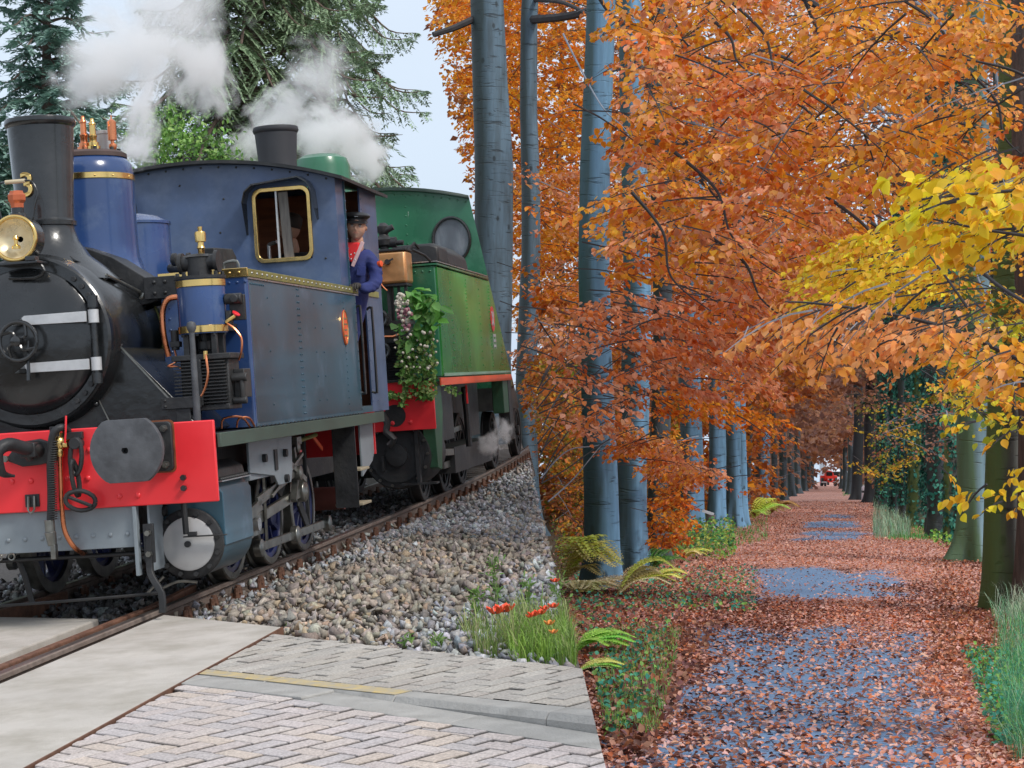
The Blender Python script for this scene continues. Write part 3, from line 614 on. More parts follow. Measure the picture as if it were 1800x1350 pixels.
# head lamp
LX, LY, LZ = .02, .12, 2.60
LP = empty('head_lamp', Matrix.Identity(4)); LP.parent = LB; LP.matrix_local = Matrix.Translation((LX, LY, LZ)); del LP['_m']
MB().lathe((0, 0, 0), (0, 1, 0), [(.152, -.02), (.158, 0), (.158, .12), (.12, .15), (.002, .16)], 40, cap=False).build('lamp_body', BLACK, LP)
MB().torus((0, -.02, 0), (0, 1, 0), .150, .014, 44, 10).build('brass_rim', BRASS, LP)
MB().lathe((0, .01, 0), (0, 1, 0), [(.146, -.02), (.12, .02), (.07, .055), (.02, .07)], 36, cap=False).build('reflector', M('lamp reflector', (.86, .76, .52), .3, metal=.35, var=.15, scale=14, dirt=(.45, .36, .2), damt=.25), LP)
MB().lathe((0, .0, -.02), (0, 0, 1), [(.03, -.05), (.03, -.03), (.012, -.02), (.012, .01), (.022, .02), (.015, .04)], 12).build('burner', BRASS, LP)
MB().lathe((0, .06, .145), (0, 0, 1), [(.06, 0), (.055, .03), (.042, .035), (.042, .07)], 14).build('lamp_neck', BLACK, LP)
MB().lathe((0, .06, .215), (0, 0, 1), [(.045, 0), (.047, .03), (.062, .05), (.064, .085), (.05, .10), (.045, .115), (.01, .12)], 8).build('lamp_cap', M('red copper lamp cap', (.62, .16, .07), .35, metal=.5, var=.2), LP, smooth=20)
MB().tube(bez([(-.11, .05, .12), (-.13, .05, .22), (-.155, .05, .30), (-.12, .05, .385), (-.06, .05, .395)], 12), .007, 6).tube(bez([(.11, .05, .12), (.13, .05, .22), (.155, .05, .30), (.12, .05, .385), (.06, .05, .395)], 12), .007, 6).build('wire_handle', BLACK, LP)
MB().cyl((-.07, .05, .395), (.07, .05, .395), .015, n=10).build('handle_grip', IVORY, LP)
MB().b2(LX-.15, LX+.16, LY-.05, LY+.14, LZ-.178, LZ-.16).b2(LX+.08, LX+.15, LY-.06, LY+.02, LZ-.16, LZ-.13).tube(bez([(LX+.14, LY+.05, LZ-.18), (LX+.17, LY+.05, LZ-.23), (LX+.10, LY+.06, LZ-.27), (LX-.1, LY+.08, LZ-.26)], 8), .014, 6).build('lamp_shelf', BLACK, LB, bev=.003)
# dome, brass band, valves
DM = MB().lathe((0, 1.6, 2.30), (0, 0, 1), [(.56, -.1), (.47, .03), (.395, .12), (.352, .24), (.343, .35), (.340, .88), (.330, .95), (.29, 1.0), (.27, 1.01)], 56).build('steam_dome', BLUE, LB)
MB().lathe((0, 1.6, 3.12), (0, 0, 1), [(.340, 0), (.348, .005), (.348, .045), (.340, .05)], 56, cap=False).build('brass_band', BRASS, DM)
rivets([(.349*math.sin(a), 1.6-.349*math.cos(a), 3.142) for a in (.0, .5, .9, 1.4)], (.5, -.8, 0), .009, LB, BRASS)
MB().lathe((0, 1.6, 3.30), (0, 0, 1), [(.30, 0), (.30, .03), (.27, .05), (.02, .06)], 36).build('dome_cover', M('rusty brown dome cover', (.075, .05, .045), .7, var=.4), DM)
for k in range(10):
    a = k*.628; MB().cyl((.24*math.sin(a), 1.6-.24*math.cos(a), 3.35), (.24*math.sin(a), 1.6-.24*math.cos(a), 3.375), .016, n=6).build('bolt', BLACKM, DM)
for (px_, kind) in ((151, 0), (167, 1), (201, 2)):
    p = bpt(px_, 298, 1, 1.5 if kind != 2 else 1.6); z0 = 3.355; s_ = (1.05 if kind == 0 else .95)
    if kind < 2: MB().lathe((p.x, p.y, z0), (0, 0, 1), [(.052, 0), (.052, .03), (.04, .035), (.04, .06), (.027, .065), (.027, .10*s_), (.031, .105*s_), (.031, .12*s_), (.024, .125*s_), (.022, .20*s_), (.027, .205*s_), (.027, .215*s_), (.015, .23*s_), (.012, .255*s_)], 16).build('safety_valve', COPPER if kind == 0 else BRASS, LB)
    else: MB().lathe((p.x, p.y, z0), (0, 0, 1), [(.02, 0), (.032, .03), (.028, .05), (.014, .055), (.014, .075), (.034, .08), (.034, .22), (.02, .235), (.006, .24), (.006, .27)], 16).build('whistle', COPPER, LB)
p = bpt(184, 300, 1, 1.7); MB().lathe((p.x, p.y, 3.355), (0, 0, 1), [(.06, 0), (.06, .14), (.065, .145), (.065, .17), (.04, .175)], 18).build('steam_valve', SILVER, LB)
# black flared saddle behind the smokebox, second dome
MB().prism([(-.70, 2.28), (-.5, 2.36), (-.40, 2.56), (-.1, 2.62), (.12, 2.60), (.36, 2.50), (.62, 2.32), (.70, 2.32), (.70, 2.16), (.4, 2.10), (-.4, 2.10)], 'y', 1.02, 1.34).build('pipe_cover', BLACKM, LB, bev=.006)
MB().b2(.60, .84, .98, 1.03, 2.17, 2.33).build('pipe_bracket', BLACKM, LB, bev=.004)
for p in ((.68, .975, 2.21), (.68, .975, 2.29), (.76, .975, 2.21), (.76, .975, 2.29)): MB().dome(p, (0, -1, 0), .016, .7).build('rivet', BLACKM, LB, smooth=60)
SD = MB().lathe((.0, 2.45, 2.35), (0, 0, 1), [(.34, -.1), (.33, .02), (.32, .05), (.32, .50), (.33, .505), (.33, .525), (.31, .535), (.25, .57), (.12, .60), (.02, .605)], 48).build('sand_dome', BLUE, LB)
# side tanks
tp = [(.70, 1.20)]+[(1.31+.03*math.cos(math.radians(a)), 0) for a in ()]+[(1.34, 1.20), (1.35, 1.23), (1.352, 2.27), (1.34, 2.285), (.70, 2.285)]
for sx in (1, -1):
    TK = MB().prism([(q[0]*sx, q[1]) for q in tp], 'y', 1.09, 4.52).build('side_tank', BLUED, LB, bev=.01)
    pl_ = [(sx*1.20, 1.045), (sx*1.335, 1.045), (sx*1.352, 1.062), (sx*1.3525, 1.088), (sx*.70, 1.088), (sx*.70, 1.045)]
    MB().prism(pl_, 'z', 1.20, 2.285).build('tank_front', BLUE, TK, bev=.006)
    MB().b2(sx*.69, sx*1.362, 1.035, 1.05, 2.288, 2.352).build('brass_band', BRASS, TK, bev=.003)
    MB().b2(sx*1.347, sx*1.362, 1.052, 4.60, 2.288, 2.345).b2(sx*.69, sx*1.34, 1.055, 4.09, 2.286, 2.30).build('brass_strip', BRASSG, TK, bev=.003)
    MB().b2(sx*1.352, sx*1.36, 1.06, 4.6, 2.272, 2.284).build('beading', STEEL, TK)
    rivets([(sx*1.363, 1.15+i*.135, 2.316) for i in range(26)], (sx, 0, 0), .011, TK, STEEL)
    rivets([(sx*(.95+i*.07), 1.034, 2.32) for i in range(6)], (0, -1, 0), .011, TK, BRASS)
    rv = []
    for y in (2.42, 2.47): rv += [(sx*1.353, y, 1.26+i*.052) for i in range(20)]
    rv += line((sx*1.353, 4.0, 1.24), (sx*1.353, 4.0, 2.2), 18)+line((sx*1.353, 4.48, 1.24), (sx*1.353, 4.48, 2.2), 12)
    for y in (1.55, 3.2, 2.95): rv += line((sx*1.353, y, 1.35), (sx*1.353, y, 2.15), 5)
    rv += [(sx*1.353, 1.12+.05*i, 2.24) for i in range(8)]
    rivets(rv, (sx, 0, 0), .0095, TK, BLUED)
    rivets([(sx*(.74+.06*i), 1.044, 2.25) for i in range(11)]+[(sx*.76, 1.044, 1.3+.08*i) for i in range(12)], (0, -1, 0), .011, TK, BLUE)
    MB().b2(sx*1.352, sx*1.356, 1.06, 4.5, 1.2, 1.225).build('bottom_angle', BLUED, TK)
    MB().lathe((sx*1.04, 1.75, 2.30), (0, 0, 1), [(.20, 0), (.20, .055), (.215, .06), (.215, .075), (.02, .085)], 24).build('water_filler', BLACKM, TK)
    MB().tube(bez([(sx*1.0, 1.68, 2.37), (sx*1.0, 1.68, 2.44), (sx*1.10, 1.68, 2.45), (sx*1.11, 1.68, 2.37)], 10), .011, 6).build('lid_handle', STEELD, TK)
    ov = MB().prism([(4.0+.0+.095*math.cos(t), 1.97+.155*math.sin(t)) for t in [2*math.pi*i/28 for i in range(28)]], 'x', sx*1.353, sx*1.362).build('oval_works_plate', M('orange plate', (.80, .13, .04), .4, var=.05), TK)
    MB().tube([(sx*1.364, 4.0+.088*math.cos(t), 1.97+.147*math.sin(t)) for t in [2*math.pi*i/32 for i in range(33)]], .004, 5).build('plate_rim', BRASS, ov)
    cv = [(z, w_) for z, w_ in ((2.05, .10), (2.0, .13), (1.95, .11), (1.90, .12))]
    mm = MB()
    for z, w_ in cv: mm.b2(sx*1.3625, sx*1.365, 4.0-w_/2, 4.0+w_/2, z-.007, z+.007)
    mm.build('plate_lettering', BRASS, ov)
# coal / tool box on tank and black panel on boiler side
MB().prism([(2.30, 2.30), (2.30, 2.62), (2.8, 2.64), (2.9, 2.58), (2.9, 2.30)], 'x', .62, .74).build('tool_box', BLACKM, LB, bev=.01)
MB().prism([(.60, 2.30), (.60, 2.36), (.80, 2.42), (1.0, 2.38), (1.02, 2.30)], 'y', 3.55, 4.0).build('coal_heap', BLACKM, LB, bev=.02)
# cab
CAB = empty('cab', Matrix.Identity(4)); CAB.parent = LB; CAB.matrix_local = Matrix.Identity(4); del CAB['_m']
def rz(x): return 3.55-.12*x*x
def seg(x0, x1, z0=None, z1=None, n=5):
    xs = np.linspace(x0, x1, n); b = [(x, (z0 if z0 is not None else 1.3)) for x in xs]; t = [(x, (z1 if z1 is not None else rz(x)-.02)) for x in xs[::-1]]
    return b+t
fr = MB()
for a, b, z0, z1 in ((-1.33, -1.08, None, None), (-1.08, -.58, 3.25, None), (-1.08, -.58, None, 2.61), (-.58, .58, None, None), (.58, 1.08, 3.25, None), (.58, 1.08, None, 2.61), (1.08, 1.325, None, None)):
    fr.prism(seg(a, b, z0, z1), 'y', 4.10, 4.115)
fr.build('front_wall', BLUE2, CAB, smooth=0)
rivets([(x, 4.099, rz(x)-.055) for x in np.linspace(-1.2, 1.25, 16)]+[(.30, 4.099, 3.2), (-.1, 4.099, 3.35), (.25, 4.099, 2.9), (1.2, 4.099, 2.6)], (0, -1, 0), .011, CAB, BLACKM)
def rrect(x0, x1, z0, z1, r, n=5): return arc(x1-r, z1-r, r, 0, 90, n)+arc(x0+r, z1-r, r, 90, 180, n)+arc(x0+r, z0+r, r, 180, 270, n)+arc(x1-r, z0+r, r, 270, 360, n)
def ring(outer, inner, ax, a, b):
    n = len(outer); P = (lambda q, h: (q[0], h, q[1])) if ax == 'y' else (lambda q, h: (h, q[0], q[1]))
    vs = [P(q, a) for q in outer]+[P(q, a) for q in inner]+[P(q, b) for q in outer]+[P(q, b) for q in inner]; fs = []
    for i in range(n):
        j = (i+1) % n; fs += [(i, j, n+j, n+i), (2*n+i, 3*n+i, 3*n+j, 2*n+j), (i, 2*n+i, 2*n+j, j), (n+i, n+j, 3*n+j, 3*n+i)]
    return MB().add(vs, fs)
for sx in (1, -1):
    a, b = (.585, 1.075) if sx > 0 else (-1.075, -.585)
    wf = ring(rrect(a-.022, b+.022, 2.595, 3.265, .085), rrect(a+.012, b-.012, 2.632, 3.228, .06), 'y', 4.075, 4.125).build('window_frame', BRASS, CAB, bev=.004)
    mid = (a+b)/2-.045*1
    MB().b2(mid-.008, mid+.008, 4.08, 4.10, 2.63, 3.23).build('glazing_bar', WHITEM, wf)
    MB().bar((mid+.055, 4.12, 3.22), (mid+.08, 4.12, 2.63), .085, .02, up=(0, 1, 0)).build('wooden_post', WOODG, wf)
    g_ = MB().b2(a+.4, b-.012, 4.107, 4.109, 2.64, 3.22).build('pane', GLASS, wf) if False else None
    # hood over the window
    pth = [(a-.075, 2.86), (a-.075, 3.14), (a-.05, 3.23), (a+.02, 3.29), (b-.05, 3.33), (b+.03, 3.28), (b+.07, 3.2), (b+.085, 3.05), (b+.085, 2.95)]
    vs = []; n = len(pth)
    for (x, z) in pth: vs += [(x, 4.10, z), (x-(.0), 3.93, z-.01), (x, 3.93, z+.004), (x, 4.10, z+.014)]
    fs = []
    for i in range(n-1):
        for k in range(4): fs.append((i*4+k, i*4+(k+1) % 4, (i+1)*4+(k+1) % 4, (i+1)*4+k))
    fs += [(0, 1, 2, 3), ((n-1)*4+3, (n-1)*4+2, (n-1)*4+1, (n-1)*4)]
    # side cheeks taper
    MB().add([Vector(v)+(Vector((0, .10, 0)) if (v[1] < 4 and i//4 in (0, n-1)) else Vector()) for i, v in enumerate(vs)], fs).build('window_hood', BLACK, CAB, smooth=50)
# sides: front panel, door opening, rear pillar
for sx in (1, -1):
    X0, X1 = sx*1.325, sx*1.31
    MB().b2(X0-sx*.015, X0, 4.117, 4.42, 2.30, rz(1.3)-.02).build('side_panel', BLUE2, CAB)
    MB().b2(X0-sx*.0, X0+sx*.012, 4.40, 4.425, 2.2, rz(1.3)-.03).build('opening_beading', BLUED, CAB)
    rivets(line((X0+sx*.013, 4.412, 2.35), (X0+sx*.013, 4.412, 3.3), 12), (sx, 0, 0), .009, CAB, BLUE2)
    MB().b2(X0-sx*.015, X0, 5.06, 5.78, 1.20, rz(1.3)-.02).build('rear_side_panel', BLUE2, CAB)
    rivets(line((X0+sx*.001, 5.10, 1.3), (X0+sx*.001, 5.10, 3.3), 22)+line((X0+sx*.001, 5.3, 1.3), (X0+sx*.001, 5.3, 2.2), 12), (sx, 0, 0), .009, CAB, BLUE2)
    MB().b2(X0+sx*.002, X0+sx*.012, 5.06, 5.6, 2.29, 2.345).build('brass_strip', BRASSG, CAB)
    MB().b2(X0-sx*.015, X0, 4.525, 5.06, 1.20, 1.26).build('door_sill', BLUED, CAB)
    for y in (4.53, 5.02):
        MB().tube(bez([(X0+sx*.01, y, 2.16), (X0+sx*.05, y, 2.175), (X0+sx*.06, y, 2.10), (X0+sx*.06, y, 1.45), (X0+sx*.05, y, 1.38), (X0+sx*.01, y, 1.39)], 20), .0125, 8).build('hand_rail', BLACK, CAB)
MB().b2(-1.31, 1.31, 5.76, 5.78, 1.2, 2.4).b2(-1.31, -.95, 5.76, 5.78, 2.4, 3.3).b2(.95, 1.31, 5.76, 5.78, 2.4, 3.3).b2(-.95, .95, 5.76, 5.78, 3.1, 3.42).build('rear_wall', BLUE2, CAB, smooth=0)
MB().b2(-1.30, 1.30, 5.70, 5.755, 1.25, 3.35).build('wood_lining', WOOD, CAB, smooth=0)
MB().b2(-1.30, 1.30, 4.2, 5.7, 1.235, 1.26).build('cab_floor', WOODG, CAB)
MB().lathe((0, 4.116, 2.0), (0, 1, 0), [(.62, 0), (.62, .3), (.6, .32)], 32).build('firebox_backhead', BLACKM, CAB)
MB().cyl((.62, 4.35, 2.5), (.62, 4.35, 2.78), .016).cyl((.62, 4.35, 2.78), (.70, 4.33, 2.80), .018).build('regulator_handle', STEEL, CAB)
xs = np.linspace(-1.42, 1.42, 17); vs = []
for y in (3.98, 5.92):
    vs += [(x, y, rz(x)+.0) for x in xs]+[(x, y, rz(x)-.03) for x in xs[::-1]]
n = 34; fs = [tuple(range(n)), tuple(range(2*n-1, n-1, -1))]+[(i, (i+1) % n, n+(i+1) % n, n+i) for i in range(n)]
RF = MB().add(vs, fs).build('cab_roof', BLACKM, CAB, smooth=30)
MB().torus((-.05, 4.2, 3.58), (0, 1, 0), .03, .008, 12, 5).build('lifting_ring', BLACKM, RF)
# air pump on the running plate
PX, PY = 1.14, .62
PU = MB().cyl((PX, PY, 1.88), (PX, PY, 2.26), .168, n=40).build('air_pump', BLUE, LB)
for z in (1.885, 2.205): MB().lathe((PX, PY, z), (0, 0, 1), [(.168, 0), (.175, .004), (.175, .048), (.168, .052)], 40, cap=False).build('brass_band', BRASS, PU)
MB().lathe((PX, PY, 2.262), (0, 0, 1), [(.18, 0), (.18, .02), (.085, .025), (.085, .15), (.095, .155), (.07, .175), (.03, .18)], 24).cyl((PX-.13, PY, 2.38), (PX+.14, PY, 2.38), .055, n=18).cyl((PX-.14, PY, 2.38), (PX-.115, PY, 2.38), .075, n=18).cyl((PX+.12, PY, 2.38), (PX+.145, PY, 2.38), .08, n=18).build('pump_top_casting', BLACKM, PU)
MB().lathe((PX+.02, PY, 2.43), (0, 0, 1), [(.022, 0), (.022, .04), (.03, .05), (.022, .07), (.022, .09), (.038, .095), (.04, .15), (.035, .165), (.015, .17), (.017, .20)], 16).build('lubricator', BRASS, PU)
for k in range(8):
    a = k*math.pi/4+.3; MB().cyl((PX+.155*math.cos(a), PY+.155*math.sin(a), 2.28), (PX+.155*math.cos(a), PY+.155*math.sin(a), 2.31), .015, n=6).build('bolt', BLACKM, PU)
    a = k*math.pi/4; MB().cyl((PX+.150*math.cos(a), PY+.150*math.sin(a), 1.865), (PX+.150*math.cos(a), PY+.150*math.sin(a), 1.89), .014, n=6).build('bolt', BLACKM, PU)
st = MB()
for dx, dy in ((-.10, -.08), (.10, -.08), (-.10, .08), (.10, .08)): st.b2(PX+dx-.02, PX+dx+.02, PY+dy-.02, PY+dy+.02, 1.70, 1.88)
st.cyl((PX, PY, 1.7), (PX, PY, 1.88), .02).cyl((PX, PY, 1.77), (PX, PY, 1.83), .045, n=12).b2(PX-.12, PX+.12, PY+.11, PY+.12, 1.7, 1.88)
st.build('pump_stand', BLACKM, PU, bev=.004)
PC = MB().b2(PX-.145, PX+.20, PY-.12, PY+.14, 1.36, 1.70).build('pump_air_cylinder', BLACKM, PU, bev=.01)
for k in range(13):
    z = 1.395+k*.0235; MB().b2(PX-.18, PX+.185, PY-.165, PY+.16, z, z+.008).build('cooling_fin', BLACKM, PC)
MB().b2(PX-.19, PX+.23, PY-.17, PY+.17, 1.695, 1.735).b2(PX-.17, PX+.20, PY-.15, PY+.15, 1.345, 1.385).b2(PX-.02, PX+.02, PY-.178, PY-.12, 1.38, 1.70).build('cylinder_flange', BLACKM, PC, bev=.006)
MB().b2(PX+.20, PX+.28, PY-.02, PY+.14, 1.42, 1.62).cyl((PX+.20, PY-.06, 1.56), (PX+.31, PY-.06, 1.56), .03, n=10).cyl((PX+.27, PY-.06, 1.40), (PX+.27, PY-.06, 1.57), .02, n=8).cyl((PX+.20, PY-.06, 1.40), (PX+.3, PY-.06, 1.40), .026, n=8).build('valve_gear_box', BLACKM, PC, bev=.006)
MB().b2(PX-.03, PX+.03, PY+.17, 1.04, 1.86, 1.91).b2(PX-.12, PX+.12, PY+.12, 1.04, 1.9, 1.95).build('pump_mount', BLACKM, PU)
MB().tube(bez([(PX-.16, PY, 2.15), (PX-.24, PY, 2.14), (PX-.285, PY, 2.06), (PX-.29, PY, 1.9), (PX-.27, PY+.02, 1.74)], 18), .021, 10).build('copper_steam_pipe', COPPER, PU)
MB().cyl((PX-.21, PY, 1.78), (PX-.21, PY, 1.92), .028, n=10).b2(PX-.24, PX-.17, PY-.03, PY+.03, 1.80, 1.84).build('steam_cock', BLACKM, PU, bev=.004)
MB().tube(bez([(PX-.21, PY-.02, 1.78), (PX-.20, PY-.03, 1.70), (PX-.26, PY-.04, 1.67), (PX-.18, PY-.05, 1.66), (PX-.12, PY-.06, 1.62)], 14), .008, 6).build('copper_drain', COPPER, PU)
MB().tube(bez([(PX+.06, PY-.18, 1.74), (PX+.075, PY-.21, 1.68), (PX+.08, PY-.22, 1.58), (PX+.03, PY-.21, 1.46), (PX-.06, PY-.20, 1.38), (PX-.13, PY-.19, 1.30)], 20), .008, 6).build('copper_oil_pipe', COPPER, PU)
MB().cyl((PX+.06, PY-.18, 1.70), (PX+.06, PY-.18, 1.755), .015, n=8).build('oil_union', BRASS, PU)
MB().b2(PX+.19, PX+.30, PY+.02, PY+.06, 1.96, 2.14).cyl((PX+.17, PY, 2.11), (PX+.29, PY, 2.11), .038, n=14).cyl((PX+.245, PY, 2.11), (PX+.245, PY-.05, 2.11), .03, n=10).b2(PX+.17, PX+.21, PY-.02, PY+.04, 1.93, 2.03).build('pump_bracket', BLACKM, PU, bev=.006)
MB().tube(bez([(PX+.18, PY-.02, 1.94), (PX+.23, PY-.02, 1.90), (PX+.275, PY-.02, 1.83), (PX+.27, PY-.02, 1.74), (PX+.24, PY, 1.68)], 16), .008, 6).build('copper_oil_pipe', COPPER, PU)
MB().cyl((PX+.17, PY-.02, 1.95), (PX+.24, PY-.02, 1.99), .014, n=8).build('oil_cock', BRASS, PU)
MB().lathe((PX+.235, PY-.02, 1.985), (.6, -.2, .8), [(.008, 0), (.008, .02), (.03, .022), (.03, .03), (.008, .035)], 12).build('red_knob', RED, PU)
# coupling pole in front of the pump
MB().tube([(1.2, .17, 1.25), (1.2, .17, 1.9)], .022, 10, rr=[.026, .018]).lathe((1.2, .17, 1.88), (0, 0, 1), [(.0201, 0), (.03, .02), (.034, .04), (.026, .066), (.008, .074)], 14).build('lever_pole', GREYB, LB)
MB().tube(bez([(1.28, .8, 1.21), (1.3, .8, 1.27), (1.36, .85, 1.27), (1.37, .95, 1.2)], 10), .008, 6).tube(bez([(1.2, .7, 1.21), (1.22, .7, 1.28), (1.32, .8, 1.28), (1.35, .9, 1.2)], 10), .008, 6).build('copper_pipe', COPPER, LB)
# tank side pipe by the dome
MB().tube([(.74, 1.5, 2.33), (.74, 1.5, 2.42)], .04, 10).tube(bez([(.5, 1.9, 2.45), (.65, 1.8, 2.42), (.8, 1.6, 2.36), (.86, 1.5, 2.30)], 10), .035, 10).lathe((.58, 1.7, 2.5), (1, 0, 0), [(.03, 0), (.05, .01), (.05, .04), (.03, .05), (.03, .12), (.045, .125), (.045, .15)], 12).build('feed_valve', BLACKM, LB)
# cylinders
for sx in (1, -1):
    cx, cz = sx*1.05, .45
    CY_ = MB().cyl((cx, .32, cz), (cx, 1.0, cz), .235, n=44).build('cylinder', BLUED, LB)
    MB().prism([(cx-sx*.22, .6), (cx-sx*.1, .86), (cx+sx*.18, .86), (cx+sx*.245, .78), (cx+sx*.245, .42), (cx+sx*.1, .5)], 'y', .325, 1.0).build('cylinder_cladding', BLUED, CY_, bev=.006)
    MB().prism([(cx-sx*.05, .86), (cx-sx*.05, .93), (cx+sx*.02, .985), (cx+sx*.12, .99), (cx+sx*.20, .94), (cx+sx*.22, .86)], 'y', .30, .98).build('valve_chest', BLACKM, CY_, bev=.01)
    MB().b2(cx-sx*.06, cx+sx*.25, .31, 1.01, .855, .863).build('cladding_edge', STEEL, CY_)
    rivets([(cx+sx*.235, .34+.05*i, .875) for i in range(13)], (sx*.3, 0, 1), .02, CY_, BLACKM)
    MB().prism([(cx-sx*.24, .30), (cx-sx*.20, .74), (cx+sx*.20, .74), (cx+sx*.235, .5), (cx, .22)], 'y', .33, .36).build('front_packing', BLACKM, CY_)
    MB().lathe((cx, .325, cz), (0, -1, 0), [(.236, 0), (.240, .01), (.240, .035), (.225, .045), (.19, .046), (.185, .05)], 48).build('cylinder_cover_ring', BLACKM, CY_)
    MB().lathe((cx, .277, cz), (0, -1, 0), [(.182, 0), (.182, .012), (.17, .018), (.02, .02)], 44).build('cylinder_cover', SILVER, CY_)
    for k in range(12):
        a = k*math.pi/6+.2; MB().cyl((cx+.211*math.cos(a), .285, cz+.211*math.sin(a)), (cx+.211*math.cos(a), .255, cz+.211*math.sin(a)), .017, n=6).build('bolt', BLACKM, CY_)
    MB().cyl((cx, .26, cz), (cx, .24, cz), .022, n=12).build('centre_bolt', BLACKM, CY_)
    st = MB().tube([(cx+sx*.0, .22, .74), (cx+sx*.005, .22, .52)], .022, 8).b2(cx-sx*.01, cx+sx*.29, .19, .23, .50, .508).b2(cx+sx*.02, cx+sx*.08, .2, .23, .508, .535)
    st.build('front_step', BLACKM, CY_, bev=.003)
    MB().tube(bez([(cx-sx*.2, .25, .16), (cx-sx*.08, .25, .2), (cx+sx*.05, .25, .19)], 8), .01, 6).tube([(cx-sx*.30, .22, .13), (cx-sx*.18, .24, .24)], .01, 6).build('drain_pipe', STEELD, CY_)
    for k in range(3): MB().cyl((sx*.80, .3+.0*k, .36+.16*k), (sx*.90, .3, .36+.16*k), .035, n=10).build('cylinder_stud', BLACKM, CY_)
    # wheels and motion
    for wy in (2.08, 3.18, 4.28): wheel(sx*.735, wy, .42, LB, BLUEW, sx)
    cx = sx*.98
    MB().cyl((sx*1.05, 1.0, cz), (sx*1.05, 1.9, cz), .028, n=12).build('piston_rod', STEEL, LB)
    for z in (.38, .55): MB().b2(sx*1.01, sx*1.09, 1.0, 2.0, z-.02, z+.02).build('slide_bar', STEELD, LB, bev=.004)
    MB().b2(sx*1.0, sx*1.10, 1.5, 1.72, .40, .53).build('crosshead', STEELD, LB, bev=.01)
    MB().cyl((sx*1.10, 1.6, .46), (sx*1.17, 1.6, .46), .05, n=14).torus((sx*1.14, 1.35, .47), (1, 0, 0), .07, .012, 20, 6).build('crosshead_pin', STEEL, LB)
    MB().bar((sx*1.08, 1.6, .46), (sx*1.08, 3.18, .60), .035, .085).lathe((sx*1.06, 3.18, .60), (sx, 0, 0), [(.09, 0), (.09, .06), (.05, .08)], 16).build('connecting_rod', STEELD, LB, bev=.006)
    MB().bar((sx*1.0, 2.08, .24), (sx*1.0, 3.18, .24), .03, .07).bar((sx*1.0, 3.2, .24), (sx*1.0, 4.28, .24), .03, .07).lathe((sx*.98, 2.08, .24), (sx, 0, 0), [(.07, 0), (.07, .06), (.03, .07)], 14).lathe((sx*.98, 3.18, .24), (sx, 0, 0), [(.075, 0), (.075, .06), (.03, .07)], 14).lathe((sx*.98, 4.28, .24), (sx, 0, 0), [(.07, 0), (.07, .06), (.03, .07)], 14).build('coupling_rod', STEELD, LB, bev=.005)
    MB().bar((sx*1.14, 1.66, .62), (sx*1.14, 2.75, .78), .03, .075).bar((sx*1.14, 1.3, .52), (sx*1.14, 1.75, .60), .03, .09).build('radius_rod', STEELD, LB, bev=.004)
    MB().bar((sx*1.16, 2.0, .64), (sx*1.16, 3.0, .92), .025, .03).bar((sx*1.16, 2.6, .86), (sx*1.16, 3.05, .70), .025, .05).build('eccentric_rod', STEELD, LB, bev=.004)
    MB().tube(bez([(sx*1.13, 2.75, .55), (sx*1.13, 2.85, .75), (sx*1.13, 2.80, .98)], 8), .035, 4).lathe((sx*1.10, 2.82, .77), (sx, 0, 0), [(.06, 0), (.06, .09), (.03, .1)], 12).build('expansion_link', STEELD, LB)
    MB().bar((sx*1.10, 1.55, .80), (sx*1.10, 1.6, .36), .02, .04).bar((sx*1.12, 1.95, .85), (sx*1.10, 2.0, .30), .02, .035).build('combination_lever', STEELD, LB, kind='stuff')
    MB().prism([(1.30, 1.10), (2.52, 1.10), (2.48, .80), (2.42, .72), (2.05, .72), (1.95, .80), (1.30, .86)], 'x', sx*1.19, sx*1.21).build('motion_bracket', GREY, LB, bev=.004)
    MB().b2(sx*1.14, sx*1.19, 1.35, 2.0, .80, .865).build('bracket_bar', GREY, LB, bev=.004)
    for y, z in ((1.66, .95), (2.25, .96), (2.25, .76)): MB().cyl((sx*1.21, y, z), (sx*1.24, y, z), .032, n=12).build('bolt', BLACKM, LB)
    MB().b2(sx*1.205, sx*1.22, 1.96, 2.04, .84, 1.0).build('slot', BLACKM, LB)
    MB().prism([(2.9, 1.1), (3.55, 1.1), (3.55, .70), (3.3, .55), (3.0, .70)], 'x', sx*.86, sx*.88).build('spring_plate', BLACKM, LB, bev=.004)
    MB().bar((sx*.98, 3.75, 1.1), (sx*.98, 3.75, .28), .03, .035).bar((sx*.98, 3.45, .5), (sx*.98, 3.72, .26), .02, .10).build('brake_gear', BLACKM, LB, bev=.004)
    MB().cyl((sx*1.12, 2.95, 1.02), (sx*1.12, 3.65, 1.05), .018, n=8).build('brass_tube', BRASSG, LB)
    MB().bar((sx*1.12, 3.55, 1.04), (sx*1.12, 3.85, .92), .01, .035).build('orange_tape', ORANGE, LB)
    MB().lathe((sx*1.10, 2.95, .98), (sx, 0, 0), [(.03, 0), (.05, .02), (.05, .05), (.02, .06)], 10).b2(sx*1.08, sx*1.15, 2.9, 3.05, 1.0, 1.06).build('injector_valve', STEELD, LB)
    MB().b2(sx*1.08, sx*1.14, 2.95, 3.08, .93, .95).build('red_handle', RED, LB)
    # cab steps
    ST = MB().b2(sx*1.16, sx*1.37, 4.05, 4.065, .38, 1.10).build('cab_step', BLACKM, LB, bev=.002)
    MB().prism([(4.07, 1.10), (4.42, 1.10), (4.42, .98), (4.30, .95), (4.20, .80), (4.20, .72), (4.42, .70), (4.42, .66), (4.28, .66), (4.2, .62), (4.20, .44), (4.42, .41), (4.42, .38), (4.07, .38)], 'x', sx*1.16, sx*1.175).build('step_side', BLACKM, ST)
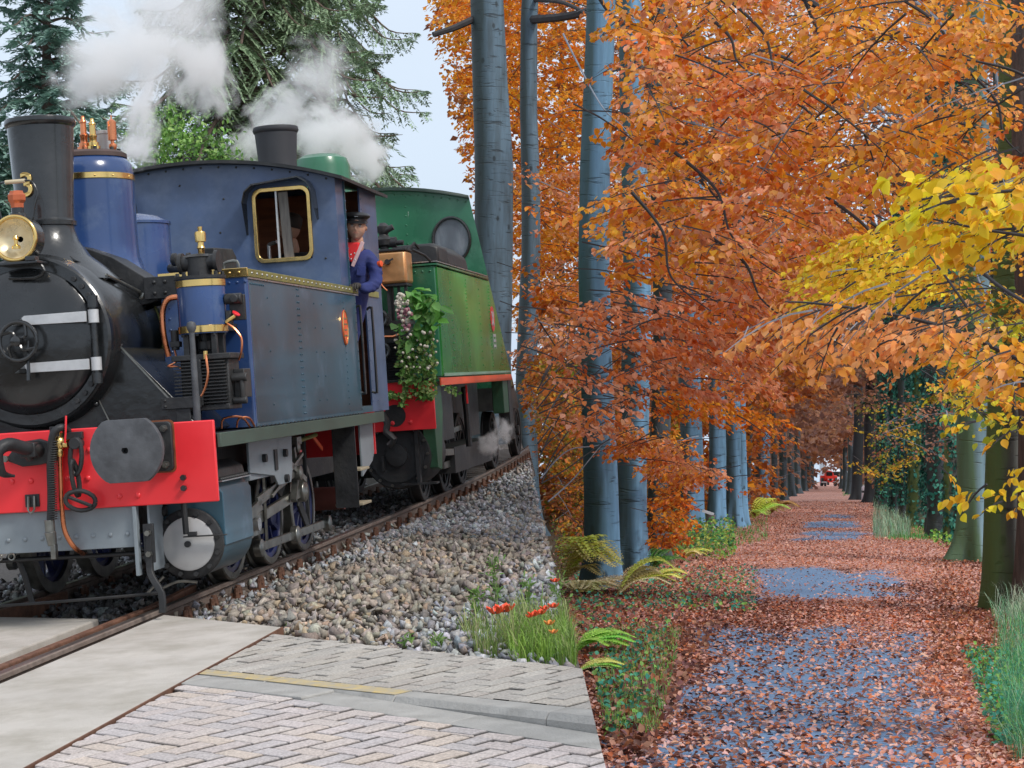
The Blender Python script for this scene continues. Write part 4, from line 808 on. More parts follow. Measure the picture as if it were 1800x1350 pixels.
    for z in (.405, .71): MB().b2(sx*1.15, sx*1.40, 4.067, 4.42, z-.012, z+.012).build('step_tread', M('worn step wood', (.34, .29, .20), .7), ST, bev=.004)
    MB().prism([(4.62, 1.10), (5.16, 1.10), (5.16, .82), (5.06, .74), (4.62, .62)], 'x', sx*1.27, sx*1.29).build('rear_frame_plate', GREY, LB, bev=.004)
MB().cyl((-.95, 5.25, .40), (.95, 5.25, .40), .11, n=20).build('rusty_cross_tank', M('rust red tube', (.16, .045, .035), .7, var=.35), LB)
MB().b2(-1.3, 1.3, 5.17, 5.20, .80, 1.19).build('rear_beam', RED, LB)
MB().b2(-.85, .85, 5.79, 6.6, 1.15, 2.1).build('rear_bunker', BLUED, LB, bev=.01)
MB().b2(-.6, .6, 5.2, 6.7, .6, 1.14).build('rear_frame', BLACKM, LB)
# ================================================================ THE GREEN LOCOMOTIVE (local y = railway y - 7.95)
GY = 7.95
LG = empty('steam_locomotive', TM @ Matrix.Translation((0, GY, .0)), 'green tank engine behind the blue one, red beam, copper pump and a round cab window', 'locomotive', 'steam locomotives coupled on the line')
def g(px, py, ax, val): return bpt(px, py, ax, val+(GY if ax == 1 else 0), GY)
MB().b2(-1.38, 1.38, -.035, 0, .93, 1.465).build('buffer_beam', RED, LG, bev=.008)
rivets([(1.1, -.036, 1.02), (1.1, -.036, 1.35), (.9, -.036, 1.02)], (0, -1, 0), .03, LG, RED)
MB().b2(-1.39, 1.39, -.06, .5, 1.468, 1.49).build('running_plate', BLACKM, LG, bev=.004)
MB().tube(bez([(.72, -.06, 1.12), (.80, -.12, 1.14), (.86, -.12, 1.02), (.84, -.12, .93), (.92, -.12, .85), (.86, -.1, .78)], 14), .04, 8).build('draw_hook', BLACKM, LG)
for sx in (1, -1):
    MB().lathe((sx*.93, 0, 1.1), (0, -1, 0), [(.14, 0), (.12, .04), (.1, .4), (.08, .41), (.08, .44)] if sx < 0 else [(.14, 0), (.12, .04)], 20).build('buffer_stock', BLACKM, LG)
    # big cylinder under the beam
    c = MB().lathe((sx*.90, .12, .66), (0, 1, 0), [(.36, 0), (.38, .03), (.38, .9), (.36, .95)], 44).build('cylinder', BLACKM, LG)
    MB().lathe((sx*.90, .11, .66), (0, -1, 0), [(.30, 0), (.30, .02), (.12, .03), (.12, .06), (.05, .07)], 36).b2(sx*.90-.16, sx*.90-.14, -.0, .08, .5, .66).build('cylinder_cover', BLACKM, c)
    for k in range(14):
        a = k*2*math.pi/14; MB().cyl((sx*.90+.34*math.cos(a), .12, .66+.34*math.sin(a)), (sx*.90+.34*math.cos(a), .09, .66+.34*math.sin(a)), .018, n=6).build('bolt', STEELD, c)
    MB().b2(sx*1.12, sx*1.16, .02, .10, .33, .93).b2(sx*.95, sx*1.35, -.05, .12, .33, .35).build('step_hanger', BLACKM, LG)
    MB().prism([(.10, 1.42), (.62, 1.42), (.66, 1.1), (.52, .8), (.40, .46), (.16, .50), (.12, .9)], 'x', sx*1.20, sx*1.34).build('green_step_plate', OLIVE if False else M('dark green frame paint', (.03, .10, .05), .5, var=.3), LG, bev=.006)
    MB().b2(sx*1.14, sx*1.20, .8, 2.1, .75, 1.42).build('frame_side', BLACKM, LG)
    MB().b2(sx*.60, sx*.64, .1, 7.5, .62, 1.45).build('main_frame', BLACKM, LG)
    MB().b2(sx*1.395, sx*1.41, .3, 6.6, 1.40, 1.485).build('footplate_edge', ORANGE, LG, bev=.003)
    T_ = MB().prism([(sx*.72, 1.50), (sx*1.36, 1.50), (sx*1.372, 1.53), (sx*1.372, 2.74), (sx*1.35, 2.76), (sx*.72, 2.76)], 'y', .70, 6.15).build('side_tank', GREENL, LG, bev=.008)
    MB().b2(sx*.73, sx*1.355, .655, .70, 1.50, 2.755).build('tank_front', GREEN, T_, bev=.01)
    for z, w_ in ((2.765, .02), (2.80, .012)): MB().b2(sx*.70, sx*(1.385), .64, 6.15, z, z+w_).build('top_moulding', STEEL if w_ < .015 else GREEN, T_, bev=.002)
    rv = []
    for y in (1.5, 2.55, 3.6, 4.4, 5.35): rv += line((sx*1.373, y, 1.62), (sx*1.373, y, 2.6), 12)
    for y in (2.62, 4.47): rv += line((sx*1.373, y, 1.6), (sx*1.373, y, 2.68), 26)
    rv += line((sx*1.373, 5.9, 1.6), (sx*1.373, 5.9, 2.4), 10)
    rivets(rv, (sx, 0, 0), .013, T_, GREENL)
    rivets(line((sx*.95, .653, 2.70), (sx*1.3, .653, 2.70), 5), (0, -1, 0), .014, T_, GREEN)
    MB().b2(sx*1.373, sx*1.385, .7, 6.1, 1.50, 1.535).build('bottom_angle', M('pale green edge', (.22, .38, .28), .4), T_)
    ov = MB().prism([(4.62+.16*math.cos(t), 2.24+.17*math.sin(t)) for t in [2*math.pi*i/24 for i in range(24)]], 'x', sx*1.373, sx*1.384).build('oval_works_plate', RED, T_)
    MB().bar((sx*1.386, 4.55, 2.33), (sx*1.386, 4.69, 2.15), .004, .05, up=(0, 0, 1)).bar((sx*1.387, 4.69, 2.33), (sx*1.387, 4.55, 2.15), .004, .05).build('plate_mark', WHITEM, ov)
    mm = MB()
    for z in (1.86, 1.93, 2.0): mm.b2(sx*1.374, sx*1.38, 4.6, 4.82, z, z+.035)
    mm.b2(sx*1.374, sx*1.378, 4.6, 4.62, 1.84, 2.04).b2(sx*1.374, sx*1.378, 4.8, 4.82, 1.84, 2.04).build('works_lettering', WHITEM, ov)
    MB().prism([(.80, 2.82), (.80, 3.04), (1.25, 3.04), (1.35, 3.0), (1.35, 2.82)], 'y', 1.0, 1.6).prism([(.85, 2.82), (.85, 3.10), (1.15, 3.10), (1.3, 2.98), (1.33, 2.82)], 'y', 1.75, 3.2).build('tank_top_box', BLACKM, LG, bev=.03) if sx > 0 else None
    for wy, r in ((2.2, .42), (3.75, .5), (5.3, .5)): wheel(sx*.735+railx(wy+GY, 1)-.745, wy, r, LG, BLACKM, sx, 9)
    MB().bar((sx*1.02, 2.2, .42), (sx*1.02, 5.3, .42), .03, .08).bar((sx*1.08, 1.2, .62), (sx*1.08, 3.75, .52), .03, .08).b2(sx*1.0, sx*1.1, 1.0, 1.8, .72, .76).b2(sx*1.0, sx*1.1, 1.2, 1.5, .55, .72).bar((sx*1.12, 1.5, .8), (sx*1.12, 3.0, .85), .03, .06).build('side_rods', STEELD, LG)
    MB().tube([(sx*1.2, 3.0, 1.35), (sx*1.2, 3.1, 1.0), (sx*1.2, 3.12, .6)], .04, 8).build('sand_pipe', BLACKM, LG)
    MB().bar((sx*1.3, 2.6, 1.38), (sx*1.3, 2.62, 1.15), .02, .02).build('red_lever', RED, LG)
    MB().b2(sx*1.20, sx*1.36, 5.3, 5.75, .95, 1.42).build('tool_box', M('dark green frame paint', (.03, .10, .05)), LG, bev=.01)
    MB().b2(sx*1.2, sx*1.36, 5.8, 6.1, .62, 1.42).build('cab_step', BLACKM, LG, bev=.006)
MB().b2(-.6, .6, .3, 7, .72, 1.3).build('under_frame', BLACKM, LG)
MB().b2(-.75, 1.1, 2.6, 5.6, .30, .62).build('ash_pan', BLACKM, LG)
gs = MB().lathe((-.1, .25, 2.25), (0, 1, 0), [(.62, 0), (.70, .02), (.70, 1.4), (.66, 1.42), (.66, 4.2)], 40).build('boiler', GREEN, LG)
c0 = g(488, 285, 1, .35); c1 = g(488, 224, 1, .35)
MB().lathe((c0.x+.0, .35, 2.9), (0, 0, 1), [(.23, 0), (.215, .1), (.215, c0.z-2.9), (.238, c1.z-2.9-.07), (.25, c1.z-2.9-.06), (.26, c1.z-2.9-.035), (.25, c1.z-2.9), (.22, c1.z-2.9), (.20, c1.z-3.2)], 48, cap=False).build('chimney', M('grey black chimney', (.04, .043, .05), .6, var=.15), LG)
c2 = g(566, 300, 1, 2.0); c3 = g(566, 272, 1, 2.0); hz = c3.z
MB().lathe((c2.x, 2.0, 2.8), (0, 0, 1), [(.4, 0), (.36, .1), (.345, hz-2.8-.16), (.31, hz-2.8-.06), (.22, hz-2.8-.01), (.02, hz-2.8)], 44).build('steam_dome', GREEN, LG)
# cab
gy = 4.45
RT = [g(px, py, 1, gy) for px, py in ((655, 337), (700, 334), (760, 335), (822, 343))]
def gz(x):                                                     # roof curve through the measured points
    return 4.06-.11*(x+.15)**2
gf = MB()
wc = g(794, 422, 1, gy); wr_x, wr_z = .25, .30
NN = 48
outer = []
for i in range(NN):
    t = 2*math.pi*i/NN; c, s_ = math.cos(t), math.sin(t)
    ts = []
    if c > 1e-6: ts.append((1.30-wc.x)/c)
    if c < -1e-6: ts.append((wc.x-.35)/-c)
    if s_ > 1e-6: ts.append((3.76-wc.z)/s_)
    if s_ < -1e-6: ts.append((wc.z-2.82)/-s_)
    k = min(ts); outer.append((wc.x+c*k, wc.z+s_*k))
inner = [(wc.x+wr_x*.98*math.cos(2*math.pi*i/NN), wc.z+wr_z*.98*math.sin(2*math.pi*i/NN)) for i in range(NN)]
w_ = ring(outer, inner, 'y', gy, gy+.02)
xs = np.linspace(.35, 1.30, 8); w_.prism([(x, 3.76) for x in xs]+[(x, gz(x)) for x in xs[::-1]], 'y', gy, gy+.02)
xs = np.linspace(-1.6, .35, 10); w_.prism([(x, 1.5) for x in xs]+[(x, gz(x)) for x in xs[::-1]], 'y', gy, gy+.02)
w_.b2(.35, 1.30, gy, gy+.02, 1.5, 2.82).b2(1.30, 1.37, gy, gy+.02, 2.8, gz(1.33)-.02)
w_.build('cab_front', GREEN, LG, smooth=0)
wf = MB(); P_ = [(wc.x+wr_x*math.cos(2*math.pi*i/40), gy-.02, wc.z+wr_z*math.sin(2*math.pi*i/40)) for i in range(41)]
wf = wf.tube(P_, .022, 8).build('round_window_frame', BLACK, LG)
MB().prism([(wc.x+wr_x*.99*math.cos(2*math.pi*i/40), wc.z+wr_z*.99*math.sin(2*math.pi*i/40)) for i in range(40)], 'y', gy+.004, gy+.01).build('pane', M('grey cab window glass', (.13, .15, .18), .2, var=.35, scale=5, dirt=(.34, .36, .38), damt=.35, stretch=(1, 1, .3)), wf)
rivets(line((.32, gy-.001, 2.95), (.32, gy-.001, 3.95), 9)+[(x, gy-.001, gz(x)-.05) for x in np.linspace(-1, 1.25, 22)], (0, -1, 0), .014, LG, GREEN)
xs = np.linspace(-1.7, 1.55, 15); vs = []
for y in (gy-.10, gy+2.6): vs += [(x, y, gz(x)+.045) for x in xs]+[(x, y, gz(x)+.002) for x in xs[::-1]]
n = 30; MB().add(vs, [tuple(range(n)), tuple(range(2*n-1, n-1, -1))]+[(i, (i+1) % n, n+(i+1) % n, n+i) for i in range(n)]).build('cab_roof', M('dark green roof', (.035, .06, .05), .6), LG, smooth=30)
MB().b2(1.35, 1.37, gy+.03, gy+2.5, 2.84, 3.75).build('cab_side', GREEN, LG)
MB().b2(-1.4, 1.4, 6.2, 6.9, 1.5, 3.1).build('coal_bunker', GREENL, LG, bev=.01)
# coupled wagon behind, seen as dark running gear
WG = empty('goods_wagon', TM @ Matrix.Translation((-.2, GY+7.6, 0)), 'dark wagon coupled behind the green engine, only its running gear showing', 'wagon')
MB().b2(-1.2, 1.2, 0, 8, .95, 1.3).build('under_frame', BLACKM, WG, bev=.01); MB().b2(-1.25, 1.25, .1, 8, 1.3, 2.9).build('wagon_body', GREEN, WG, bev=.01)
for wy in (1.6, 6.0):
    for sx in (1, -1): wheel(sx*.735+railx(GY+7.6+wy, 1)-.745+.2, wy, .46, WG, BLACKM, sx, 9); MB().b2(sx*.95, sx*1.1, wy-.25, wy+.25, .45, .95).build('axle_box', BLACKM, WG, bev=.02)
# pump with copper box
gp = MB().b2(.70, 1.13, .14, .52, 2.56, 2.92).build('copper_pump_box', COPPERB, LG, bev=.03)
MB().b2(.69, 1.14, .13, .53, 2.92, 2.945).b2(.72, 1.12, .16, .5, 2.53, 2.56).build('box_lid', BLACKM, gp, bev=.004)
MB().cyl((.93, .14, 2.80), (.93, .08, 2.80), .03, n=12).bar((.85, .09, 2.77), (1.0, .09, 2.83), .012, .02).build('box_cock', BLACKM, gp)
MB().tube(bez([(.90, .09, 2.79), (.85, .07, 2.76), (.83, .07, 2.66), (.86, .06, 2.55), (.92, .05, 2.48)], 14), .008, 6).tube(bez([(.70, .08, 2.76), (.76, .07, 2.75), (.775, .06, 2.66), (.79, .05, 2.55), (.86, .03, 2.5)], 14), .008, 6).build('oil_pipes', COPPER, gp)
MB().lathe((.86, .33, 2.945), (0, 0, 1), [(.05, 0), (.05, .04), (.09, .06), (.10, .12), (.06, .16), (.05, .18), (.07, .21), (.07, .27), (.03, .31)], 14).cyl((.72, .33, 3.03), (1.0, .33, 3.03), .06, n=14).cyl((.98, .33, 3.02), (1.08, .33, 3.02), .03, n=10).cyl((.86, .3, 3.15), (.98, .3, 3.20), .035, n=10).build('pump_top_casting', BLACKM, gp)
MB().b2(.64, .68, .2, .26, 2.9, 3.25).build('white_post', WHITEM, LG)
for k in range(6): MB().bar((.45, .35+.03*k, 2.95+.035*k), (.72, .30+.03*k, 2.90+.035*k), .02, .025).build('firewood', WOODG, LG)
MB().tube(bez([(.66, .2, 2.95), (.67, .2, 3.04), (.74, .2, 3.06), (.78, .2, 2.98)], 8), .012, 6).build('hoop', BLACKM, LG)
MB().tube([(1.18, .3, 2.93), (1.30, .4, 2.86), (1.34, .5, 2.80)], .015, 6).tube([(1.10, .5, 2.95), (1.16, .55, 3.02), (1.2, .6, 2.96)], .02, 6).build('pump_pipes', BLACKM, LG)
st = MB()
for x in (.76, .88, 1.0, 1.08): st.b2(x, x+.03, .2, .24, 2.15, 2.54)
st.cyl((.9, .3, 2.15), (.9, .3, 2.54), .04).b2(.72, 1.12, .16, .5, 2.10, 2.15).build('pump_stand', BLACKM, gp)
for z in (1.92, 2.28): MB().torus((.80, .10, z-.1), (0, -1, .0), .085, .022, 20, 8).cyl((.80, .10, z-.1), (.80, .20, z-.1), .06, n=14).build('pump_valve', BLACK, gp)
cyl_ = MB().b2(.78, 1.10, .18, .48, 1.50, 2.1).build('pump_air_cylinder', BLACKM, gp)
for k in range(14):
    z = 1.54+k*.028; MB().b2(.74, 1.14, .13, .52, z, z+.010).build('cooling_fin', BLACKM, cyl_)
MB().tube([(.78, .06, 1.98), (.95, .05, 1.97), (1.12, .06, 2.02)], .016, 8).build('copper_pipe', COPPER, gp)
# ---------------------------------------------------------------- flower garland hanging over the beam
GR = empty('flower_garland', TM @ Matrix.Translation((1.2, GY-.1, 1.5)), 'hanging garland of green leaves and white flowers in front of the green engine', 'garland')
GRo = np.array([1.2, GY-.1, 1.5])
def gar(n, px0, px1, py0, py1, fn):
    out = []
    while len(out) < n:
        px, py = rng.uniform(px0, px1), rng.uniform(py0, py1)
        if fn(px, py): p = bpt(px, py, 1, GY-.12+rng.uniform(-.14, .10)); out.append(p[:])
    return np.array(out)
P = gar(95, 684, 775, 503, 598, lambda x, y: ((x-733)/40)**2+((y-553)/47)**2 < 1 and not ((x-712)/17)**2+((y-550)/30)**2 < 1)
D = rdir(len(P))*.6+np.array([.25, -.4, -.5]); leafmesh('large_leaves', P, D, rdir(len(P))+np.array([.2, -1.2, .6]), rng.uniform(.10, .19, len(P)), rng.uniform(.035, .06, len(P)), pick([(.10, .30, .05), (.14, .38, .07), (.07, .22, .045), (.20, .42, .12)], len(P)), LEAFG, GR, off=GRo)
P = gar(700, 690, 772, 590, 700, lambda x, y: abs(x-(732+(y-600)*.03)) < 36*(1-.25*abs((y-640)/60)))
P2 = gar(60, 676, 700, 690, 712, lambda x, y: abs((y-690)-(700-x)*.3) < 5); P3 = np.concatenate([gar(40, 702, 712, 690, 712, lambda x, y: True), gar(40, 735, 765, 690, 700, lambda x, y: True), gar(30, 780, 806, 678, 692, lambda x, y: abs(y-(676+(x-780)*.6)) < 5)])
P = np.concatenate([P, P2, P3]); D = rdir(len(P))+np.array([0, -.3, -.5])
leafmesh('small_leaves', P, D, rdir(len(P))+np.array([.2, -1, .5]), rng.uniform(.035, .065, len(P)), rng.uniform(.014, .026, len(P)), pick([(.12, .27, .05), (.20, .36, .10), (.08, .19, .04), (.30, .40, .14)], len(P)), LEAFG, GR, off=GRo)
fl = MB(); fc2 = MB(); fp2 = MB()
P = gar(120, 694, 745, 518, 580, lambda x, y: ((x-(708+(y-520)*.18))/13)**2+((y-548)/32)**2 < 1)
for i, p in enumerate(P): (fp2 if (p[2] < 2.28 and i % 2) else fl).dome(Vector(p)+Vector((0, -.1, 0)), (random.uniform(-.4, .5), -1, random.uniform(-.2, .8)), random.uniform(.014, .026), .8)
P = gar(50, 696, 772, 578, 650, lambda x, y: rng.uniform() < .5 or y < 600)
for p in P: fl.dome(Vector(p)+Vector((0, -.09, 0)), (random.uniform(-.4, .5), -1, random.uniform(-.2, .8)), random.uniform(.012, .022), .8)
fl.build('white_flowers', M('cream petals', (.62, .58, .48), .7, var=.15, scale=30), GR, kind='stuff').location = -Vector(GRo)
fp2.build('pink_flowers', M('dusky pink petals', (.34, .14, .18), .7, var=.2, scale=30), GR, kind='stuff').location = -Vector(GRo)
# ---------------------------------------------------------------- people
def skin(name, verts, edges, rad, mat, parent, sub=2, label=None):
    me = bpy.data.meshes.new(name); me.from_pydata([tuple(v) for v in verts], edges, []); o = link(name, me, mat, parent, label=label)
    s_ = o.modifiers.new('skin', 'SKIN'); s_.use_smooth_shade = True
    for i, r in enumerate(rad):
        r = r if isinstance(r, tuple) else (r, r); me.skin_vertices[0].data[i].radius = r
    me.skin_vertices[0].data[0].use_root = True
    b = o.modifiers.new('sub', 'SUBSURF'); b.levels = sub; b.render_levels = sub
    dg = bpy.context.evaluated_depsgraph_get(); dg.update(); m2 = bpy.data.meshes.new_from_object(o.evaluated_get(dg)); o.modifiers.clear(); o.data = m2; m2.shade_smooth()
    if not len(m2.materials): m2.materials.append(mat)
    return o
def head(parent, c, yaw, pitch, roll, h, mat, parts):
    """head of height h (chin to crown), nose along local -y"""
    bm = bmesh.new(); bmesh.ops.create_uvsphere(bm, u_segments=40, v_segments=30, radius=1)
    for v in bm.verts:
        x, y, z = v.co; ax = abs(x)
        w = .70 if z > 0 else .70-.20*(-z)**1.5
        d = .86 if y > 0 else (.80 if z > -.2 else .80-.05*(-z))
        nx, ny, nz_ = x*w, y*d, z
        if y < 0:
            f = max(0, 1-(ax/.16)**2)
            if -.35 < z < .22: ny -= f*.20*max(0, 1-((z+.18)/.3)**2)*(1.0)                       # nose
            e = math.exp(-((ax-.30)/.13)**2-((z-.04)/.10)**2); ny += .09*e                         # eye sockets
            ny -= .05*math.exp(-((z-.17)/.06)**2)*math.exp(-(ax/.42)**2)                            # brow
            ny -= .07*math.exp(-((z+.46)/.05)**2)*math.exp(-(ax/.22)**2); ny += .05*math.exp(-((z+.52)/.03)**2)*math.exp(-(ax/.2)**2); ny -= .05*math.exp(-((z+.575)/.045)**2)*math.exp(-(ax/.17)**2)
            ny -= .12*math.exp(-((z+.85)/.16)**2)*math.exp(-(ax/.3)**2)                             # chin
            ny -= .04*math.exp(-((ax-.38)/.14)**2-((z+.12)/.14)**2)                                 # cheekbones
        v.co = (nx*h/2, ny*h/2, nz_*h/2)
    me = bpy.data.meshes.new('head'); bm.to_mesh(me); bm.free(); me.shade_smooth(); o = link('head', me, mat, parent); me.materials.append(SKIND)
    for p_ in me.polygons:
        c_ = p_.center/h*2
        if c_.z < -.36-.10*math.cos(c_.x*9)*(1 if c_.y < -.5 else 0) and c_.y < .25 and not (abs(c_.x) < .22 and -.54 < c_.z < -.44): p_.material_index = 1  # stubble colour that also paints shading onto the jaw
    o.matrix_local = Matrix.Translation(c) @ Matrix.Rotation(yaw, 4, 'Z') @ Matrix.Rotation(pitch, 4, 'X') @ Matrix.Rotation(roll, 4, 'Y')
    for sx in (1, -1):
        MB().lathe((sx*.69*h/2, .02*h, -.02*h), (sx, .35, 0), [(.01*h, 0), (.075*h, .01*h), (.085*h, .035*h), (.05*h, .03*h), (.02*h, .01*h)], 12).build('ear', mat, o)
        MB().lathe((sx*.29*h/2, -.345*h, .022*h), (0, -1, 0), [(.052*h, 0), (.046*h, .022*h), (.02*h, .033*h)], 10).build('eye', M('eye', (.30, .26, .24), .2), o)
        MB().lathe((sx*.29*h/2, -.366*h, .022*h), (0, -1, 0), [(.028*h, 0), (.02*h, .010*h)], 8).build('pupil', BLACK, o)
        MB().bar((sx*.10*h/1.2, -.385*h, .075*h), (sx*.22*h, -.355*h, .075*h), .03*h, .026*h).build('eyebrow', LEATH, o)
    MB().bar((-.08*h, -.400*h, -.257*h), (.08*h, -.400*h, -.257*h), .03*h, .022*h).build('mouth', M('lips', (.30, .10, .08), .5), o)
    return o
DV = empty('person', TM @ Matrix.Translation((1.25, 4.7, 1.26)), 'train driver in black peaked cap, blue jacket and red neckerchief leaning out of the cab', 'person')
def dv(x, y, z): return Vector((x-1.25, y-4.7, z-1.26))
V_ = [dv(1.24, 4.80, 2.10), dv(1.28, 4.79, 2.28), dv(1.32, 4.77, 2.44), dv(1.35, 4.75, 2.58), dv(1.335, 4.735, 2.69),                   # 0-4 pelvis..chest..neck base
      dv(1.45, 4.73, 2.625), dv(1.515, 4.72, 2.52), dv(1.515, 4.67, 2.38), dv(1.45, 4.57, 2.325), dv(1.39, 4.50, 2.345),                    # 5-9 arm to wrist
      dv(1.17, 4.76, 2.62), dv(1.10, 4.66, 2.45), dv(1.12, 4.52, 2.38),                                                                    # 10-12 other arm
      dv(1.24, 4.82, 2.0), dv(1.16, 4.84, 1.78), dv(1.13, 4.86, 1.6), dv(1.06, 4.86, 2.0), dv(1.0, 4.88, 1.7), dv(.98, 4.90, 1.34), dv(1.12, 4.88, 1.34)]
E_ = [(0, 1), (1, 2), (2, 3), (3, 4), (3, 5), (5, 6), (6, 7), (7, 8), (8, 9), (3, 10), (10, 11), (11, 12), (0, 13), (13, 14), (14, 15), (0, 16), (16, 17), (17, 18), (15, 19)]
R_ = [(.15, .12), (.16, .13), (.17, .13), (.15, .11), .07, .078, .068, .066, .060, .050, .08, .062, .05, .095, .085, .07, .095, .08, .07, .065]
bd = skin('body', V_, E_, R_, NAVY, DV, 3)
for v in bd.data.vertices:
    q = v.co; nrm = v.normal; arm_ = 1 if q.x > .14 else .5
    f_ = math.sin(q.z*95+q.x*40+2*math.sin(q.y*30+q.z*20))*.5+noise.noise(q*22)
    v.co = q+nrm*f_*.0065*arm_
skin('neck', [dv(1.345, 4.72, 2.64), dv(1.365, 4.67, 2.75), dv(1.38, 4.63, 2.84)], [(0, 1), (1, 2)], [.07, .062, .065], SKIN, DV)
hd = head(DV, dv(1.385, 4.60, 2.895), math.radians(9), math.radians(-3), math.radians(6), .24, SKIN, None)
MB().lathe((0, .01, -.035), (0, -.12, -1), [(.083, -.02), (.078, .02), (.06, .06), (.03, .082)], 16).build('stubble', SKIND, hd) if False else None
# peaked cap
cap = MB(); cap.lathe((0, .012, .045), (0, -.10, 1), [(.094, 0), (.094, .035), (.118, .055), (.120, .068), (.10, .088), (.05, .098), (.01, .10)], 28).build('peaked_cap', LEATH, hd)
vs = []; fs = []
for i in range(13):
    a = math.radians(-78+156*i/12); r0 = .092; x0, y0 = r0*math.sin(a), -r0*math.cos(a)+.012; k = .048*math.cos(a*.9)+.01
    vs += [(x0, y0, .058), (x0*(1+.25*0)+k*.3*math.sin(a), y0-k, .050-k*.45), (x0+k*.3*math.sin(a), y0-k, .045-k*.45), (x0, y0, .042)]
for i in range(12):
    for k in range(4): fs.append((i*4+k, i*4+(k+1) % 4, i*4+4+(k+1) % 4, i*4+4+k))
MB().add(vs, fs).build('cap_peak', LEATH, hd)
MB().box((0, -.108, .093), (.03, .004, .014)).build('cap_badge', STEEL, hd)
MB().torus((0, .012, .055), (0, -.10, 1), .095, .005, 24, 6).build('cap_band', BLACKM, hd)
MB().lathe((0, .035, .03), (0, .3, -1), [(.088, 0), (.086, .03), (.06, .06)], 18).build('hair', M('dark hair', (.03, .02, .015), .7), hd)
MB().prism([(dv(1.29, 0, 0).x, 2.765-1.26), (dv(1.41, 0, 0).x, 2.755-1.26), (dv(1.40, 0, 0).x, 2.70-1.26), (dv(1.33, 0, 0).x, 2.57-1.26), (dv(1.28, 0, 0).x, 2.62-1.26)], 'y', dv(0, 4.555, 0).y, dv(0, 4.66, 0).y).build('red_neckerchief', CLOTHR, DV, bev=.012)
MB().bar(dv(1.44, 4.575, 2.76), dv(1.33, 4.56, 2.54), .02, .035).build('shirt_collar', M('pale striped collar', (.62, .42, .44), .8), DV, bev=.006)
nk = MB()
for k in range(7): nk.dome(dv(1.29+.035*(k % 3), 4.554, 2.60+.05*(k//3)+.01*(k % 2)), (0, -1, 0), .008, .4)
nk.build('scarf_dots', WHITEM, DV, kind='stuff')
MB().lathe(dv(1.565, 4.69, 2.555), (.9, -.35, .1), [(.028, -.02), (.028, .012), (.024, .014)], 14).build('orange_badge', ORANGE, DV)
MB().bar(dv(1.36, 4.595, 2.50), dv(1.44, 4.60, 2.49), .006, .085).build('breast_pocket', NAVY, DV, bev=.004)
# gloved hand on the tank edge
GL = M('dark work glove', (.05, .045, .04), .9, bump=.3)
skin('gloved_hand', [dv(1.40, 4.50, 2.35), dv(1.38, 4.46, 2.36), dv(1.36, 4.42, 2.365)], [(0, 1), (1, 2)], [.04, (.042, .028), (.042, .022)], GL, DV)
for k in range(4):
    y = 4.455-.0*k; xo = 1.335+.022*k
    skin('finger', [dv(xo, 4.43, 2.365), dv(xo+.004, 4.395, 2.362-.004*k), dv(xo+.006, 4.375, 2.34), dv(xo+.006, 4.375, 2.31+.004*abs(k-1))], [(0, 1), (1, 2), (2, 3)], [.011, .011, .010, .009], GL, DV, 1)
skin('thumb', [dv(1.335, 4.46, 2.36), dv(1.315, 4.43, 2.355), dv(1.31, 4.405, 2.345)], [(0, 1), (1, 2)], [.013, .012, .010], GL, DV, 1)
# fireman inside, looking to the left of the picture
FM = empty('person', TM @ Matrix.Translation((.75, 4.65, 1.26)), 'fireman in dark clothes inside the cab, seen in profile through the brass window', 'person')
def fm(x, y, z): return Vector((x-.75, y-4.65, z-1.26))
V_ = [fm(.80, 4.72, 1.95), fm(.80, 4.71, 2.2), fm(.80, 4.70, 2.45), fm(.79, 4.69, 2.62), fm(.77, 4.68, 2.70), fm(.62, 4.66, 2.63), fm(.58, 4.60, 2.45), fm(.62, 4.45, 2.35), fm(.98, 4.70, 2.63), fm(1.02, 4.68, 2.42), fm(.98, 4.55, 2.25), fm(.74, 4.74, 1.7), fm(.74, 4.74, 1.33), fm(.88, 4.74, 1.7), fm(.88, 4.74, 1.33)]
skin('body', V_, [(0, 1), (1, 2), (2, 3), (3, 4), (3, 5), (5, 6), (6, 7), (3, 8), (8, 9), (9, 10), (0, 11), (11, 12), (0, 13), (13, 14)], [(.15, .12), (.15, .12), (.16, .13), (.15, .11), .075, .085, .068, .05, .085, .068, .05, .09, .07, .09, .07], DARKC, FM)
skin('neck', [fm(.77, 4.68, 2.68), fm(.755, 4.67, 2.78), fm(.75, 4.665, 2.86)], [(0, 1), (1, 2)], [.065, .058, .06], SKIN, FM)
fh = head(FM, fm(.735, 4.655, 2.955), math.radians(-72), 0, 0, .25, SKIN, None)
MB().lathe((0, .02, .0), (0, .25, 1), [(.092, -.01), (.098, .04), (.094, .09), (.06, .125), (.01, .135)], 24).build('hair', M('dark hair', (.03, .02, .015)), fh)
skin('forearm_hand', [fm(.60, 4.45, 2.36), fm(.62, 4.38, 2.50), fm(.635, 4.33, 2.68), fm(.64, 4.32, 2.74)], [(0, 1), (1, 2), (2, 3)], [.04, .038, .032, .028], SKIN, FM) if False else None
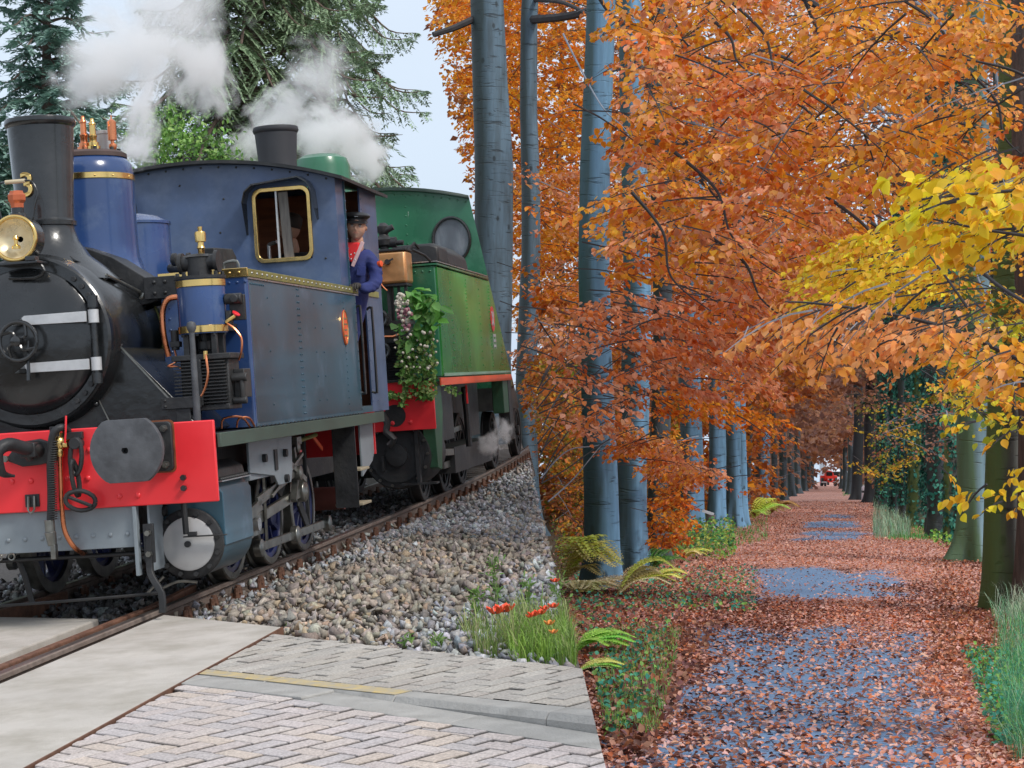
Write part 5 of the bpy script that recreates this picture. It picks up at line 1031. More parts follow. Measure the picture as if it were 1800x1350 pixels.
# ---------------------------------------------------------------- cut every railway piece that would stand inside the wood
def cut_bank():
    for o in list(ALLMESH):
        try: o.name
        except ReferenceError: continue
        if o.get('kind') == 'stuff' and o.name.startswith('gravel'): continue
        mw = o.matrix_world; bb = [mw @ Vector(c) for c in o.bound_box]
        if all(bank_side(c) < 0 for c in bb): continue
        me = o.data; co = np.empty(len(me.vertices)*3, np.float32); me.vertices.foreach_get('co', co); co = co.reshape(-1, 3)
        mn = np.array(mw); sdv = bank_np(co @ mn[:3, :3].T+mn[:3, 3])
        if sdv.max() < 0: continue
        if sdv.min() > 0:
            for ch in list(o.children_recursive):
                if ch in ALLMESH: ALLMESH.remove(ch)
                bpy.data.objects.remove(ch)
            ALLMESH.remove(o); bpy.data.objects.remove(o); continue
        if me.users > 1: me = me.copy(); o.data = me
        bm = bmesh.new(); bm.from_mesh(me); mi = mw.inverted(); pc = mi @ SO; pn = (mw.to_3x3().transposed() @ SN).normalized()
        r = bmesh.ops.bisect_plane(bm, geom=bm.verts[:]+bm.edges[:]+bm.faces[:], plane_co=pc, plane_no=pn, clear_outer=True)
        ed = [e for e in r['geom_cut'] if isinstance(e, bmesh.types.BMEdge)]
        try: bmesh.ops.holes_fill(bm, edges=ed, sides=0)
        except Exception: pass
        bm.to_mesh(me); bm.free()
        if o.modifiers: o.modifiers.clear()
bpy.context.view_layer.update()
cut_bank()
# ================================================================ VEGETATION AND STEAM on the railway side
def limb(m, p, q, r0, r1, n=6, sag=0.): m.tube(bez([p, Vector(p).lerp(Vector(q), .5)+Vector((0, 0, sag)), q], 8), 0, n, rr=list(np.linspace(r0, r1, 9))); return m
BARKS = M('spruce bark', (.14, .10, .08), .95, var=.3, scale=12, bump=.5)
def spruce(base, H, R0, nb, label, pal, droop, bare=0., zmin=.1, name='spruce_tree', seed=1, hang=0., lean=0):
    rs = np.random.default_rng(seed); t = empty(name, Matrix.Translation(base), label, 'tree')
    MB().tube([(0, 0, -1), (0, 0, H*.3), (lean*.5, 0, H*.6), (lean, 0, H*.85), (lean, 0, H)], 0, 12, rr=[R0*.055+.05, R0*.05+.02, R0*.035, R0*.015, .01]).build('trunk', BARKS, t)
    br = MB(); P = []; D = []; N = []; L = []; Wd = []
    for b in range(nb):
        u = zmin+(1-zmin)*(b+rs.uniform(0, 1))/nb; z = H*u; rad = R0*((1-u)**.8)*rs.uniform(.55, 1.15)+.12; a = b*2.4+rs.uniform(-.4, .4)
        da = Vector((math.cos(a), math.sin(a), 0)); x0 = lean*max(0, (u-.3)/.7)
        pts = [Vector((x0, 0, z)), Vector((x0, 0, z))+da*rad*.35+Vector((0, 0, .10*rad)), Vector((x0, 0, z))+da*rad*.7+Vector((0, 0, -.02*rad-droop*rad*.5)), Vector((x0, 0, z))+da*rad+Vector((0, 0, -droop*rad*.9+.10*rad))]
        c = bez(pts, 12); k0 = len(c); br.tube(c, 0, 5, rr=list(np.linspace(.012+.018*rad, .004, k0)))
        dens = rs.uniform(.6, 1.1)
        if rs.uniform() < bare: dens *= .25
        for j in range(2, k0):
            f = j/(k0-1); sidel = rad*.42*(1-f)**.7+.10; tang = (c[j]-c[j-1]).normalized(); perp = Vector((-da.y, da.x, 0))
            for s_ in (-1, 1):
                for q in range(2):
                    if rs.uniform() > dens: continue
                    d = (perp*s_*(.85+.2*q)+tang*(.75-.3*q)+Vector((0, 0, -hang*rs.uniform(.3, 1.3)-.12))).normalized(); Lt = sidel*rs.uniform(.6, 1.15)
                    st = c[j]; nn = max(4, int(Lt/.042))
                    for w in range(nn):
                        pp = st+d*Lt*w/nn+Vector((0, 0, -.12*Lt*(w/nn)**2-hang*.25*Lt*(w/nn)**2))
                        for e in (-1, 1):
                            P.append(pp[:]); dv_ = d*.75+(tang*e*.6)+Vector((0, 0, rs.uniform(-.3, .25))); D.append(dv_[:]); N.append((rs.uniform(-.5, .5), rs.uniform(-.5, .5), 1)); L.append(rs.uniform(.08, .14)); Wd.append(rs.uniform(.016, .028))
    br.build('branches', BARKS, t, kind='stuff')
    P = np.array(P); n = len(P); shade = rs.uniform(.75, 1.25, (n, 1)); pal = np.array(pal)
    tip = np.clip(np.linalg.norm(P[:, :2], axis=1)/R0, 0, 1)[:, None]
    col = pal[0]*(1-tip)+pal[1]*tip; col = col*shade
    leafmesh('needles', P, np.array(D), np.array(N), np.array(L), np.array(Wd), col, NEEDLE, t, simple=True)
    return t
def gz_(px, z_): return atw(px, 0, z_)
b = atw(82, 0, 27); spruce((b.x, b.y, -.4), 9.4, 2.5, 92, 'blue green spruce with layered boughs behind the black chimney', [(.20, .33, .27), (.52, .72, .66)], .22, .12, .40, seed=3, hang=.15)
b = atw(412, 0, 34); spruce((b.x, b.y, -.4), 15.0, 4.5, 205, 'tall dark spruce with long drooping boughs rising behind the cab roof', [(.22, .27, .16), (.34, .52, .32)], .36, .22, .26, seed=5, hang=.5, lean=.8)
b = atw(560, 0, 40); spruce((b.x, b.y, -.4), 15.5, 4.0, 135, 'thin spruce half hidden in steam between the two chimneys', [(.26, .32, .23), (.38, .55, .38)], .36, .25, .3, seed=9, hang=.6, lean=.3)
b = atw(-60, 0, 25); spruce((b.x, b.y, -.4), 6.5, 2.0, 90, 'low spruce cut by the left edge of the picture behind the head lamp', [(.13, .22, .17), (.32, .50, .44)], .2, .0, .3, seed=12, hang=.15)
BARKL = M('grey brown bark', (.13, .11, .09), .95, var=.3, bump=.4)
def bush(base, blobs, n, label, pal, name, cat, ls=(.05, .09), seed=1, mat=None, group=None):
    rs = np.random.default_rng(seed); t = empty(name, Matrix.Translation(base), label, cat, group); tr = MB()
    P = []; w = np.array([b[3]*b[4]*b[5] for b in blobs]); w = w/w.sum()
    for b, ww in zip(blobs, w):
        limb(tr, (0, 0, -.3), (b[0], b[1], b[2]+b[5]*.4), .05, .01)
        for k in range(5): limb(tr, (b[0]*.6, b[1]*.6, b[2]*.7), (b[0]+rs.uniform(-1, 1)*b[3]*.8, b[1]+rs.uniform(-1, 1)*b[4]*.8, b[2]+rs.uniform(-.6, .9)*b[5]), .02, .004, 5)
        m = int(n*ww/14)+1; v = rs.normal(size=(m, 3)); v /= np.linalg.norm(v, axis=1, keepdims=True); v *= rs.uniform(.35, 1.08, (m, 1))**.5
        c = np.array(b[:3])+v*np.array(b[3:6]); P.append((c[:, None]+rs.normal(0, .11, (m, 14, 3))*np.array([1, 1, .6])).reshape(-1, 3))
    tr.build('branches', BARKL, t, kind='stuff'); P = np.concatenate(P); n = len(P); D = rs.normal(size=(n, 3))+np.array([0, 0, -.3]); N = rs.normal(size=(n, 3))*.5+np.array([0, -.2, 1])
    leafmesh('foliage', P, D, N, rs.uniform(*ls, n), rs.uniform(ls[0]*.28, ls[1]*.36, n), pick(pal, n, .3), mat or LEAFG, t)
    return t
b = atw(322, 0, 24); bush((b.x, b.y, 0), [(0, 0, 4.1, .75, .8, 1.0), (-.15, 0, 3.2, 1.0, .9, .9), (.5, 0, 3.5, .7, .7, .8), (.2, .2, 2.3, 1.6, 1.0, 1.0), (-.4, .1, 4.6, .4, .5, .5)], 15000, 'light green leafy young tree behind the brass whistles and cab', [(.16, .34, .07), (.24, .44, .10), (.12, .26, .06), (.32, .50, .15)], 'leafy_tree', 'tree', seed=2)
for i, (px, z_, top, lab) in enumerate(((20, 24, 2.6, 'green shrub at the left edge behind the head lamp'), (150, 25, 3.1, 'dense green shrub between chimney and dome'), (250, 30, 3.4, 'green shrub rising just behind the dome valves'), (470, 33, 3.6, 'green shrub low behind the blue cab roof'), (600, 36, 3.4, 'green shrub low behind the green dome'))):
    b = atw(px, 0, z_); bush((b.x, b.y, 0), [(0, 0, top*.72, 1.5, .8, top*.28), (-.6, 0, top*.4, 1.6, .9, top*.35), (.8, .2, top*.45, 1.5, .9, top*.35)], 8000, lab, [(.09, .19, .06), (.14, .27, .08), (.20, .35, .10)], 'shrub', 'shrub', ls=(.06, .11), seed=20+i, group=None)
# far meadow and hedge so that the ground runs on behind the train
hm = MB().prism([(-58, 62), (-1.5, 62), (-1.5, 64), (-58, 64)], 'z', -1, 2.2)
P = np.stack([rng.uniform(-55, -5, 9000), rng.uniform(58, 62, 9000), rng.uniform(-.6, 2.3, 9000)], 1)
o = leafmesh('far_hedge', P, rdir(9000), rdir(9000), rng.uniform(.2, .45, 9000), rng.uniform(.08, .18, 9000), pick([(.05, .10, .035), (.07, .14, .05)], 9000), LEAFG, simple=True); tag(o, 'low green hedge across the far end of the field behind the engines', 'hedge')
# ---- steam
def steammat(name, dens, sc, seed, thr=.44, aniso=.2):
    m = bpy.data.materials.new(name); m.use_nodes = True; n = m.node_tree.nodes; l = m.node_tree.links; n.remove(n['Principled BSDF'])
    v = n.new('ShaderNodeVolumePrincipled'); v.inputs['Color'].default_value = (1, 1, 1, 1); v.inputs['Anisotropy'].default_value = aniso
    t = n.new('ShaderNodeTexCoord'); ln = n.new('ShaderNodeVectorMath'); ln.operation = 'LENGTH'; l.new(t.outputs['Object'], ln.inputs[0])
    mp = n.new('ShaderNodeMapping'); mp.inputs['Location'].default_value = (seed*7.1, seed*3.3, seed); l.new(t.outputs['Object'], mp.inputs[0])
    nz = n.new('ShaderNodeTexNoise'); nz.inputs['Scale'].default_value = sc; nz.inputs['Detail'].default_value = 5; nz.inputs['Roughness'].default_value = .62; nz.inputs['Distortion'].default_value = .5; l.new(mp.outputs[0], nz.inputs['Vector'])
    a = n.new('ShaderNodeMath'); a.operation = 'MULTIPLY_ADD'; a.inputs[1].default_value = -.62; a.inputs[2].default_value = .62-thr*.5; l.new(ln.outputs['Value'], a.inputs[0])
    s = n.new('ShaderNodeMath'); s.operation = 'ADD'; l.new(a.outputs[0], s.inputs[0])
    k = n.new('ShaderNodeMath'); k.operation = 'SUBTRACT'; l.new(nz.outputs[0], k.inputs[0]); k.inputs[1].default_value = .5
    k2 = n.new('ShaderNodeMath'); k2.operation = 'MULTIPLY'; k2.inputs[1].default_value = 1.5; l.new(k.outputs[0], k2.inputs[0]); l.new(k2.outputs[0], s.inputs[1])
    c = n.new('ShaderNodeMapRange'); c.inputs[1].default_value = .0; c.inputs[2].default_value = .38; c.inputs[3].default_value = 0; c.inputs[4].default_value = dens; l.new(s.outputs[0], c.inputs[0]); l.new(c.outputs[0], v.inputs['Density'])
    l.new(v.outputs[0], n['Material Output'].inputs['Volume']); return m
bmI = bmesh.new(); bmesh.ops.create_icosphere(bmI, subdivisions=3, radius=1); SPH = bpy.data.meshes.new('puff'); bmI.to_mesh(SPH); bmI.free()
def plume(name, label, puffs):
    c = atw(*puffs[0][:2], puffs[0][2]); t = empty(name, Matrix.Translation(c), label, 'steam')
    for i, (px, py, z_, rx, rz_, ry, tilt, dens, sc, thr) in enumerate(puffs):
        me = SPH.copy(); k = z_/F; o = link('puff', me, steammat('steam %s %d' % (name, len(MT)+i), dens/(rx*k), sc, i+len(label)), t, kind='stuff')
        o.matrix_world = Matrix.Translation(atw(px, py, z_)) @ Matrix.Rotation(math.radians(tilt), 4, 'Y') @ Matrix.Diagonal((rx*k, ry, rz_*k, 1))
plume('steam_plume', 'large white steam cloud drifting up behind the black chimney', [(225, 95, 19, 150, 115, 1.2, 0, 3.2, 1.3, .06), (320, 30, 20, 130, 130, 1.2, 10, 2.6, 1.5, .16), (165, 150, 19, 95, 60, .8, 0, 2.6, 1.6, .16), (252, 205, 15.5, 46, 125, .4, 12, 2.6, 2.1, .24), (240, 262, 14.6, 60, 38, .35, 0, 3, 2.0, .22), (355, 125, 20, 75, 110, .9, 0, 3.0, 1.9, .3)])
plume('steam_plume', 'white steam cloud blowing away behind the green dome', [(585, 235, 22.8, 98, 88, .9, 0, 4.2, 1.5, .03), (500, 205, 25, 85, 65, .9, -20, 4.5, 1.8, .25), (640, 275, 24, 60, 70, .8, 0, 5, 1.8, .22), (450, 255, 24.5, 70, 50, .7, 0, 3.2, 1.9, .28), (560, 130, 25, 90, 80, .9, 0, 2.0, 2.0, .35)])
plume('steam_wisp', 'thin steam leaking low beside the green engine wheels', [(862, 782, 24.2, 30, 30, .25, 0, 4, 1.8, .2), (884, 758, 24.4, 26, 36, .25, 0, 3, 1.8, .25)])
# ---- weeds, grass and poppies at the foot of the ballast
def blades(name, P, H, Wd, bend, C, mat, parent=None, label=None, kind='stuff', mw=None):
    n = len(P); a = rng.uniform(0, 6.283, n); d = np.stack([np.cos(a), np.sin(a), 0*a], 1); s = np.stack([-np.sin(a), np.cos(a), 0*a], 1); H = H[:, None]; Wd = Wd[:, None]; b = (bend*rng.uniform(.2, 1.3, n))[:, None]
    z = np.array([[0, 0, 1.]]); p1 = P+z*H*.45+d*H*b*.15; p2 = P+z*H*.8+d*H*b*.5; p3 = P+z*H*(1-.25*b)+d*H*b
    V = np.stack([P-s*Wd, P+s*Wd, p1-s*Wd*.9, p1+s*Wd*.9, p2-s*Wd*.55, p2+s*Wd*.55, p3, p3+s*.0005], 1).reshape(-1, 3)
    Fq = (np.arange(n)[:, None, None]*8+np.array([[[0, 1, 3, 2], [2, 3, 5, 4], [4, 5, 7, 6]]])).reshape(-1, 4)
    o = npmesh(name, V, Fq, mat, np.repeat(C, 8, 0), parent, kind, label)
    if mw is not None: o.matrix_world = mw
    return o
def px_ground(n, poly_fn, x0, x1, y0, y1, z=-.12):
    out = []
    while len(out) < n:
        px, py = rng.uniform(x0, x1), rng.uniform(y0, y1)
        if poly_fn(px, py): out.append(bpt(px, py, 2, z)[:])
    P = np.array(out); return P[okbank(P, -.02)]
GP = [(.19, .30, .07), (.26, .38, .10), (.14, .24, .06), (.33, .38, .14), (.40, .38, .20)]
P = px_ground(2600, lambda x, y: y < 1150+(x-815)*.10+8*math.sin(x*.09) and y > 1118+(x-815)*-.22+14*math.sin(x*.06)+10*math.sin(x*.17) and x > 818+18*math.sin(y*.11)+rng.uniform(0, 22), 800, 1022, 1050, 1175); n = len(P)
o = blades('grass', P, rng.uniform(.04, .20, n)*np.where(rng.uniform(size=n) < .12, 1.6, 1), rng.uniform(.0016, .0036, n), .75, pick(GP, n, .2), LEAFG, label='green grass tufts growing at the edge of the brick pavement', mw=TM)
tag(o, cat='grass')
P = px_ground(1300, lambda x, y: y > 1120, 900, 1022, 1120, 1172); n = len(P)
o = blades('grass', P, rng.uniform(.05, .2, n), rng.uniform(.0025, .005, n), .7, pick([(.25, .42, .06), (.30, .48, .10)], n, .2), LEAFG, label='bright long grass blades arching over the paving edge', mw=TM); tag(o, cat='grass')
P = px_ground(600, lambda x, y: True, 850, 1000, 990, 1090); n = len(P)
P2 = P[:0]
def weed(px, py, h, n, lab, sp=.05):
    p = bpt(px, py, 2, -.10); t = empty('weed', TM @ Matrix.Translation(p), lab, 'plant'); m = MB()
    for k in range(3): m.tube([(0, 0, 0), (random.uniform(-.02, .02), random.uniform(-.02, .02), h*.5), (random.uniform(-.05, .05), random.uniform(-.04, .04), h*random.uniform(.8, 1))], .0025, 5)
    m.build('stem', M('green stem', (.16, .26, .07)), t); z = rng.uniform(.05, 1, n)*h
    P = np.stack([rng.normal(0, sp*.5, n), rng.normal(0, sp*.5, n), z], 1); leafmesh('leaves', P, rdir(n)+np.array([0, 0, .5]), rdir(n)+np.array([0, -.4, .8]), rng.uniform(.025, .06, n), rng.uniform(.004, .010, n), pick([(.16, .30, .07), (.22, .36, .10)], n), LEAFG, t)
weed(872, 1060, .34, 90, 'tall feathery weed standing in the grey ballast', .06); weed(838, 1090, .2, 70, 'bushy weed at the left end of the grass patch'); weed(930, 1075, .22, 60, 'weed among the poppies in front of the grey stones'); weed(985, 1080, .26, 70, 'weed at the end of the ballast beside the wood', .07)
weed(716, 1140, .07, 26, 'small weed tuft at the ballast edge, left of the middle of the pavement'); weed(772, 1142, .07, 40, 'low weed with reddish base beside the pavement edge', .06); weed(512, 1112, .05, 24, 'tiny weed where slab, pavement and ballast meet'); weed(330, 1203, .03, 16, 'tiny weed at the yellow kerb end', .03)
PET = M('poppy petals', (.86, .10, .035), .5, var=.15); PETO = M('orange poppy petals', (.90, .30, .06), .5, var=.15)
def poppy(px, py, r, lab, m_=None, h=None):
    r = r*1.35
    p = bpt(px, py, 1, bpt(px, py+60, 2, -.1).y) if h is None else bpt(px, py, 1, h)
    g0 = Vector((p.x, p.y, -.12)); t = empty('poppy', TM @ Matrix.Translation(g0), lab, 'flower', 'poppies in the grass'); z = p.z+.12
    MB().tube(bez([(0.02, 0, 0), (.015, 0, z*.5), (0, 0, z)], 8), .0018, 5).build('stem', M('green stem', (.16, .26, .07)), t)
    for k in range(5):
        a = k*1.257+.3; b = MB(); vs = []; fs = []
        for i in range(5):
            for j in range(5):
                u = (i/4-.5)*1.5; v = j/4; rr = r*(.12+.95*v*(1-.12*abs(u)**2)); an_ = a+u*.62; vs.append((rr*math.cos(an_), rr*math.sin(an_), z+r*(.05+.75*v*v+.14*math.sin(u*6+k)*v)))
        for i in range(4):
            for j in range(4): fs.append((i*5+j, i*5+j+1, i*5+j+6, i*5+j+5))
        b.add(vs, fs).build('petal', m_ or PET, t)
    MB().dome((0, 0, z+r*.1), (0, 0, 1), r*.22, 1).build('seed_head', M('dark seed head', (.03, .03, .02)), t)
for px, py, r, lab, mm_ in ((872, 1080, .040, 'large red poppy, left of a pair on the gravel edge', None), (888, 1077, .042, 'large red poppy, right of a pair on the gravel edge', None), (938, 1084, .024, 'small red poppy low in the grass, left of a cluster', None), (950, 1081, .026, 'red poppy in the middle of the cluster by the wood', None), (958, 1073, .022, 'red poppy leaning out of the top of the cluster', None), (976, 1069, .024, 'red poppy at the right end of the cluster', None), (979, 1024, .022, 'lone red poppy high against the grey stones', None), (969, 1099, .022, 'orange poppy below the red cluster', PETO), (976, 1114, .018, 'lowest orange poppy in the long grass', PETO), (931, 1086, .016, 'tiny red poppy bud beside the cluster', None)):
    poppy(px-(3 if px > 960 else 0), py, r, lab, mm_)
# ================================================================ THE WOOD, right side
def ggrid(xs, ys, fz): return [(x, y, fz(x, y)) for y in ys for x in xs]
def sheet(name, xs, ys, fz, mat, attr=None, kind='structure'):
    nx, ny = len(xs), len(ys); V = np.array(ggrid(xs, ys, fz)); i = np.arange(nx-1)[None]+np.arange(ny-1)[:, None]*nx; i = i.ravel()
    o = npmesh(name, V, np.stack([i, i+1, i+1+nx, i+nx], 1), mat, None, None, kind, smooth=True)
    if attr is not None:
        a = o.data.attributes.new('bare', 'FLOAT', 'POINT'); a.data.foreach_set('value', np.array([attr(v[0], v[1]) for v in V], np.float32))
    return o
def pcx(y): return .1734*y
def nz2(x, y, s=1, o=0): return noise.noise(Vector((x*s, y*s, o)))
def bare(L, y):
    """how free of leaves the path is at lateral L, distance y"""
    v = 0
    for y0, y1, l0, l1, k in ((7.5, 17.5, -1.15, .95, .85), (22, 29.5, -1.0, .85, 1.0), (44, 51, -.7, 1.05, .8), (54, 63, -.8, 1.15, .95), (68, 74, -.4, 1.0, .8)):
        wy = min((y-y0)/(.12*(y1-y0)+.4), (y1-y)/(.12*(y1-y0)+.4)); wl = min((L-l0)/.45, (l1-L)/.45)
        v = max(v, k*min(1, max(0, min(wy, wl)+.4+1.5*nz2(L*1.5, y*.42, 1, 5)+.6*nz2(L*4, y*1.3, 1, 8))))
    return v
def littermat(name, base):
    m = bpy.data.materials.new(name); m.use_nodes = True; n = m.node_tree.nodes; l = m.node_tree.links; b = n['Principled BSDF']; b.inputs['Roughness'].default_value = .75
    t = n.new('ShaderNodeTexCoord'); vo = n.new('ShaderNodeTexVoronoi'); vo.inputs['Scale'].default_value = 17; l.new(t.outputs['Object'], vo.inputs['Vector'])
    r = n.new('ShaderNodeValToRGB'); r.color_ramp.interpolation = 'CONSTANT'; cols = [(.30, .12, .09), (.48, .20, .13), (.60, .34, .27), (.40, .15, .09), (.66, .44, .38), (.24, .10, .08), (.52, .26, .18), (.60, .36, .33)]
    el = r.color_ramp.elements; el[0].color = (*cols[0], 1); el[1].position = .14; el[1].color = (*cols[1], 1)
    for i, c in enumerate(cols[2:]): e = el.new(.28+.12*i); e.color = (*c, 1)
    sp = n.new('ShaderNodeSeparateColor'); l.new(vo.outputs['Color'], sp.inputs[0]); l.new(sp.outputs[0], r.inputs[0])
    nz = n.new('ShaderNodeTexNoise'); nz.inputs['Scale'].default_value = 90; l.new(t.outputs['Object'], nz.inputs['Vector'])
    a = n.new('ShaderNodeAttribute'); a.attribute_name = 'bare'
    s = n.new('ShaderNodeMath'); s.operation = 'ADD'; l.new(a.outputs['Fac'], s.inputs[0]); k = n.new('ShaderNodeMath'); k.operation = 'MULTIPLY_ADD'; k.inputs[1].default_value = -.7; k.inputs[2].default_value = .35; l.new(sp.outputs[1], k.inputs[0]); l.new(k.outputs[0], s.inputs[1])
    mr = n.new('ShaderNodeMapRange'); mr.inputs[1].default_value = .35; mr.inputs[2].default_value = .45; l.new(s.outputs[0], mr.inputs[0])
    as_ = n.new('ShaderNodeValToRGB'); as_.color_ramp.elements[0].color = (*[c*.75 for c in base], 1); as_.color_ramp.elements[1].color = (*[c*1.25 for c in base], 1); l.new(nz.outputs[0], as_.inputs[0])
    x = n.new('ShaderNodeMixRGB'); l.new(mr.outputs[0], x.inputs[0]); l.new(r.outputs[0], x.inputs[1]); l.new(as_.outputs[0], x.inputs[2]); l.new(x.outputs[0], b.inputs['Base Color'])
    bp = n.new('ShaderNodeBump'); bp.inputs['Strength'].default_value = .5; bp.inputs['Distance'].default_value = .02; l.new(vo.outputs['Distance'], bp.inputs['Height']); l.new(bp.outputs[0], b.inputs['Normal'])
    return m
ysg = [-12, -6, -2, 1, 3, 5]+list(np.geomspace(6, 120, 46))+list(np.geomspace(130, 700, 14))
FLOOR = M('forest floor', (.105, .07, .04), .95, var=.45, scale=9, bump=.8, bscale=40, dirt=(.05, .09, .025), damt=.35, dscale=.8)
sheet('ground', [-300, -120, -60, -30, -15, -8]+list(np.arange(-4, 22, 1.0))+[25, 30, 40, 60, 120, 400], ysg, lambda x, y: ground(x, y)-.03, FLOOR)
PATHM = littermat('leafy path', (.14, .24, .40))
Ls = list(np.arange(-3.0, 3.6, .22)); ny = list(np.arange(3, 30, .35))+list(np.geomspace(30, 110, 70))+list(np.geomspace(112, 650, 24))
V = np.array([(pcx(y)+L, y, ground(0, y)-.024+.028*max(0, 1-(abs(L)/3.1)**3)) for y in ny for L in Ls]); nx = len(Ls); i = (np.arange(nx-1)[None]+np.arange(len(ny)-1)[:, None]*nx).ravel()
o = npmesh('path', V, np.stack([i, i+1, i+1+nx, i+nx], 1), PATHM, None, None, 'structure', smooth=True)
a = o.data.attributes.new('bare', 'FLOAT', 'POINT'); a.data.foreach_set('value', np.array([bare(L, y) for y in ny for L in Ls], np.float32)); tag(o, 'straight blue grey forest path strewn with fallen leaves')
# fallen leaves
n = 190000; u = rng.uniform(size=n); ya, yb = 7.0, 115.0; pw = -.9
y = (ya**pw+(yb**pw-ya**pw)*u)**(1/pw); L = rng.uniform(-3.6, 3.3, n); L = np.where(rng.uniform(size=n) < .12, L*1.5, L)
bb = np.array([bare(a_, b_) for a_, b_ in zip(L, y)]); keep = rng.uniform(size=n) > bb*np.where(y < 19, .86, .90); side = np.clip((np.abs(L+.15)-2.1)/1.2, 0, 1); keep &= rng.uniform(size=n) > side*.55*np.array([1 if nz2(a_, b_, .9, 2) > -.1 else .4 for a_, b_ in zip(L, y)])
L, y = L[keep], y[keep]; n = len(L); P = np.stack([pcx(y)+L, y, .3-.0672*y+.008+rng.uniform(0, .022, n)], 1)
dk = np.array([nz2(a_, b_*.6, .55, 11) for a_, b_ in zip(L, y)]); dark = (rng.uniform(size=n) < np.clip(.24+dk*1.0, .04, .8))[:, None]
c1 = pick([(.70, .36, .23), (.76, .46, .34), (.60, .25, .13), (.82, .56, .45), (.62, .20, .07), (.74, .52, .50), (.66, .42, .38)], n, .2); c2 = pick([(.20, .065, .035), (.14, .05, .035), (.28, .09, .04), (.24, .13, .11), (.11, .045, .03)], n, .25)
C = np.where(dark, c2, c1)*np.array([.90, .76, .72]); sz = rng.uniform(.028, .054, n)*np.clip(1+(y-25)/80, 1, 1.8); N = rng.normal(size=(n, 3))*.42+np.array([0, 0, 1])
far = y > 26
for nm, s_ in (('fallen_leaves', ~far), ('fallen_leaves', far)):
    o = leafmesh(nm, P[s_], (np.concatenate([rng.normal(size=(n, 2)), rng.normal(0, .25, (n, 1))], 1))[s_], N[s_], sz[s_], (sz*rng.uniform(.28, .42, n))[s_], C[s_], LITTER, simple=bool(nm and s_ is far), fold=.45, label='brown and orange fallen leaves carpeting the near path' if s_ is not far else 'fallen leaves covering the path further off'); tag(o, cat='leaves')
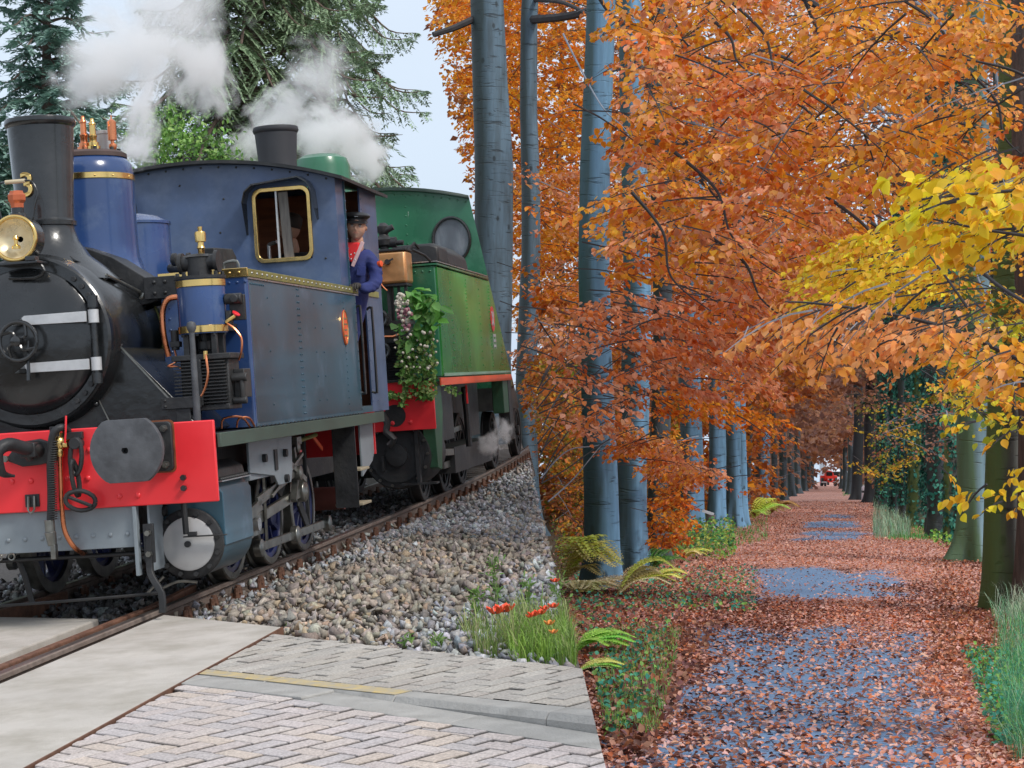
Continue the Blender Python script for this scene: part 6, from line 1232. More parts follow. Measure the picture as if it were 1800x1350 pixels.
# ---- beech trees
BK = bpy.data.materials.new('beech bark'); BK.use_nodes = True; n_ = BK.node_tree.nodes; l_ = BK.node_tree.links; b_ = n_['Principled BSDF']; b_.inputs['Roughness'].default_value = .62
def barkmat(m, base, dark, moss_shade, moss_shade_amt):
    m.use_nodes = True; n = m.node_tree.nodes; l = m.node_tree.links; b = n['Principled BSDF']; b.inputs['Roughness'].default_value = .6
    t = n.new('ShaderNodeTexCoord'); mp = n.new('ShaderNodeMapping'); mp.inputs['Scale'].default_value = (2.5, 2.5, .35); l.new(t.outputs['Object'], mp.inputs[0])
    nz = n.new('ShaderNodeTexNoise'); nz.inputs['Scale'].default_value = 1.6; nz.inputs['Detail'].default_value = 8; nz.inputs['Roughness'].default_value = .6; l.new(mp.outputs[0], nz.inputs['Vector'])
    r = n.new('ShaderNodeValToRGB'); r.color_ramp.elements[0].position = .33; r.color_ramp.elements[0].color = (*dark, 1); r.color_ramp.elements[1].position = .62; r.color_ramp.elements[1].color = (*base, 1); l.new(nz.outputs[0], r.inputs[0])
    # dark horizontal creases and lenticels of beech
    mp2 = n.new('ShaderNodeMapping'); mp2.inputs['Scale'].default_value = (1.1, 1.1, 9); l.new(t.outputs['Object'], mp2.inputs[0]); n2 = n.new('ShaderNodeTexNoise'); n2.inputs['Scale'].default_value = 1.5; n2.inputs['Detail'].default_value = 5; n2.inputs['Distortion'].default_value = 1.2; l.new(mp2.outputs[0], n2.inputs['Vector'])
    cr = n.new('ShaderNodeMapRange'); cr.inputs[1].default_value = .585; cr.inputs[2].default_value = .68; cr.inputs[4].default_value = .75; l.new(n2.outputs[0], cr.inputs[0])
    vk = n.new('ShaderNodeTexVoronoi'); vk.inputs['Scale'].default_value = 1.0; mk = n.new('ShaderNodeMapping'); mk.inputs['Scale'].default_value = (3.2, 3.2, 1.9); l.new(t.outputs['Object'], mk.inputs[0]); l.new(mk.outputs[0], vk.inputs['Vector'])
    kr = n.new('ShaderNodeMapRange'); kr.inputs[1].default_value = .10; kr.inputs[2].default_value = .17; kr.inputs[3].default_value = .85; kr.inputs[4].default_value = 0; l.new(vk.outputs['Distance'], kr.inputs[0]); km = n.new('ShaderNodeMath'); km.operation = 'MAXIMUM'; l.new(cr.outputs[0], km.inputs[0]); l.new(kr.outputs[0], km.inputs[1])
    x = n.new('ShaderNodeMixRGB'); x.inputs[2].default_value = (*[c*.35 for c in dark], 1); l.new(km.outputs[0], x.inputs[0]); l.new(r.outputs[0], x.inputs[1])
    # painted shade on the -x side, also the green growth of mossy trunks
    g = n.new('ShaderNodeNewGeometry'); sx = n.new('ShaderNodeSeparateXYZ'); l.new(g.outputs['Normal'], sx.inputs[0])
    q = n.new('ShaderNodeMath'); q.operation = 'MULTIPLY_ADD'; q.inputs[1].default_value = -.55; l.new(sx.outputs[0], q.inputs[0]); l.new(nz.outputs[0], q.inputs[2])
    q2 = n.new('ShaderNodeMapRange'); q2.inputs[1].default_value = 1.0-moss_shade_amt; q2.inputs[2].default_value = 1.25-moss_shade_amt; q2.inputs[4].default_value = .85; l.new(q.outputs[0], q2.inputs[0])
    x2 = n.new('ShaderNodeMixRGB'); x2.inputs[2].default_value = (*moss_shade, 1); l.new(q2.outputs[0], x2.inputs[0]); l.new(x.outputs[0], x2.inputs[1]); l.new(x2.outputs[0], b.inputs['Base Color'])
    bp = n.new('ShaderNodeBump'); bp.inputs['Strength'].default_value = .6; bp.inputs['Distance'].default_value = .03; mm = n.new('ShaderNodeMath'); mm.operation = 'SUBTRACT'; l.new(nz.outputs[0], mm.inputs[0]); l.new(cr.outputs[0], mm.inputs[1]); l.new(mm.outputs[0], bp.inputs['Height']); l.new(bp.outputs[0], b.inputs['Normal'])
    return m
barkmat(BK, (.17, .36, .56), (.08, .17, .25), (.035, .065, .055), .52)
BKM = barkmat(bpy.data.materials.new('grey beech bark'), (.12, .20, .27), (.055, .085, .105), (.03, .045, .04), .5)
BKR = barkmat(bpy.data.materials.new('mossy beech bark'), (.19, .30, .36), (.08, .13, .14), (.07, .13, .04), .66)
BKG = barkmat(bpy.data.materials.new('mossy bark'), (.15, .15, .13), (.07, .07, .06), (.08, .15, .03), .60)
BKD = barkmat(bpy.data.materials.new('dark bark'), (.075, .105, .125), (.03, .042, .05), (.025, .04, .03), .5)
TWIG = M('dark twig bark', (.045, .042, .045), .8, var=.3)
TWIGL = M('pale twig bark', (.22, .25, .30), .7, var=.3)
TREES = []
def trunkmesh(x, y, w, H, lean, flare, seed, wob=.06, zb=None, hfl=1.0):
    rs = np.random.default_rng(seed); r = w/2; vs = []; fs = []; n = 26; zs = [-.5, -.15, .0, .12, .3, .55, .9, 1.4, 2.2, 3.2, 4.4, 5.8, 7.4, 9.2, 11.2, 13.5, 16]; zs = [z for z in zs if z <= H]+([H] if H not in zs else [])
    ph = rs.uniform(0, 6, 4); k = 5
    for z in zs:
        fl = flare*math.exp(-max(z, 0)/(.35*hfl)); rr = r*(1-.024*max(z, 0))
        cx_ = lean*z+wob*math.sin(z*.7+ph[3]); cy_ = wob*math.cos(z*.5+ph[2])
        for i in range(n):
            t = 2*math.pi*i/n; q = rr*(1+.05*math.sin(2*t+ph[0]+z*.25)+.035*math.sin(3*t+ph[1]-z*.35)+.02*math.sin(z*1.9+ph[2]))+rr*fl*(1+.75*math.sin(k*t+ph[2]))*.8
            vs.append((cx_+q*math.cos(t), cy_+q*math.sin(t), z))
    for j in range(len(zs)-1):
        for i in range(n): fs.append((j*n+i, j*n+(i+1) % n, (j+1)*n+(i+1) % n, (j+1)*n+i))
    fs.append(tuple((len(zs)-1)*n+i for i in range(n))); return MB().add(vs, fs)
def tree(px, z_, w, lab, mat=None, H=13.5, lean=0., flare=.62, name='beech_tree', group=None, cat='tree', sink=0., hfl=1.):
    x = (px-CX)/F*z_; gz0 = ground(x, z_)-sink
    t = empty(name, Matrix.Translation((x, z_, gz0)), lab, cat, group)
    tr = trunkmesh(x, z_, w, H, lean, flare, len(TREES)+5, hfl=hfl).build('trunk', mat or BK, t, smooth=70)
    TREES.append(dict(o=t, tr=tr, x=x, y=z_, px=px, P=[], D=[], N=[], L=[], W=[], C=[], tw=MB(), twl=MB(), lean=lean, gz=gz0)); return t
LW = F
def tw(px0, px1, z): return abs(px1-px0)/F*z
tree(871, 45, tw(830, 912, 45), 'thick grey beech trunk nearest the white gap, left of a close pair', BKM, H=16, lean=-.012)
tree(926, 48, tw(903, 946, 48), 'slimmer dark beech trunk close to the right of the thickest one', BKM, H=17, lean=.008)
tree(1052, 25, tw(1020, 1084, 25), 'near blue grey beech trunk with green shade side, first by the ferns', lean=-.0, flare=.35)
tree(1114, 29, tw(1086, 1140, 29), 'blue beech with widened foot just right of the first by the ferns', lean=-.0, flare=.55)
tree(1160, 33, tw(1142, 1180, 33), 'dark narrow trunk half hidden by orange leaves behind the blue pair', BKD)
tree(1213, 50, tw(1194, 1236, 50), 'dark based beech trunk left of the stump', lean=.006)
tree(1257, 52, tw(1243, 1273, 52), 'pale blue beech trunk right of the stump', lean=.004)
tree(1285, 55, tw(1272, 1300, 55), 'slightly leaning blue trunk in the middle of the left row', lean=.018)
tree(1301, 57, tw(1291, 1313, 57), 'slim blue trunk touching the leaning one', lean=.014)
tree(1340, 96, tw(1326, 1354, 96), 'blue grey trunk standing alone above the golden ferns', lean=-.004, H=16)
for k, (px, z_, w_) in enumerate(((1375, 125, 15), (1390, 150, 13), (1402, 175, 12), (1412, 210, 11), (1421, 250, 9), (1428, 300, 7), (1360, 110, 12))):
    tree(px, z_, w_/F*z_, ('distant trunk %s' % ['left of the vanishing path, nearest of the far left row', 'second in the far left row', 'third in the far left row', 'fourth in the far left row', 'fifth in the far left row', 'smallest beside the far end of the path', 'dark behind the lone blue grey trunk'][k]), BKD, H=16, group='far trunks of the left row')
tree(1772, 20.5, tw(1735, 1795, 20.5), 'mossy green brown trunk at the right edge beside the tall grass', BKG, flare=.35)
tree(1812, 20.0, tw(1778, 1846, 20), 'thick brown trunk cut by the right edge of the picture', M('brown cracked bark', (.10, .075, .065), .9, var=.4, scale=7, bump=.8, stretch=(3, 3, .5)), flare=.3)
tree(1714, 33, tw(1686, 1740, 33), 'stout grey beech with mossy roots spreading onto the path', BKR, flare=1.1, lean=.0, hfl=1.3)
tree(1652, 46, tw(1630, 1674, 46), 'ivy covered trunk, nearest of the ivy group', BKD, flare=.3)
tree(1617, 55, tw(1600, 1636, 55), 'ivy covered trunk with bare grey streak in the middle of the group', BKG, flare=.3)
tree(1590, 62, tw(1578, 1602, 62), 'ivy covered trunk, furthest left of the group', BKD, flare=.3)
tree(1573, 70, tw(1564, 1582, 70), 'narrow ivy trunk squeezed between two wider ones left of the group', BKD, flare=.3)
tree(1634, 50, tw(1622, 1646, 50), 'ivy trunk between the grey streaked one and the nearest ivy trunk', BKD, flare=.3)
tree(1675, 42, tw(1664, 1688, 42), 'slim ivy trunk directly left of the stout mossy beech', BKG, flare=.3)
tree(1603, 57, tw(1594, 1612, 57), 'dark ivy trunk behind the middle of the ivy group', BKD, flare=.3)
tree(1560, 85, tw(1546, 1574, 85), 'dark green trunk between the ivy group and the path', BKD)
tree(1529, 110, tw(1520, 1540, 110), 'tall black trunk right beside the path at the middle distance', M('black bark', (.03, .035, .04), .9), H=18)
tree(1508, 125, tw(1498, 1517, 125), 'straight dark trunk next to the small white post', M('black bark', (.03, .035, .04), .9), H=18)
for k, (px, z_, w_) in enumerate(((1494, 165, 10), (1486, 200, 8), (1480, 250, 7), (1545, 95, 12))):
    tree(px, z_, w_/F*z_, ['far right row trunk, third from the end', 'far right row trunk, second from the end', 'far right row trunk, last before the bright end', 'dim trunk behind the black one'][k], BKD, H=16, group='far trunks of the right row')
for k, (px, z_, w_) in enumerate(((985, 70, 14), (1178, 62, 16), (1315, 80, 12), (1690, 70, 20), (1750, 60, 16))):
    tree(px, z_, w_/F*z_, ['thin trunk deep in the orange wood on the left', 'thin dark trunk behind the orange leaves', 'thin trunk behind the middle of the left row', 'thin trunk behind the ivy group on the right', 'thin trunk behind the mossy foot on the right'][k], BKD, H=18)
# hanging sprays of leaves
ORG = [(.90, .34, .03), (.82, .23, .025), (.95, .50, .05), (.58, .13, .02)]
DOR = [(.56, .15, .02), (.70, .25, .03), (.36, .09, .03), (.80, .38, .05)]
SAL = [(.84, .34, .14), (.78, .26, .08), (.92, .54, .42), (.80, .24, .05), (.90, .50, .36), (.55, .13, .04)]
YEL_ = [(.88, .50, .04), (.84, .42, .04), (.90, .58, .06)]
PEA = [(.88, .42, .17), (.85, .34, .10), (.92, .52, .26), (.86, .40, .07)]
LIM = [(.90, .88, .05), (.80, .84, .06), (.96, .84, .05), (.92, .74, .05)]
GRN = [(.22, .34, .04), (.34, .46, .06), (.12, .24, .05)]
BRN = [(.30, .13, .08), (.40, .18, .10), (.24, .12, .10), (.46, .22, .09)]
MAU = [(.34, .20, .19), (.40, .23, .19), (.28, .17, .17), (.48, .27, .17)]
DGR = [(.03, .09, .06), (.04, .12, .07), (.02, .06, .045)]
TX = np.array([t['x'] for t in TREES]); TY = np.array([t['y'] for t in TREES])
def near_tree(p):
    d = np.hypot((TX-p[0]), (TY-p[1])*.7); return TREES[int(np.argmin(d))]
def region(n, x0, x1, y0, y1, z0, z1, pal, ls, fn=None, per=42, slen=1.1, droop=.25, twigs=.5, wid=.40, tree_=None, flat=.5, dirx=None):
    """n sprays: each a drooping twig fan carrying leaves; sizes are real, positions lie in the crowns"""
    k = 0; guard = 0
    while k < n and guard < n*30:
        guard += 1
        px, py, z_ = rng.uniform(x0, x1), rng.uniform(y0, y1), rng.uniform(z0, z1)
        if fn is not None and not fn(px, py, z_): continue
        c = np.array(atw(px, py, z_)); 
        if bank_side(c) < .45: continue
        k += 1; T_ = tree_ or near_tree(c)
        a = rng.uniform(0, 2*math.pi) if dirx is None else dirx+rng.normal(0, .5); d = np.array([math.cos(a), math.sin(a)*.8, -droop*rng.uniform(.2, 1.5)]); d /= np.linalg.norm(d); s = np.cross(d, [0, 0, 1.]); s /= np.linalg.norm(s); up = np.cross(s, d)
        Ls_ = slen*rng.uniform(.6, 1.3); m = max(6, int(per*rng.uniform(.6, 1.3)))
        f = rng.uniform(0, 1, m); sd_ = rng.choice([-1, 1], m); off = rng.uniform(.05, 1, m)*(.45*Ls_)*(1-f*.75)
        base = c-d*Ls_*.5
        P = base+d*(f*Ls_)[:, None]+s*(sd_*off)[:, None]*.9+d*(off*.45)[:, None]+np.array([0, 0, 1.])*(-(f**2)*Ls_*droop*.5-off*.25*rng.uniform(0, 1.5, m)+rng.normal(0, .05*Ls_, m)*flat)[:, None]
        D = d*.7+s*(sd_)[:, None]*.8+rng.normal(0, .35, (m, 3))+np.array([0, 0, -.45]); N = up+rng.normal(0, .45, (m, 3))
        ok = bank_np(P) > .06; P, D, N = P[ok], D[ok], N[ok]; m = len(P)
        if not m: continue
        ll = rng.uniform(ls[0], ls[1], m); base_c = np.array(pal[rng.integers(0, len(pal))])*rng.uniform(.72, 1.2)
        C = (pick(pal, m, .2)*.6+base_c*.4)*np.array([1.0, .90, .75])
        T_['P'].append(P); T_['D'].append(D); T_['N'].append(N); ll = ll*1.12; T_['L'].append(ll); T_['W'].append(ll*wid*rng.uniform(.8, 1.15, m)); T_['C'].append(C)
        if rng.uniform() < twigs:
            mb = T_['twl'] if rng.uniform() < .12 else T_['tw']; o_ = np.array(T_['o'].location); r0 = .0035+.0035*Ls_
            pts = [base+d*Ls_*q+np.array([0, 0, -(q**2)*Ls_*droop*.5]) for q in (-.35, 0, .35, .7, 1)]
            if all(bank_side(q) > .05 for q in pts):
                mb.tube([q-o_ for q in pts], 0, 4, rr=[r0*1.5, r0*1.2, r0, r0*.7, r0*.4])
                for q in range(3):
                    b0 = base+d*Ls_*(.15+.25*q); sg = 1 if q % 2 else -1; b1 = b0+s*sg*.4*Ls_*(1-.2*q)+d*.2*Ls_-np.array([0, 0, .1*Ls_])
                    if bank_side(b1) > .05: mb.tube([b0-o_, b1-o_], 0, 3, rr=[r0*.7, r0*.3])
def tunnel(px, py, k=1.):                                      # the open arch over the path
    return ((px-1455)/(105*k))**2+((py-860)/(120*k))**2 < 1
# far wood first, shade painted into its leaf colours, then nearer and nearer crowns
sky_gap = lambda x, y, z: not (((x-1340)/60)**2+((y-15)/14)**2 < 1)
def lowok(px, py, z):                                          # keep leaves above their ground
    w = atw(px, py, z); return w.z > ground(w.x, w.y)+.25
def pathfree(px, py, z):
    w = atw(px, py, z); L = w.x-pcx(w.y); h = w.z-ground(w.x, w.y)
    return (abs(L) > 2.4+.008*z and h > .2) or h > 2.6+(.035*z if z < 100 else 3.5-.006*(z-100))+abs(L)*-.25
region(520, 740, 1350, -120, 420, 58, 90, DOR+BRN, (.16, .30), sky_gap, per=46, slen=2.4, twigs=.15)
region(420, 930, 1400, 380, 930, 58, 100, DOR+BRN, (.16, .30), lambda x, y, z: pathfree(x, y, z), per=46, slen=2.4, twigs=.15)
region(480, 1330, 1850, -120, 480, 60, 95, BRN+DOR+MAU+MAU, (.16, .30), None, per=46, slen=2.4, twigs=.15)
region(330, 1520, 1850, 430, 900, 88, 120, BRN+MAU+DGR+DGR, (.16, .30), pathfree, per=46, slen=2.4, twigs=.1)
region(560, 1330, 1640, 430, 830, 105, 190, MAU+BRN+MAU, (.30, .55), lambda x, y, z: pathfree(x, y, z), per=40, slen=3.8, twigs=.12)
region(700, 1360, 1550, 600, 836, 190, 330, MAU+BRN, (.5, .9), lambda x, y, z: pathfree(x, y, z) and not (((x-1459)/21)**2+((y-838)/24)**2 < 1), per=36, slen=6, twigs=.0)
region(120, 1340, 1440, 600, 880, 70, 130, BRN+DOR, (.16, .26), pathfree, per=40, slen=2.0)
region(60, 1500, 1600, 560, 760, 90, 130, BRN+GRN+MAU, (.16, .26), pathfree, per=36, slen=2.0)
region(420, 930, 1420, 600, 940, 60, 105, DOR+BRN+ORG, (.18, .34), pathfree, per=46, slen=2.2, twigs=.1)
region(160, 940, 1190, 700, 1000, 50, 62, DOR+BRN+GRN, (.12, .2), lambda x, y, z: lowok(x, y, z), per=46, slen=1.6, twigs=.1)
region(170, 1650, 1850, 560, 940, 62, 78, DGR+DGR+DGR+GRN+BRN, (.12, .2), lambda x, y, z: lowok(x, y, z), per=40, slen=1.5, twigs=.2)
# middle crowns
region(430, 760, 1040, -100, 560, 48.5, 60, ORG+ORG+YEL_, (.09, .15), None, per=56, slen=1.7)
region(175, 940, 1160, 300, 740, 30.5, 50, ORG+SAL+DOR, (.06, .11), lambda x, y, z: not (1015 < x < 1145 and y > 620), per=56, slen=1.2)
region(150, 940, 1030, 620, 980, 27, 45, DOR+BRN+ORG+GRN, (.05, .09), lambda x, y, z: lowok(x, y, z), per=50, slen=.9)
region(260, 1060, 1420, -100, 520, 30, 56, ORG+ORG+SAL+YEL_, (.08, .13), None, per=54, slen=1.6)
region(130, 1150, 1360, 420, 700, 34, 56, SAL+ORG+ORG, (.07, .11), lambda x, y, z: y < 560+(x-1150)*.9 or rng.uniform() < .45, per=50, slen=1.2)
region(270, 1340, 1850, -100, 430, 30, 56, ORG+ORG+YEL_+SAL, (.08, .13), None, per=54, slen=1.6)
region(180, 1060, 1330, -60, 480, 15, 26, SAL+ORG+YEL_, (.055, .085), lambda x, y, z: not (1015 < x < 1095 and 20 < y) or rng.uniform() < .35, per=46, slen=.8)
region(190, 1240, 1500, 120, 560, 14, 24, SAL+SAL+ORG+YEL_, (.05, .08), None, per=46, slen=.8)
region(85, 1110, 1340, 520, 690, 17, 23.5, SAL, (.05, .08), lambda x, y, z: abs(y-(600+(x-1220)*.1)) < 110-.25*abs(x-1220), per=42, slen=.7, dirx=0.2)
region(45, 990, 1120, 520, 760, 16, 22, SAL, (.05, .075), None, per=26, slen=.6)
region(34, 1130, 1380, 690, 760, 20, 24, ORG, (.045, .07), lambda x, y, z: abs(y-(690+(x-1130)*.23)) < 20, per=30, slen=.6, dirx=.1, flat=.3)
region(60, 1060, 1260, 740, 850, 21, 27, ORG+SAL, (.045, .07), lambda x, y, z: abs(y-(750+(x-1060)*.5)) < 28, per=34, slen=.6)
region(70, 1150, 1200, 760, 960, 28, 31, DOR+ORG, (.05, .08), None, per=34, slen=.7)
region(150, 1420, 1800, -40, 330, 13, 22, ORG+YEL_+PEA, (.05, .08), None, per=42, slen=.8)
region(60, 1660, 1820, 420, 700, 14, 24, YEL_+GRN+ORG, (.04, .07), None, per=36, slen=.7)
region(22, 1640, 1800, 560, 740, 22, 30, GRN+LIM+YEL_, (.04, .07), lambda x, y, z: y < 760, per=36, slen=.8)
region(16, 1540, 1700, 690, 800, 36, 44, BRN+MAU, (.06, .09), None, per=34, slen=1.1)
region(26, 1510, 1640, 690, 830, 50, 60, GRN+YEL_, (.08, .12), None, per=36, slen=1.4)
region(90, 1430, 1660, 400, 540, 11.5, 16, YEL_+YEL_+LIM, (.04, .06), lambda x, y, z: ((x-1545)/120)**2+((y-470)/70)**2 < 1, per=40, slen=.55, dirx=3.1)
# the near overhanging branches come from a tree just outside the right edge
tree(2250, 9.5, .55, 'big beech just outside the right edge that holds the near yellow branches', BKG, H=12)
NB = TREES[-1]; TX = np.array([t['x'] for t in TREES]); TY = np.array([t['y'] for t in TREES])
def branch(T, pts, r0, r1, light=False):
    o_ = Vector(T['o'].location); c = [Vector(atw(*p))-o_ for p in pts]; c = bez(c, 24); mb = T['twl'] if light else T['tw']
    c = [q for q in c if bank_side(q+o_) > .03]
    if len(c) > 2: mb.tube(c, 0, 7, rr=list(np.linspace(r0, r1, len(c))))
region(34, 1330, 1660, 515, 640, 8.5, 10.5, PEA, (.034, .056), lambda x, y, z: abs(y-(572+.0002*(x-1450)**2)) < 40, per=26, slen=.34, tree_=NB, dirx=3.0, droop=.5, twigs=.7)
region(24, 1600, 1830, 540, 700, 8.0, 10, PEA+YEL_+YEL_, (.032, .052), lambda x, y, z: abs(y-(570+(x-1600)*.42)) < 42, per=22, slen=.3, tree_=NB, dirx=3.6, droop=.5)
region(16, 1440, 1560, 590, 640, 8.5, 9.5, PEA, (.035, .052), None, per=7, slen=.16, tree_=NB, droop=.9)
region(58, 1600, 1840, 270, 450, 6.0, 8.5, LIM+YEL_, (.032, .058), lambda x, y, z: ((x-1740)/150)**2+((y-365)/82)**2 < 1 or rng.uniform() < .1, per=13, slen=.22, tree_=NB, dirx=3.1, droop=.35, wid=.46)
region(8, 1570, 1650, 300, 400, 6.2, 7.0, LIM, (.045, .065), None, per=7, slen=.14, tree_=NB, dirx=3.1, wid=.48)
region(16, 1660, 1800, 680, 900, 8.0, 10, YEL_+LIM, (.035, .052), None, per=6, slen=.14, tree_=NB, droop=.6)
region(26, 1660, 1800, 560, 760, 10, 13, GRN+LIM, (.03, .05), None, per=12, slen=.22, tree_=NB)
for pts, r0, r1 in (([(1850, 660, 9.4), (1700, 590, 9.5), (1590, 557, 9.6), (1450, 535, 9.7), (1380, 530, 9.7)], .016, .004), ([(1850, 560, 10), (1740, 490, 10.2), (1700, 430, 10.4), (1620, 380, 10.6)], .013, .004), ([(1700, 540, 9), (1650, 470, 9), (1600, 410, 9.2)], .008, .003), ([(1850, 330, 6.4), (1720, 340, 6.4), (1620, 350, 6.4)], .008, .003), ([(1850, 420, 6.4), (1740, 405, 6.4), (1640, 385, 6.4)], .008, .003), ([(1850, 160, 14), (1770, 120, 14), (1640, 95, 14)], .018, .005)):
    branch(NB, pts, r0, r1)
# limbs that show against the leaves (from the trunks of the left row)
T1, T2, T3, T4 = TREES[0], TREES[1], TREES[2], TREES[3]
branch(T1, [(850, 25, 45), (800, 48, 44.6), (757, 62, 44.4), (735, 70, 44)], .10, .07)
branch(T2, [(930, 35, 48), (1000, 28, 46), (1060, 12, 44), (1120, -6, 42)], .12, .08)
branch(T2, [(935, 0, 48), (990, 5, 46), (1050, 35, 44), (1110, 70, 42), (1160, 150, 40)], .06, .03)
branch(T4, [(1115, 80, 29), (1120, 110, 28), (1150, 150, 27.5), (1175, 200, 27)], .06, .02); branch(T4, [(1100, 90, 28), (1130, 120, 27), (1140, 160, 27)], .045, .02)
branch(T3, [(990, 60, 24), (1020, 120, 23), (1060, 190, 22), (1100, 230, 21.5), (1130, 300, 21)], .014, .005, True); branch(T3, [(1050, -10, 23), (1080, 30, 23), (1140, 60, 22.5), (1230, 95, 22), (1300, 130, 21.5)], .03, .01)
branch(T3, [(1030, 640, 24), (980, 700, 23), (950, 760, 22)], .02, .006); branch(T3, [(945, 560, 22), (1000, 640, 22.5), (1060, 690, 23)], .01, .004)
for k in range(16):
    y0 = 560+k*16; branch(T3, [(945+rng.uniform(-4, 8), y0+rng.uniform(40, 120), 21), (1000+rng.uniform(-10, 10), y0+rng.uniform(10, 50), 21.5), (1070+rng.uniform(-10, 40), y0+rng.uniform(-40, 10), 22), (1120+rng.uniform(-20, 60), y0+rng.uniform(-70, -10), 22)], .010, .003, rng.uniform() < .15)
for k in range(34):
    xa, ya = rng.uniform(1080, 1780), rng.uniform(-20, 420); a_ = rng.uniform(.2, 1.1); Lg = rng.uniform(90, 260); z_ = rng.uniform(15, 34); T_ = near_tree(atw(xa, ya, z_))
    branch(T_, [(xa, ya, z_), (xa+Lg*.4*math.cos(a_), ya+Lg*.4*math.sin(a_), z_), (xa+Lg*.7*math.cos(a_+.2), ya+Lg*.75*math.sin(a_+.2), z_), (xa+Lg*math.cos(a_), ya+Lg*math.sin(a_+.3), z_)], .0011*z_, .0003*z_, rng.uniform() < .25)
branch(TREES[6], [(1410, -5, 30), (1480, 40, 30), (1530, 90, 29), (1570, 150, 29), (1640, 210, 28), (1700, 250, 28)], .06, .012); branch(TREES[6], [(1415, 0, 30), (1440, 60, 30), (1465, 130, 29), (1490, 200, 29)], .04, .01); branch(TREES[6], [(1440, 150, 24), (1530, 142, 24), (1640, 138, 24), (1720, 140, 24)], .035, .01)
for T_ in TREES:
    o_ = np.array(T_['o'].location)
    if T_['P']:
        P = np.concatenate(T_['P']); D = np.concatenate(T_['D']); N = np.concatenate(T_['N']); L = np.concatenate(T_['L']); Wd = np.concatenate(T_['W']); C = np.concatenate(T_['C']); near = T_['y'] < 30
        if T_ is NB: leafmesh('crown', P, D, N, L, Wd, C, LEAF, T_['o'], off=o_, hi=True)
        elif near: leafmesh('crown', P, D, N, L, Wd, C, LEAF, T_['o'], off=o_)
        else: leafmesh('crown', P, D, N, L, Wd, C, LEAF, T_['o'], off=o_, simple=True)
    if T_['tw'].v: T_['tw'].build('branches', TWIG, T_['o'], kind='stuff', smooth=0)
    if T_['twl'].v: T_['twl'].build('pale_branches', TWIGL, T_['o'], kind='stuff', smooth=0)
# ivy on the group of trunks
IV = [t for t in TREES if 'ivy' in t['o']['label'] and 'behind the ivy' not in t['o']['label']]
for T_, n, h0, h1 in [(t, 5200, .1 if k % 2 else .6, 12) for k, t in enumerate(IV)]:
    r = max(v.co.x for v in T_['tr'].data.vertices if 2 < v.co.z < 4)*1.0; r = (T_['tr'].dimensions.x)*.30
    z = rng.uniform(h0, h1, n); a = rng.uniform(0, 6.28, n); rr = r*rng.uniform(.9, 1.5, n)+.05*np.sin(z*2+a*2); keep = np.array([nz2(q*2, w_*.8, 1, 4) > -.22 for q, w_ in zip(a, z)]); z, a, rr = z[keep], a[keep], rr[keep]; m = len(z)
    P = np.stack([rr*np.cos(a)+T_['lean']*z, rr*np.sin(a), z], 1); leafmesh('ivy', P, rdir(m)*.6+np.array([0, 0, -.8]), np.stack([np.cos(a), np.sin(a), 0*a+.5], 1)+rdir(m)*.4, rng.uniform(.08, .15, m), rng.uniform(.04, .07, m), pick([(.02, .16, .12), (.05, .26, .19), (.02, .10, .08), (.10, .38, .28)], m, .3), LEAFG, T_['o'], simple=True)
# ---- ferns
def fern(px, py, z_, n, Lf, lab, pal, spread=(-2.6, .4), up=.55):
    c = atw(px, py, z_); c.z = ground(c.x, c.y); t = empty('fern', Matrix.Translation(c), lab, 'fern'); rs = MB()
    for k in range(n):
        a = rng.uniform(*spread); d = Vector((math.cos(a), math.sin(a)*.7, 0)); L = Lf*rng.uniform(.75, 1.15); u = up*rng.uniform(.7, 1.2)
        cv = bez([(0, 0, 0), d*L*.3+Vector((0, 0, L*u*.75)), d*L*.68+Vector((0, 0, L*u)), d*L+Vector((0, 0, L*u*.72))], 24); st = MB().tube(cv, .003, 4)
        P = []; D = []; LL = []; N = []
        for j in range(4, len(cv)):
            f = j/(len(cv)-1); tg = (cv[j]-cv[j-1]).normalized(); s = tg.cross(Vector((0, 0, 1))).normalized(); w = L*.30*math.sin(math.pi*min(1, (1-f)*.9+.08))
            for sg in (-1, 1):
                pd = s*sg+tg*.35
                for q in range(5):
                    P.append((cv[j]+pd*w*q/5)[:]); D.append((tg*.6*(1 if q % 2 else -1)+pd*.7+Vector((0, 0, -.15)))[:]); LL.append(w*.34*(1-q/7)+.006); N.append((0, 0, 1))
        o = leafmesh('frond', np.array(P), np.array(D), np.array(N)+rng.normal(0, .15, (len(P), 3)), np.array(LL), np.array(LL)*.44, pick(pal, 1, .1).repeat(len(P), 0)*rng.uniform(.85, 1.15, (len(P), 1)), LEAFG, t, kind=None, simple=True)
        st.build('stalk', M('fern stalk', (.40, .40, .12)), o)
YG = [(.82, .80, .22), (.70, .78, .16), (.86, .80, .36)]; BG_ = [(.34, .78, .12), (.50, .84, .16)]; PALE = [(.80, .72, .44), (.86, .80, .54), (.74, .70, .34)]
fern(985, 1035, 24.5, 7, 1.05, 'yellow green bracken in front of the first beech', YG, (-1.2, .6), .62)
fern(1010, 1050, 23.5, 7, .85, 'pale withered bracken under the yellow green fronds', PALE, (-1.6, .7), .25)
fern(1080, 1050, 22.5, 6, .72, 'pale arching bracken right of the first beech foot', PALE+YG, (-1.2, .7), .55)
fern(1150, 1010, 26, 4, .5, 'small yellowish fern at the foot of the second beech', YG, (-2, .8), .4)
fern(1140, 1010, 28, 5, .6, 'dark green fern behind the second beech foot', [(.10, .28, .06)], (-1.2, 1.2), .5)
fern(1005, 1150, 15.3, 6, .50, 'bright green fern beside the pavement end', BG_, (-.7, .7), .42)
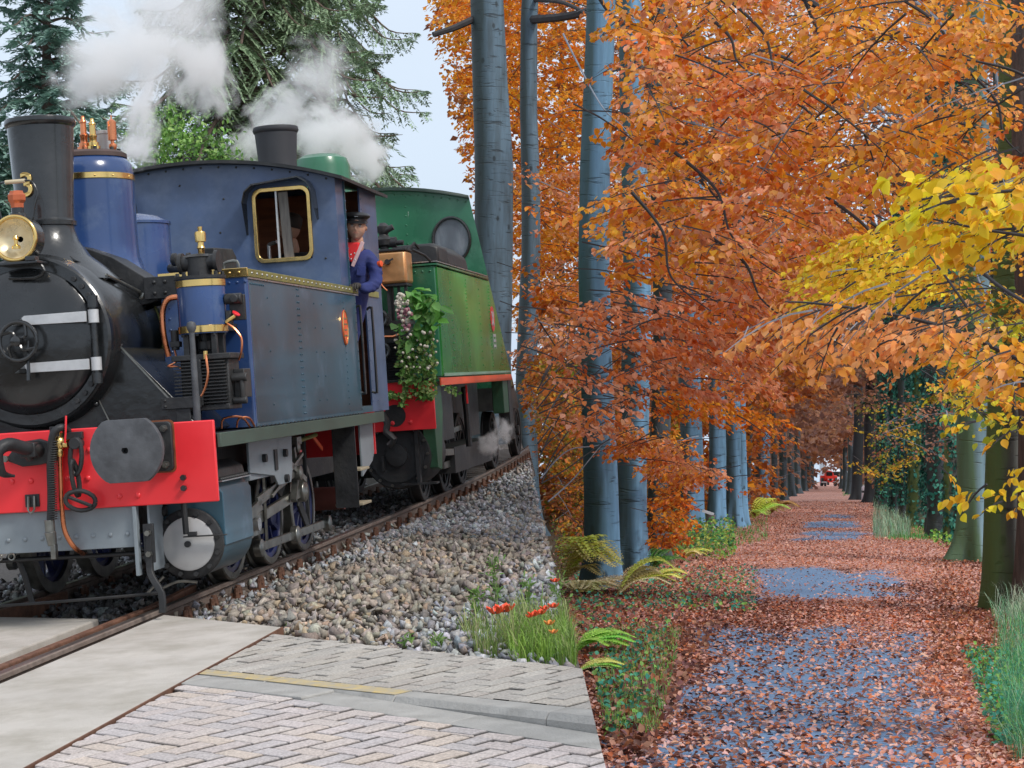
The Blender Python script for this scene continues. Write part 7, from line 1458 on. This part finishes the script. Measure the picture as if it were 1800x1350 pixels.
fern(1010, 1185, 13.9, 3, .35, 'small lime fern low beside the pavement end', BG_+YG, (-.5, .5), .3)
fern(1200, 985, 33, 4, .5, 'yellowish fern by the leaf litter edge', YG, (-1, 1), .4)
fern(1320, 905, 62, 9, 1.3, 'light green bracken under the lone trunk', YG+BG_, (-3, 3), .5)
fern(1350, 895, 70, 9, 1.2, 'golden brown bracken beside the far path', [(.60, .40, .12), (.50, .36, .14)], (-3, 3), .45)
# ---- grass, ground ivy, stump, post, tall weeds, tractor
def rground(n, x0, x1, y0, y1, fn=None):
    out = []
    while len(out) < n:
        px, py = rng.uniform(x0, x1), rng.uniform(y0, y1)
        if fn and not fn(px, py): continue
        z_ = 4800/(py-840); x = (px-CX)/F*z_; out.append((x, z_, ground(x, z_)-.01))
    P = np.array(out); return P[bank_np(P) > .05]
def rgrass(n, x0, x1, y0, y1, h, pal, lab, fn=None, w=1., bend=.5):
    P = rground(n, x0, x1, y0, y1, fn); m = len(P); o = blades('grass', P, rng.uniform(h[0], h[1], m), rng.uniform(.0016, .0035, m)*w*np.clip(P[:, 1]/14, 1, 3), bend, pick(pal, m, .25), LEAFG, label=lab); tag(o, cat='grass')
GT = [(.08, .34, .18), (.12, .44, .20), (.18, .46, .12), (.07, .26, .16), (.38, .50, .32)]
rgrass(7000, 1725, 1860, 1010, 1345, (.05, .30), GT, 'tall green grass along the right edge of the path', lambda x, y: x > 1738+max(0, (y-1080))*.12+rng.uniform(0, 40)-max(0, 1085-y)*.02, .8, .85)
rgrass(2600, 1745, 1860, 960, 1110, (.15, .45), [(.45, .60, .42), (.54, .64, .48), (.30, .54, .34)], 'pale seeding grass at the right edge', lambda x, y: x > 1745+rng.uniform(0, 45), .7, .8)
rgrass(3200, 1690, 1830, 1150, 1290, (.03, .12), [(.08, .50, .08), (.16, .60, .08), (.10, .40, .16)], 'short bright grass at the right rim of the path', lambda x, y: x > 1700+(y-1150)*.5)
rgrass(4500, 1020, 1200, 1110, 1300, (.03, .12), [(.18, .46, .08), (.30, .50, .10), (.14, .36, .14)], 'short grass on the left verge between leaves', lambda x, y: ((x-(1140-(y-1110)*.25))/62)**2 < 1)
rgrass(1500, 1180, 1350, 905, 985, (.06, .16), [(.10, .34, .08), (.14, .40, .10)], 'green grass around the stump', lambda x, y: abs(y-(965-(x-1180)*.22)) < 22)
rgrass(1600, 1535, 1600, 885, 948, (.15, .55), [(.30, .50, .34), (.22, .44, .26), (.40, .52, .36)], 'grey green grass tussock beside the ivy trunks')
rgrass(1800, 1560, 1690, 915, 950, (.06, .18), [(.08, .36, .08), (.12, .42, .10)], 'bright green grass under the ivy trunks')
rgrass(500, 1480, 1510, 855, 872, (.08, .25), [(.10, .40, .10)], 'small green verge far down the path')
def lowleaves(n, x0, x1, y0, y1, ls, pal, lab, fn=None, h=.1, nm='ground_ivy'):
    P = rground(n, x0, x1, y0, y1, fn); m = len(P); P[:, 2] += rng.uniform(.01, h, m); o = leafmesh(nm, P, rdir(m)+np.array([0, 0, .1]), rng.normal(size=(m, 3))*.4+np.array([0, -.3, 1]), rng.uniform(*ls, m), rng.uniform(ls[0]*.35, ls[1]*.45, m), pick(pal, m, .25), LEAFG, label=lab); tag(o, cat='plants')
TL_ = [(.05, .30, .22), (.10, .40, .26), (.06, .22, .12), (.24, .46, .10)]
lowleaves(1100, 1020, 1200, 1090, 1310, (.03, .05), TL_, 'teal green ground ivy on the left verge', lambda x, y: x < 1190-(y-1090)*.35)
lowleaves(2500, 925, 1010, 865, 1000, (.05, .1), [(.30, .12, .05), (.45, .18, .06), (.16, .28, .06), (.12, .07, .04)], 'mixed leaves on the ground behind the railway bank', None, .5, 'leaf_litter')
lowleaves(1500, 1010, 1330, 1000, 1080, (.03, .06), TL_, 'dark ground ivy in the leaves before the beeches', lambda x, y: rng.uniform() < .5)
lowleaves(1800, 1175, 1290, 930, 985, (.05, .1), [(.10, .34, .06), (.22, .42, .08), (.05, .20, .08), (.45, .50, .10)], 'leafy green ground plants around the stump', None, .45)
lowleaves(1500, 1690, 1800, 1150, 1320, (.025, .045), TL_, 'ground ivy creeping onto the right of the path', lambda x, y: x > 1690+(y-1150)*.35)
lowleaves(900, 1640, 1720, 925, 960, (.04, .09), [(.12, .40, .06), (.30, .50, .08)], 'low green plants at the mossy roots', None, .25)
lowleaves(9000, 950, 1280, 985, 1330, (.035, .065), [(.20, .07, .04), (.36, .13, .06), (.28, .12, .12), (.12, .05, .04), (.50, .25, .17)], 'dark leaf litter on the left bank of the path', lambda x, y: x < 1330-(y-985)*.55, .05, 'leaf_litter')
lowleaves(2600, 1640, 1800, 960, 1180, (.04, .065), [(.34, .12, .05), (.50, .22, .12), (.20, .08, .05)], 'leaf litter under the grey beech on the right', None, .03, 'leaf_litter')
lowleaves(500, 1548, 1575, 840, 900, (.05, .10), [(.08, .42, .20), (.14, .50, .28)], 'bright blue green sapling leaves by the ivy trunks', None, 1.3, 'sapling_leaves')
c = atw(1244, 940, 49); gz0 = ground(c.x, 49); S_ = empty('tree_stump', Matrix.Translation((c.x, 49, gz0)), 'broken grey tree stump among green plants by the left row', 'stump')
MB().lathe((0, 0, -.1), (.15, 0, 1), [(.17, 0), (.13, .15), (.11, .45), (.12, .62)], 14).build('stump', WOODG, S_)
MB().bar((-.15, 0, .62), (.16, 0, .52), .12, .07).bar((.02, 0, .3), (.28, -.1, .0), .07, .09).build('broken_root', M('pale broken wood', (.55, .58, .62), .8), S_)
c = atw(1519, 868, 118); gz0 = ground(c.x, 118); o = MB().lathe((0, 0, 0), (0, 0, 1), [(.16, 0), (.16, .9), (.12, .98), (.02, 1.0)], 14).build('marker_post', M('white post paint', (.75, .72, .78), .6), mw=Matrix.Translation((c.x, 118, gz0))); tag(o, 'small white post beside the path at the foot of the dark trunks', 'post')
MB().b2(-.165, .165, -.165, .165, .55, .68).build('band', BLACKM, o)
zt = 330.; c = atw(1457, 848, zt); gz0 = ground(c.x, zt); TR = empty('tractor', Matrix.Translation((c.x, zt, gz0)), 'small red tractor far away at the end of the path', 'tractor')
sc_ = 1.0
MB().b2(-.5, .5, -1.6, .8, .8, 1.6).b2(-1.5, 1.5, -.2, .8, .9, 1.9).build('body', M('tractor red', (.80, .05, .03), .4), TR, bev=.08)
MB().prism(arc(0, 2.0, .85, 0, 180, 10)+[(-.85, 1.2), (.85, 1.2)], 'y', -.5, .7).build('cab', M('tractor red', (.80, .05, .03)), TR, bev=.05)
MB().b2(-.55, .55, -.53, -.5, 1.9, 2.6).build('windscreen', GLASS, TR); MB().b2(-.2, .2, -1.65, -1.6, 1.0, 1.5).build('grille', BLACKM, TR)
for sx in (1, -1):
    w_ = MB().lathe((sx*1.25, .3, .85), (sx, 0, 0), [(.85, -.22), (.85, .22), (.5, .24), (.45, .1), (.1, .1)], 24).build('wheel', BLACKM, TR); MB().cyl((sx*1.3, .3, .85), (sx*1.5, .3, .85), .4, n=14).build('rim', RED, w_)
    MB().lathe((sx*.9, -1.3, .5), (sx, 0, 0), [(.5, -.16), (.5, .16), (.2, .17)], 20).build('wheel', BLACKM, TR)
    MB().cyl((sx*.35, -1.62, 1.35), (sx*.35, -1.68, 1.35), .12, n=12).build('headlight', WHITEM, TR)
    MB().b2(sx*.7, sx*1.6, -1.9, -1.7, .75, .95).build('front_attachment', WHITEM, TR)
c = atw(1464, 838, 380); gz0 = ground(c.x, 380); o = empty('lorry', Matrix.Translation((c.x, 380, gz0)), 'white lorry box showing behind the far red tractor', 'lorry')
MB().b2(-1.6, 1.6, 0, 7, 1.0, 5.0).build('box', M('white lorry paint', (.75, .80, .86), .5), o, bev=.08); MB().b2(-1.3, 1.3, -1.8, -.05, .7, 3.2).build('cab', M('white lorry paint', (.75, .80, .86)), o, bev=.15); MB().b2(-1.15, 1.15, -1.86, -1.8, 1.9, 2.9).build('windscreen', GLASS, o)
for sx in (1, -1):
    for y in (-.9, 4.5, 5.8): MB().cyl((sx*1.0, y, .55), (sx*1.35, y, .55), .55, n=18).build('wheel', BLACKM, o)
del ALLMESH
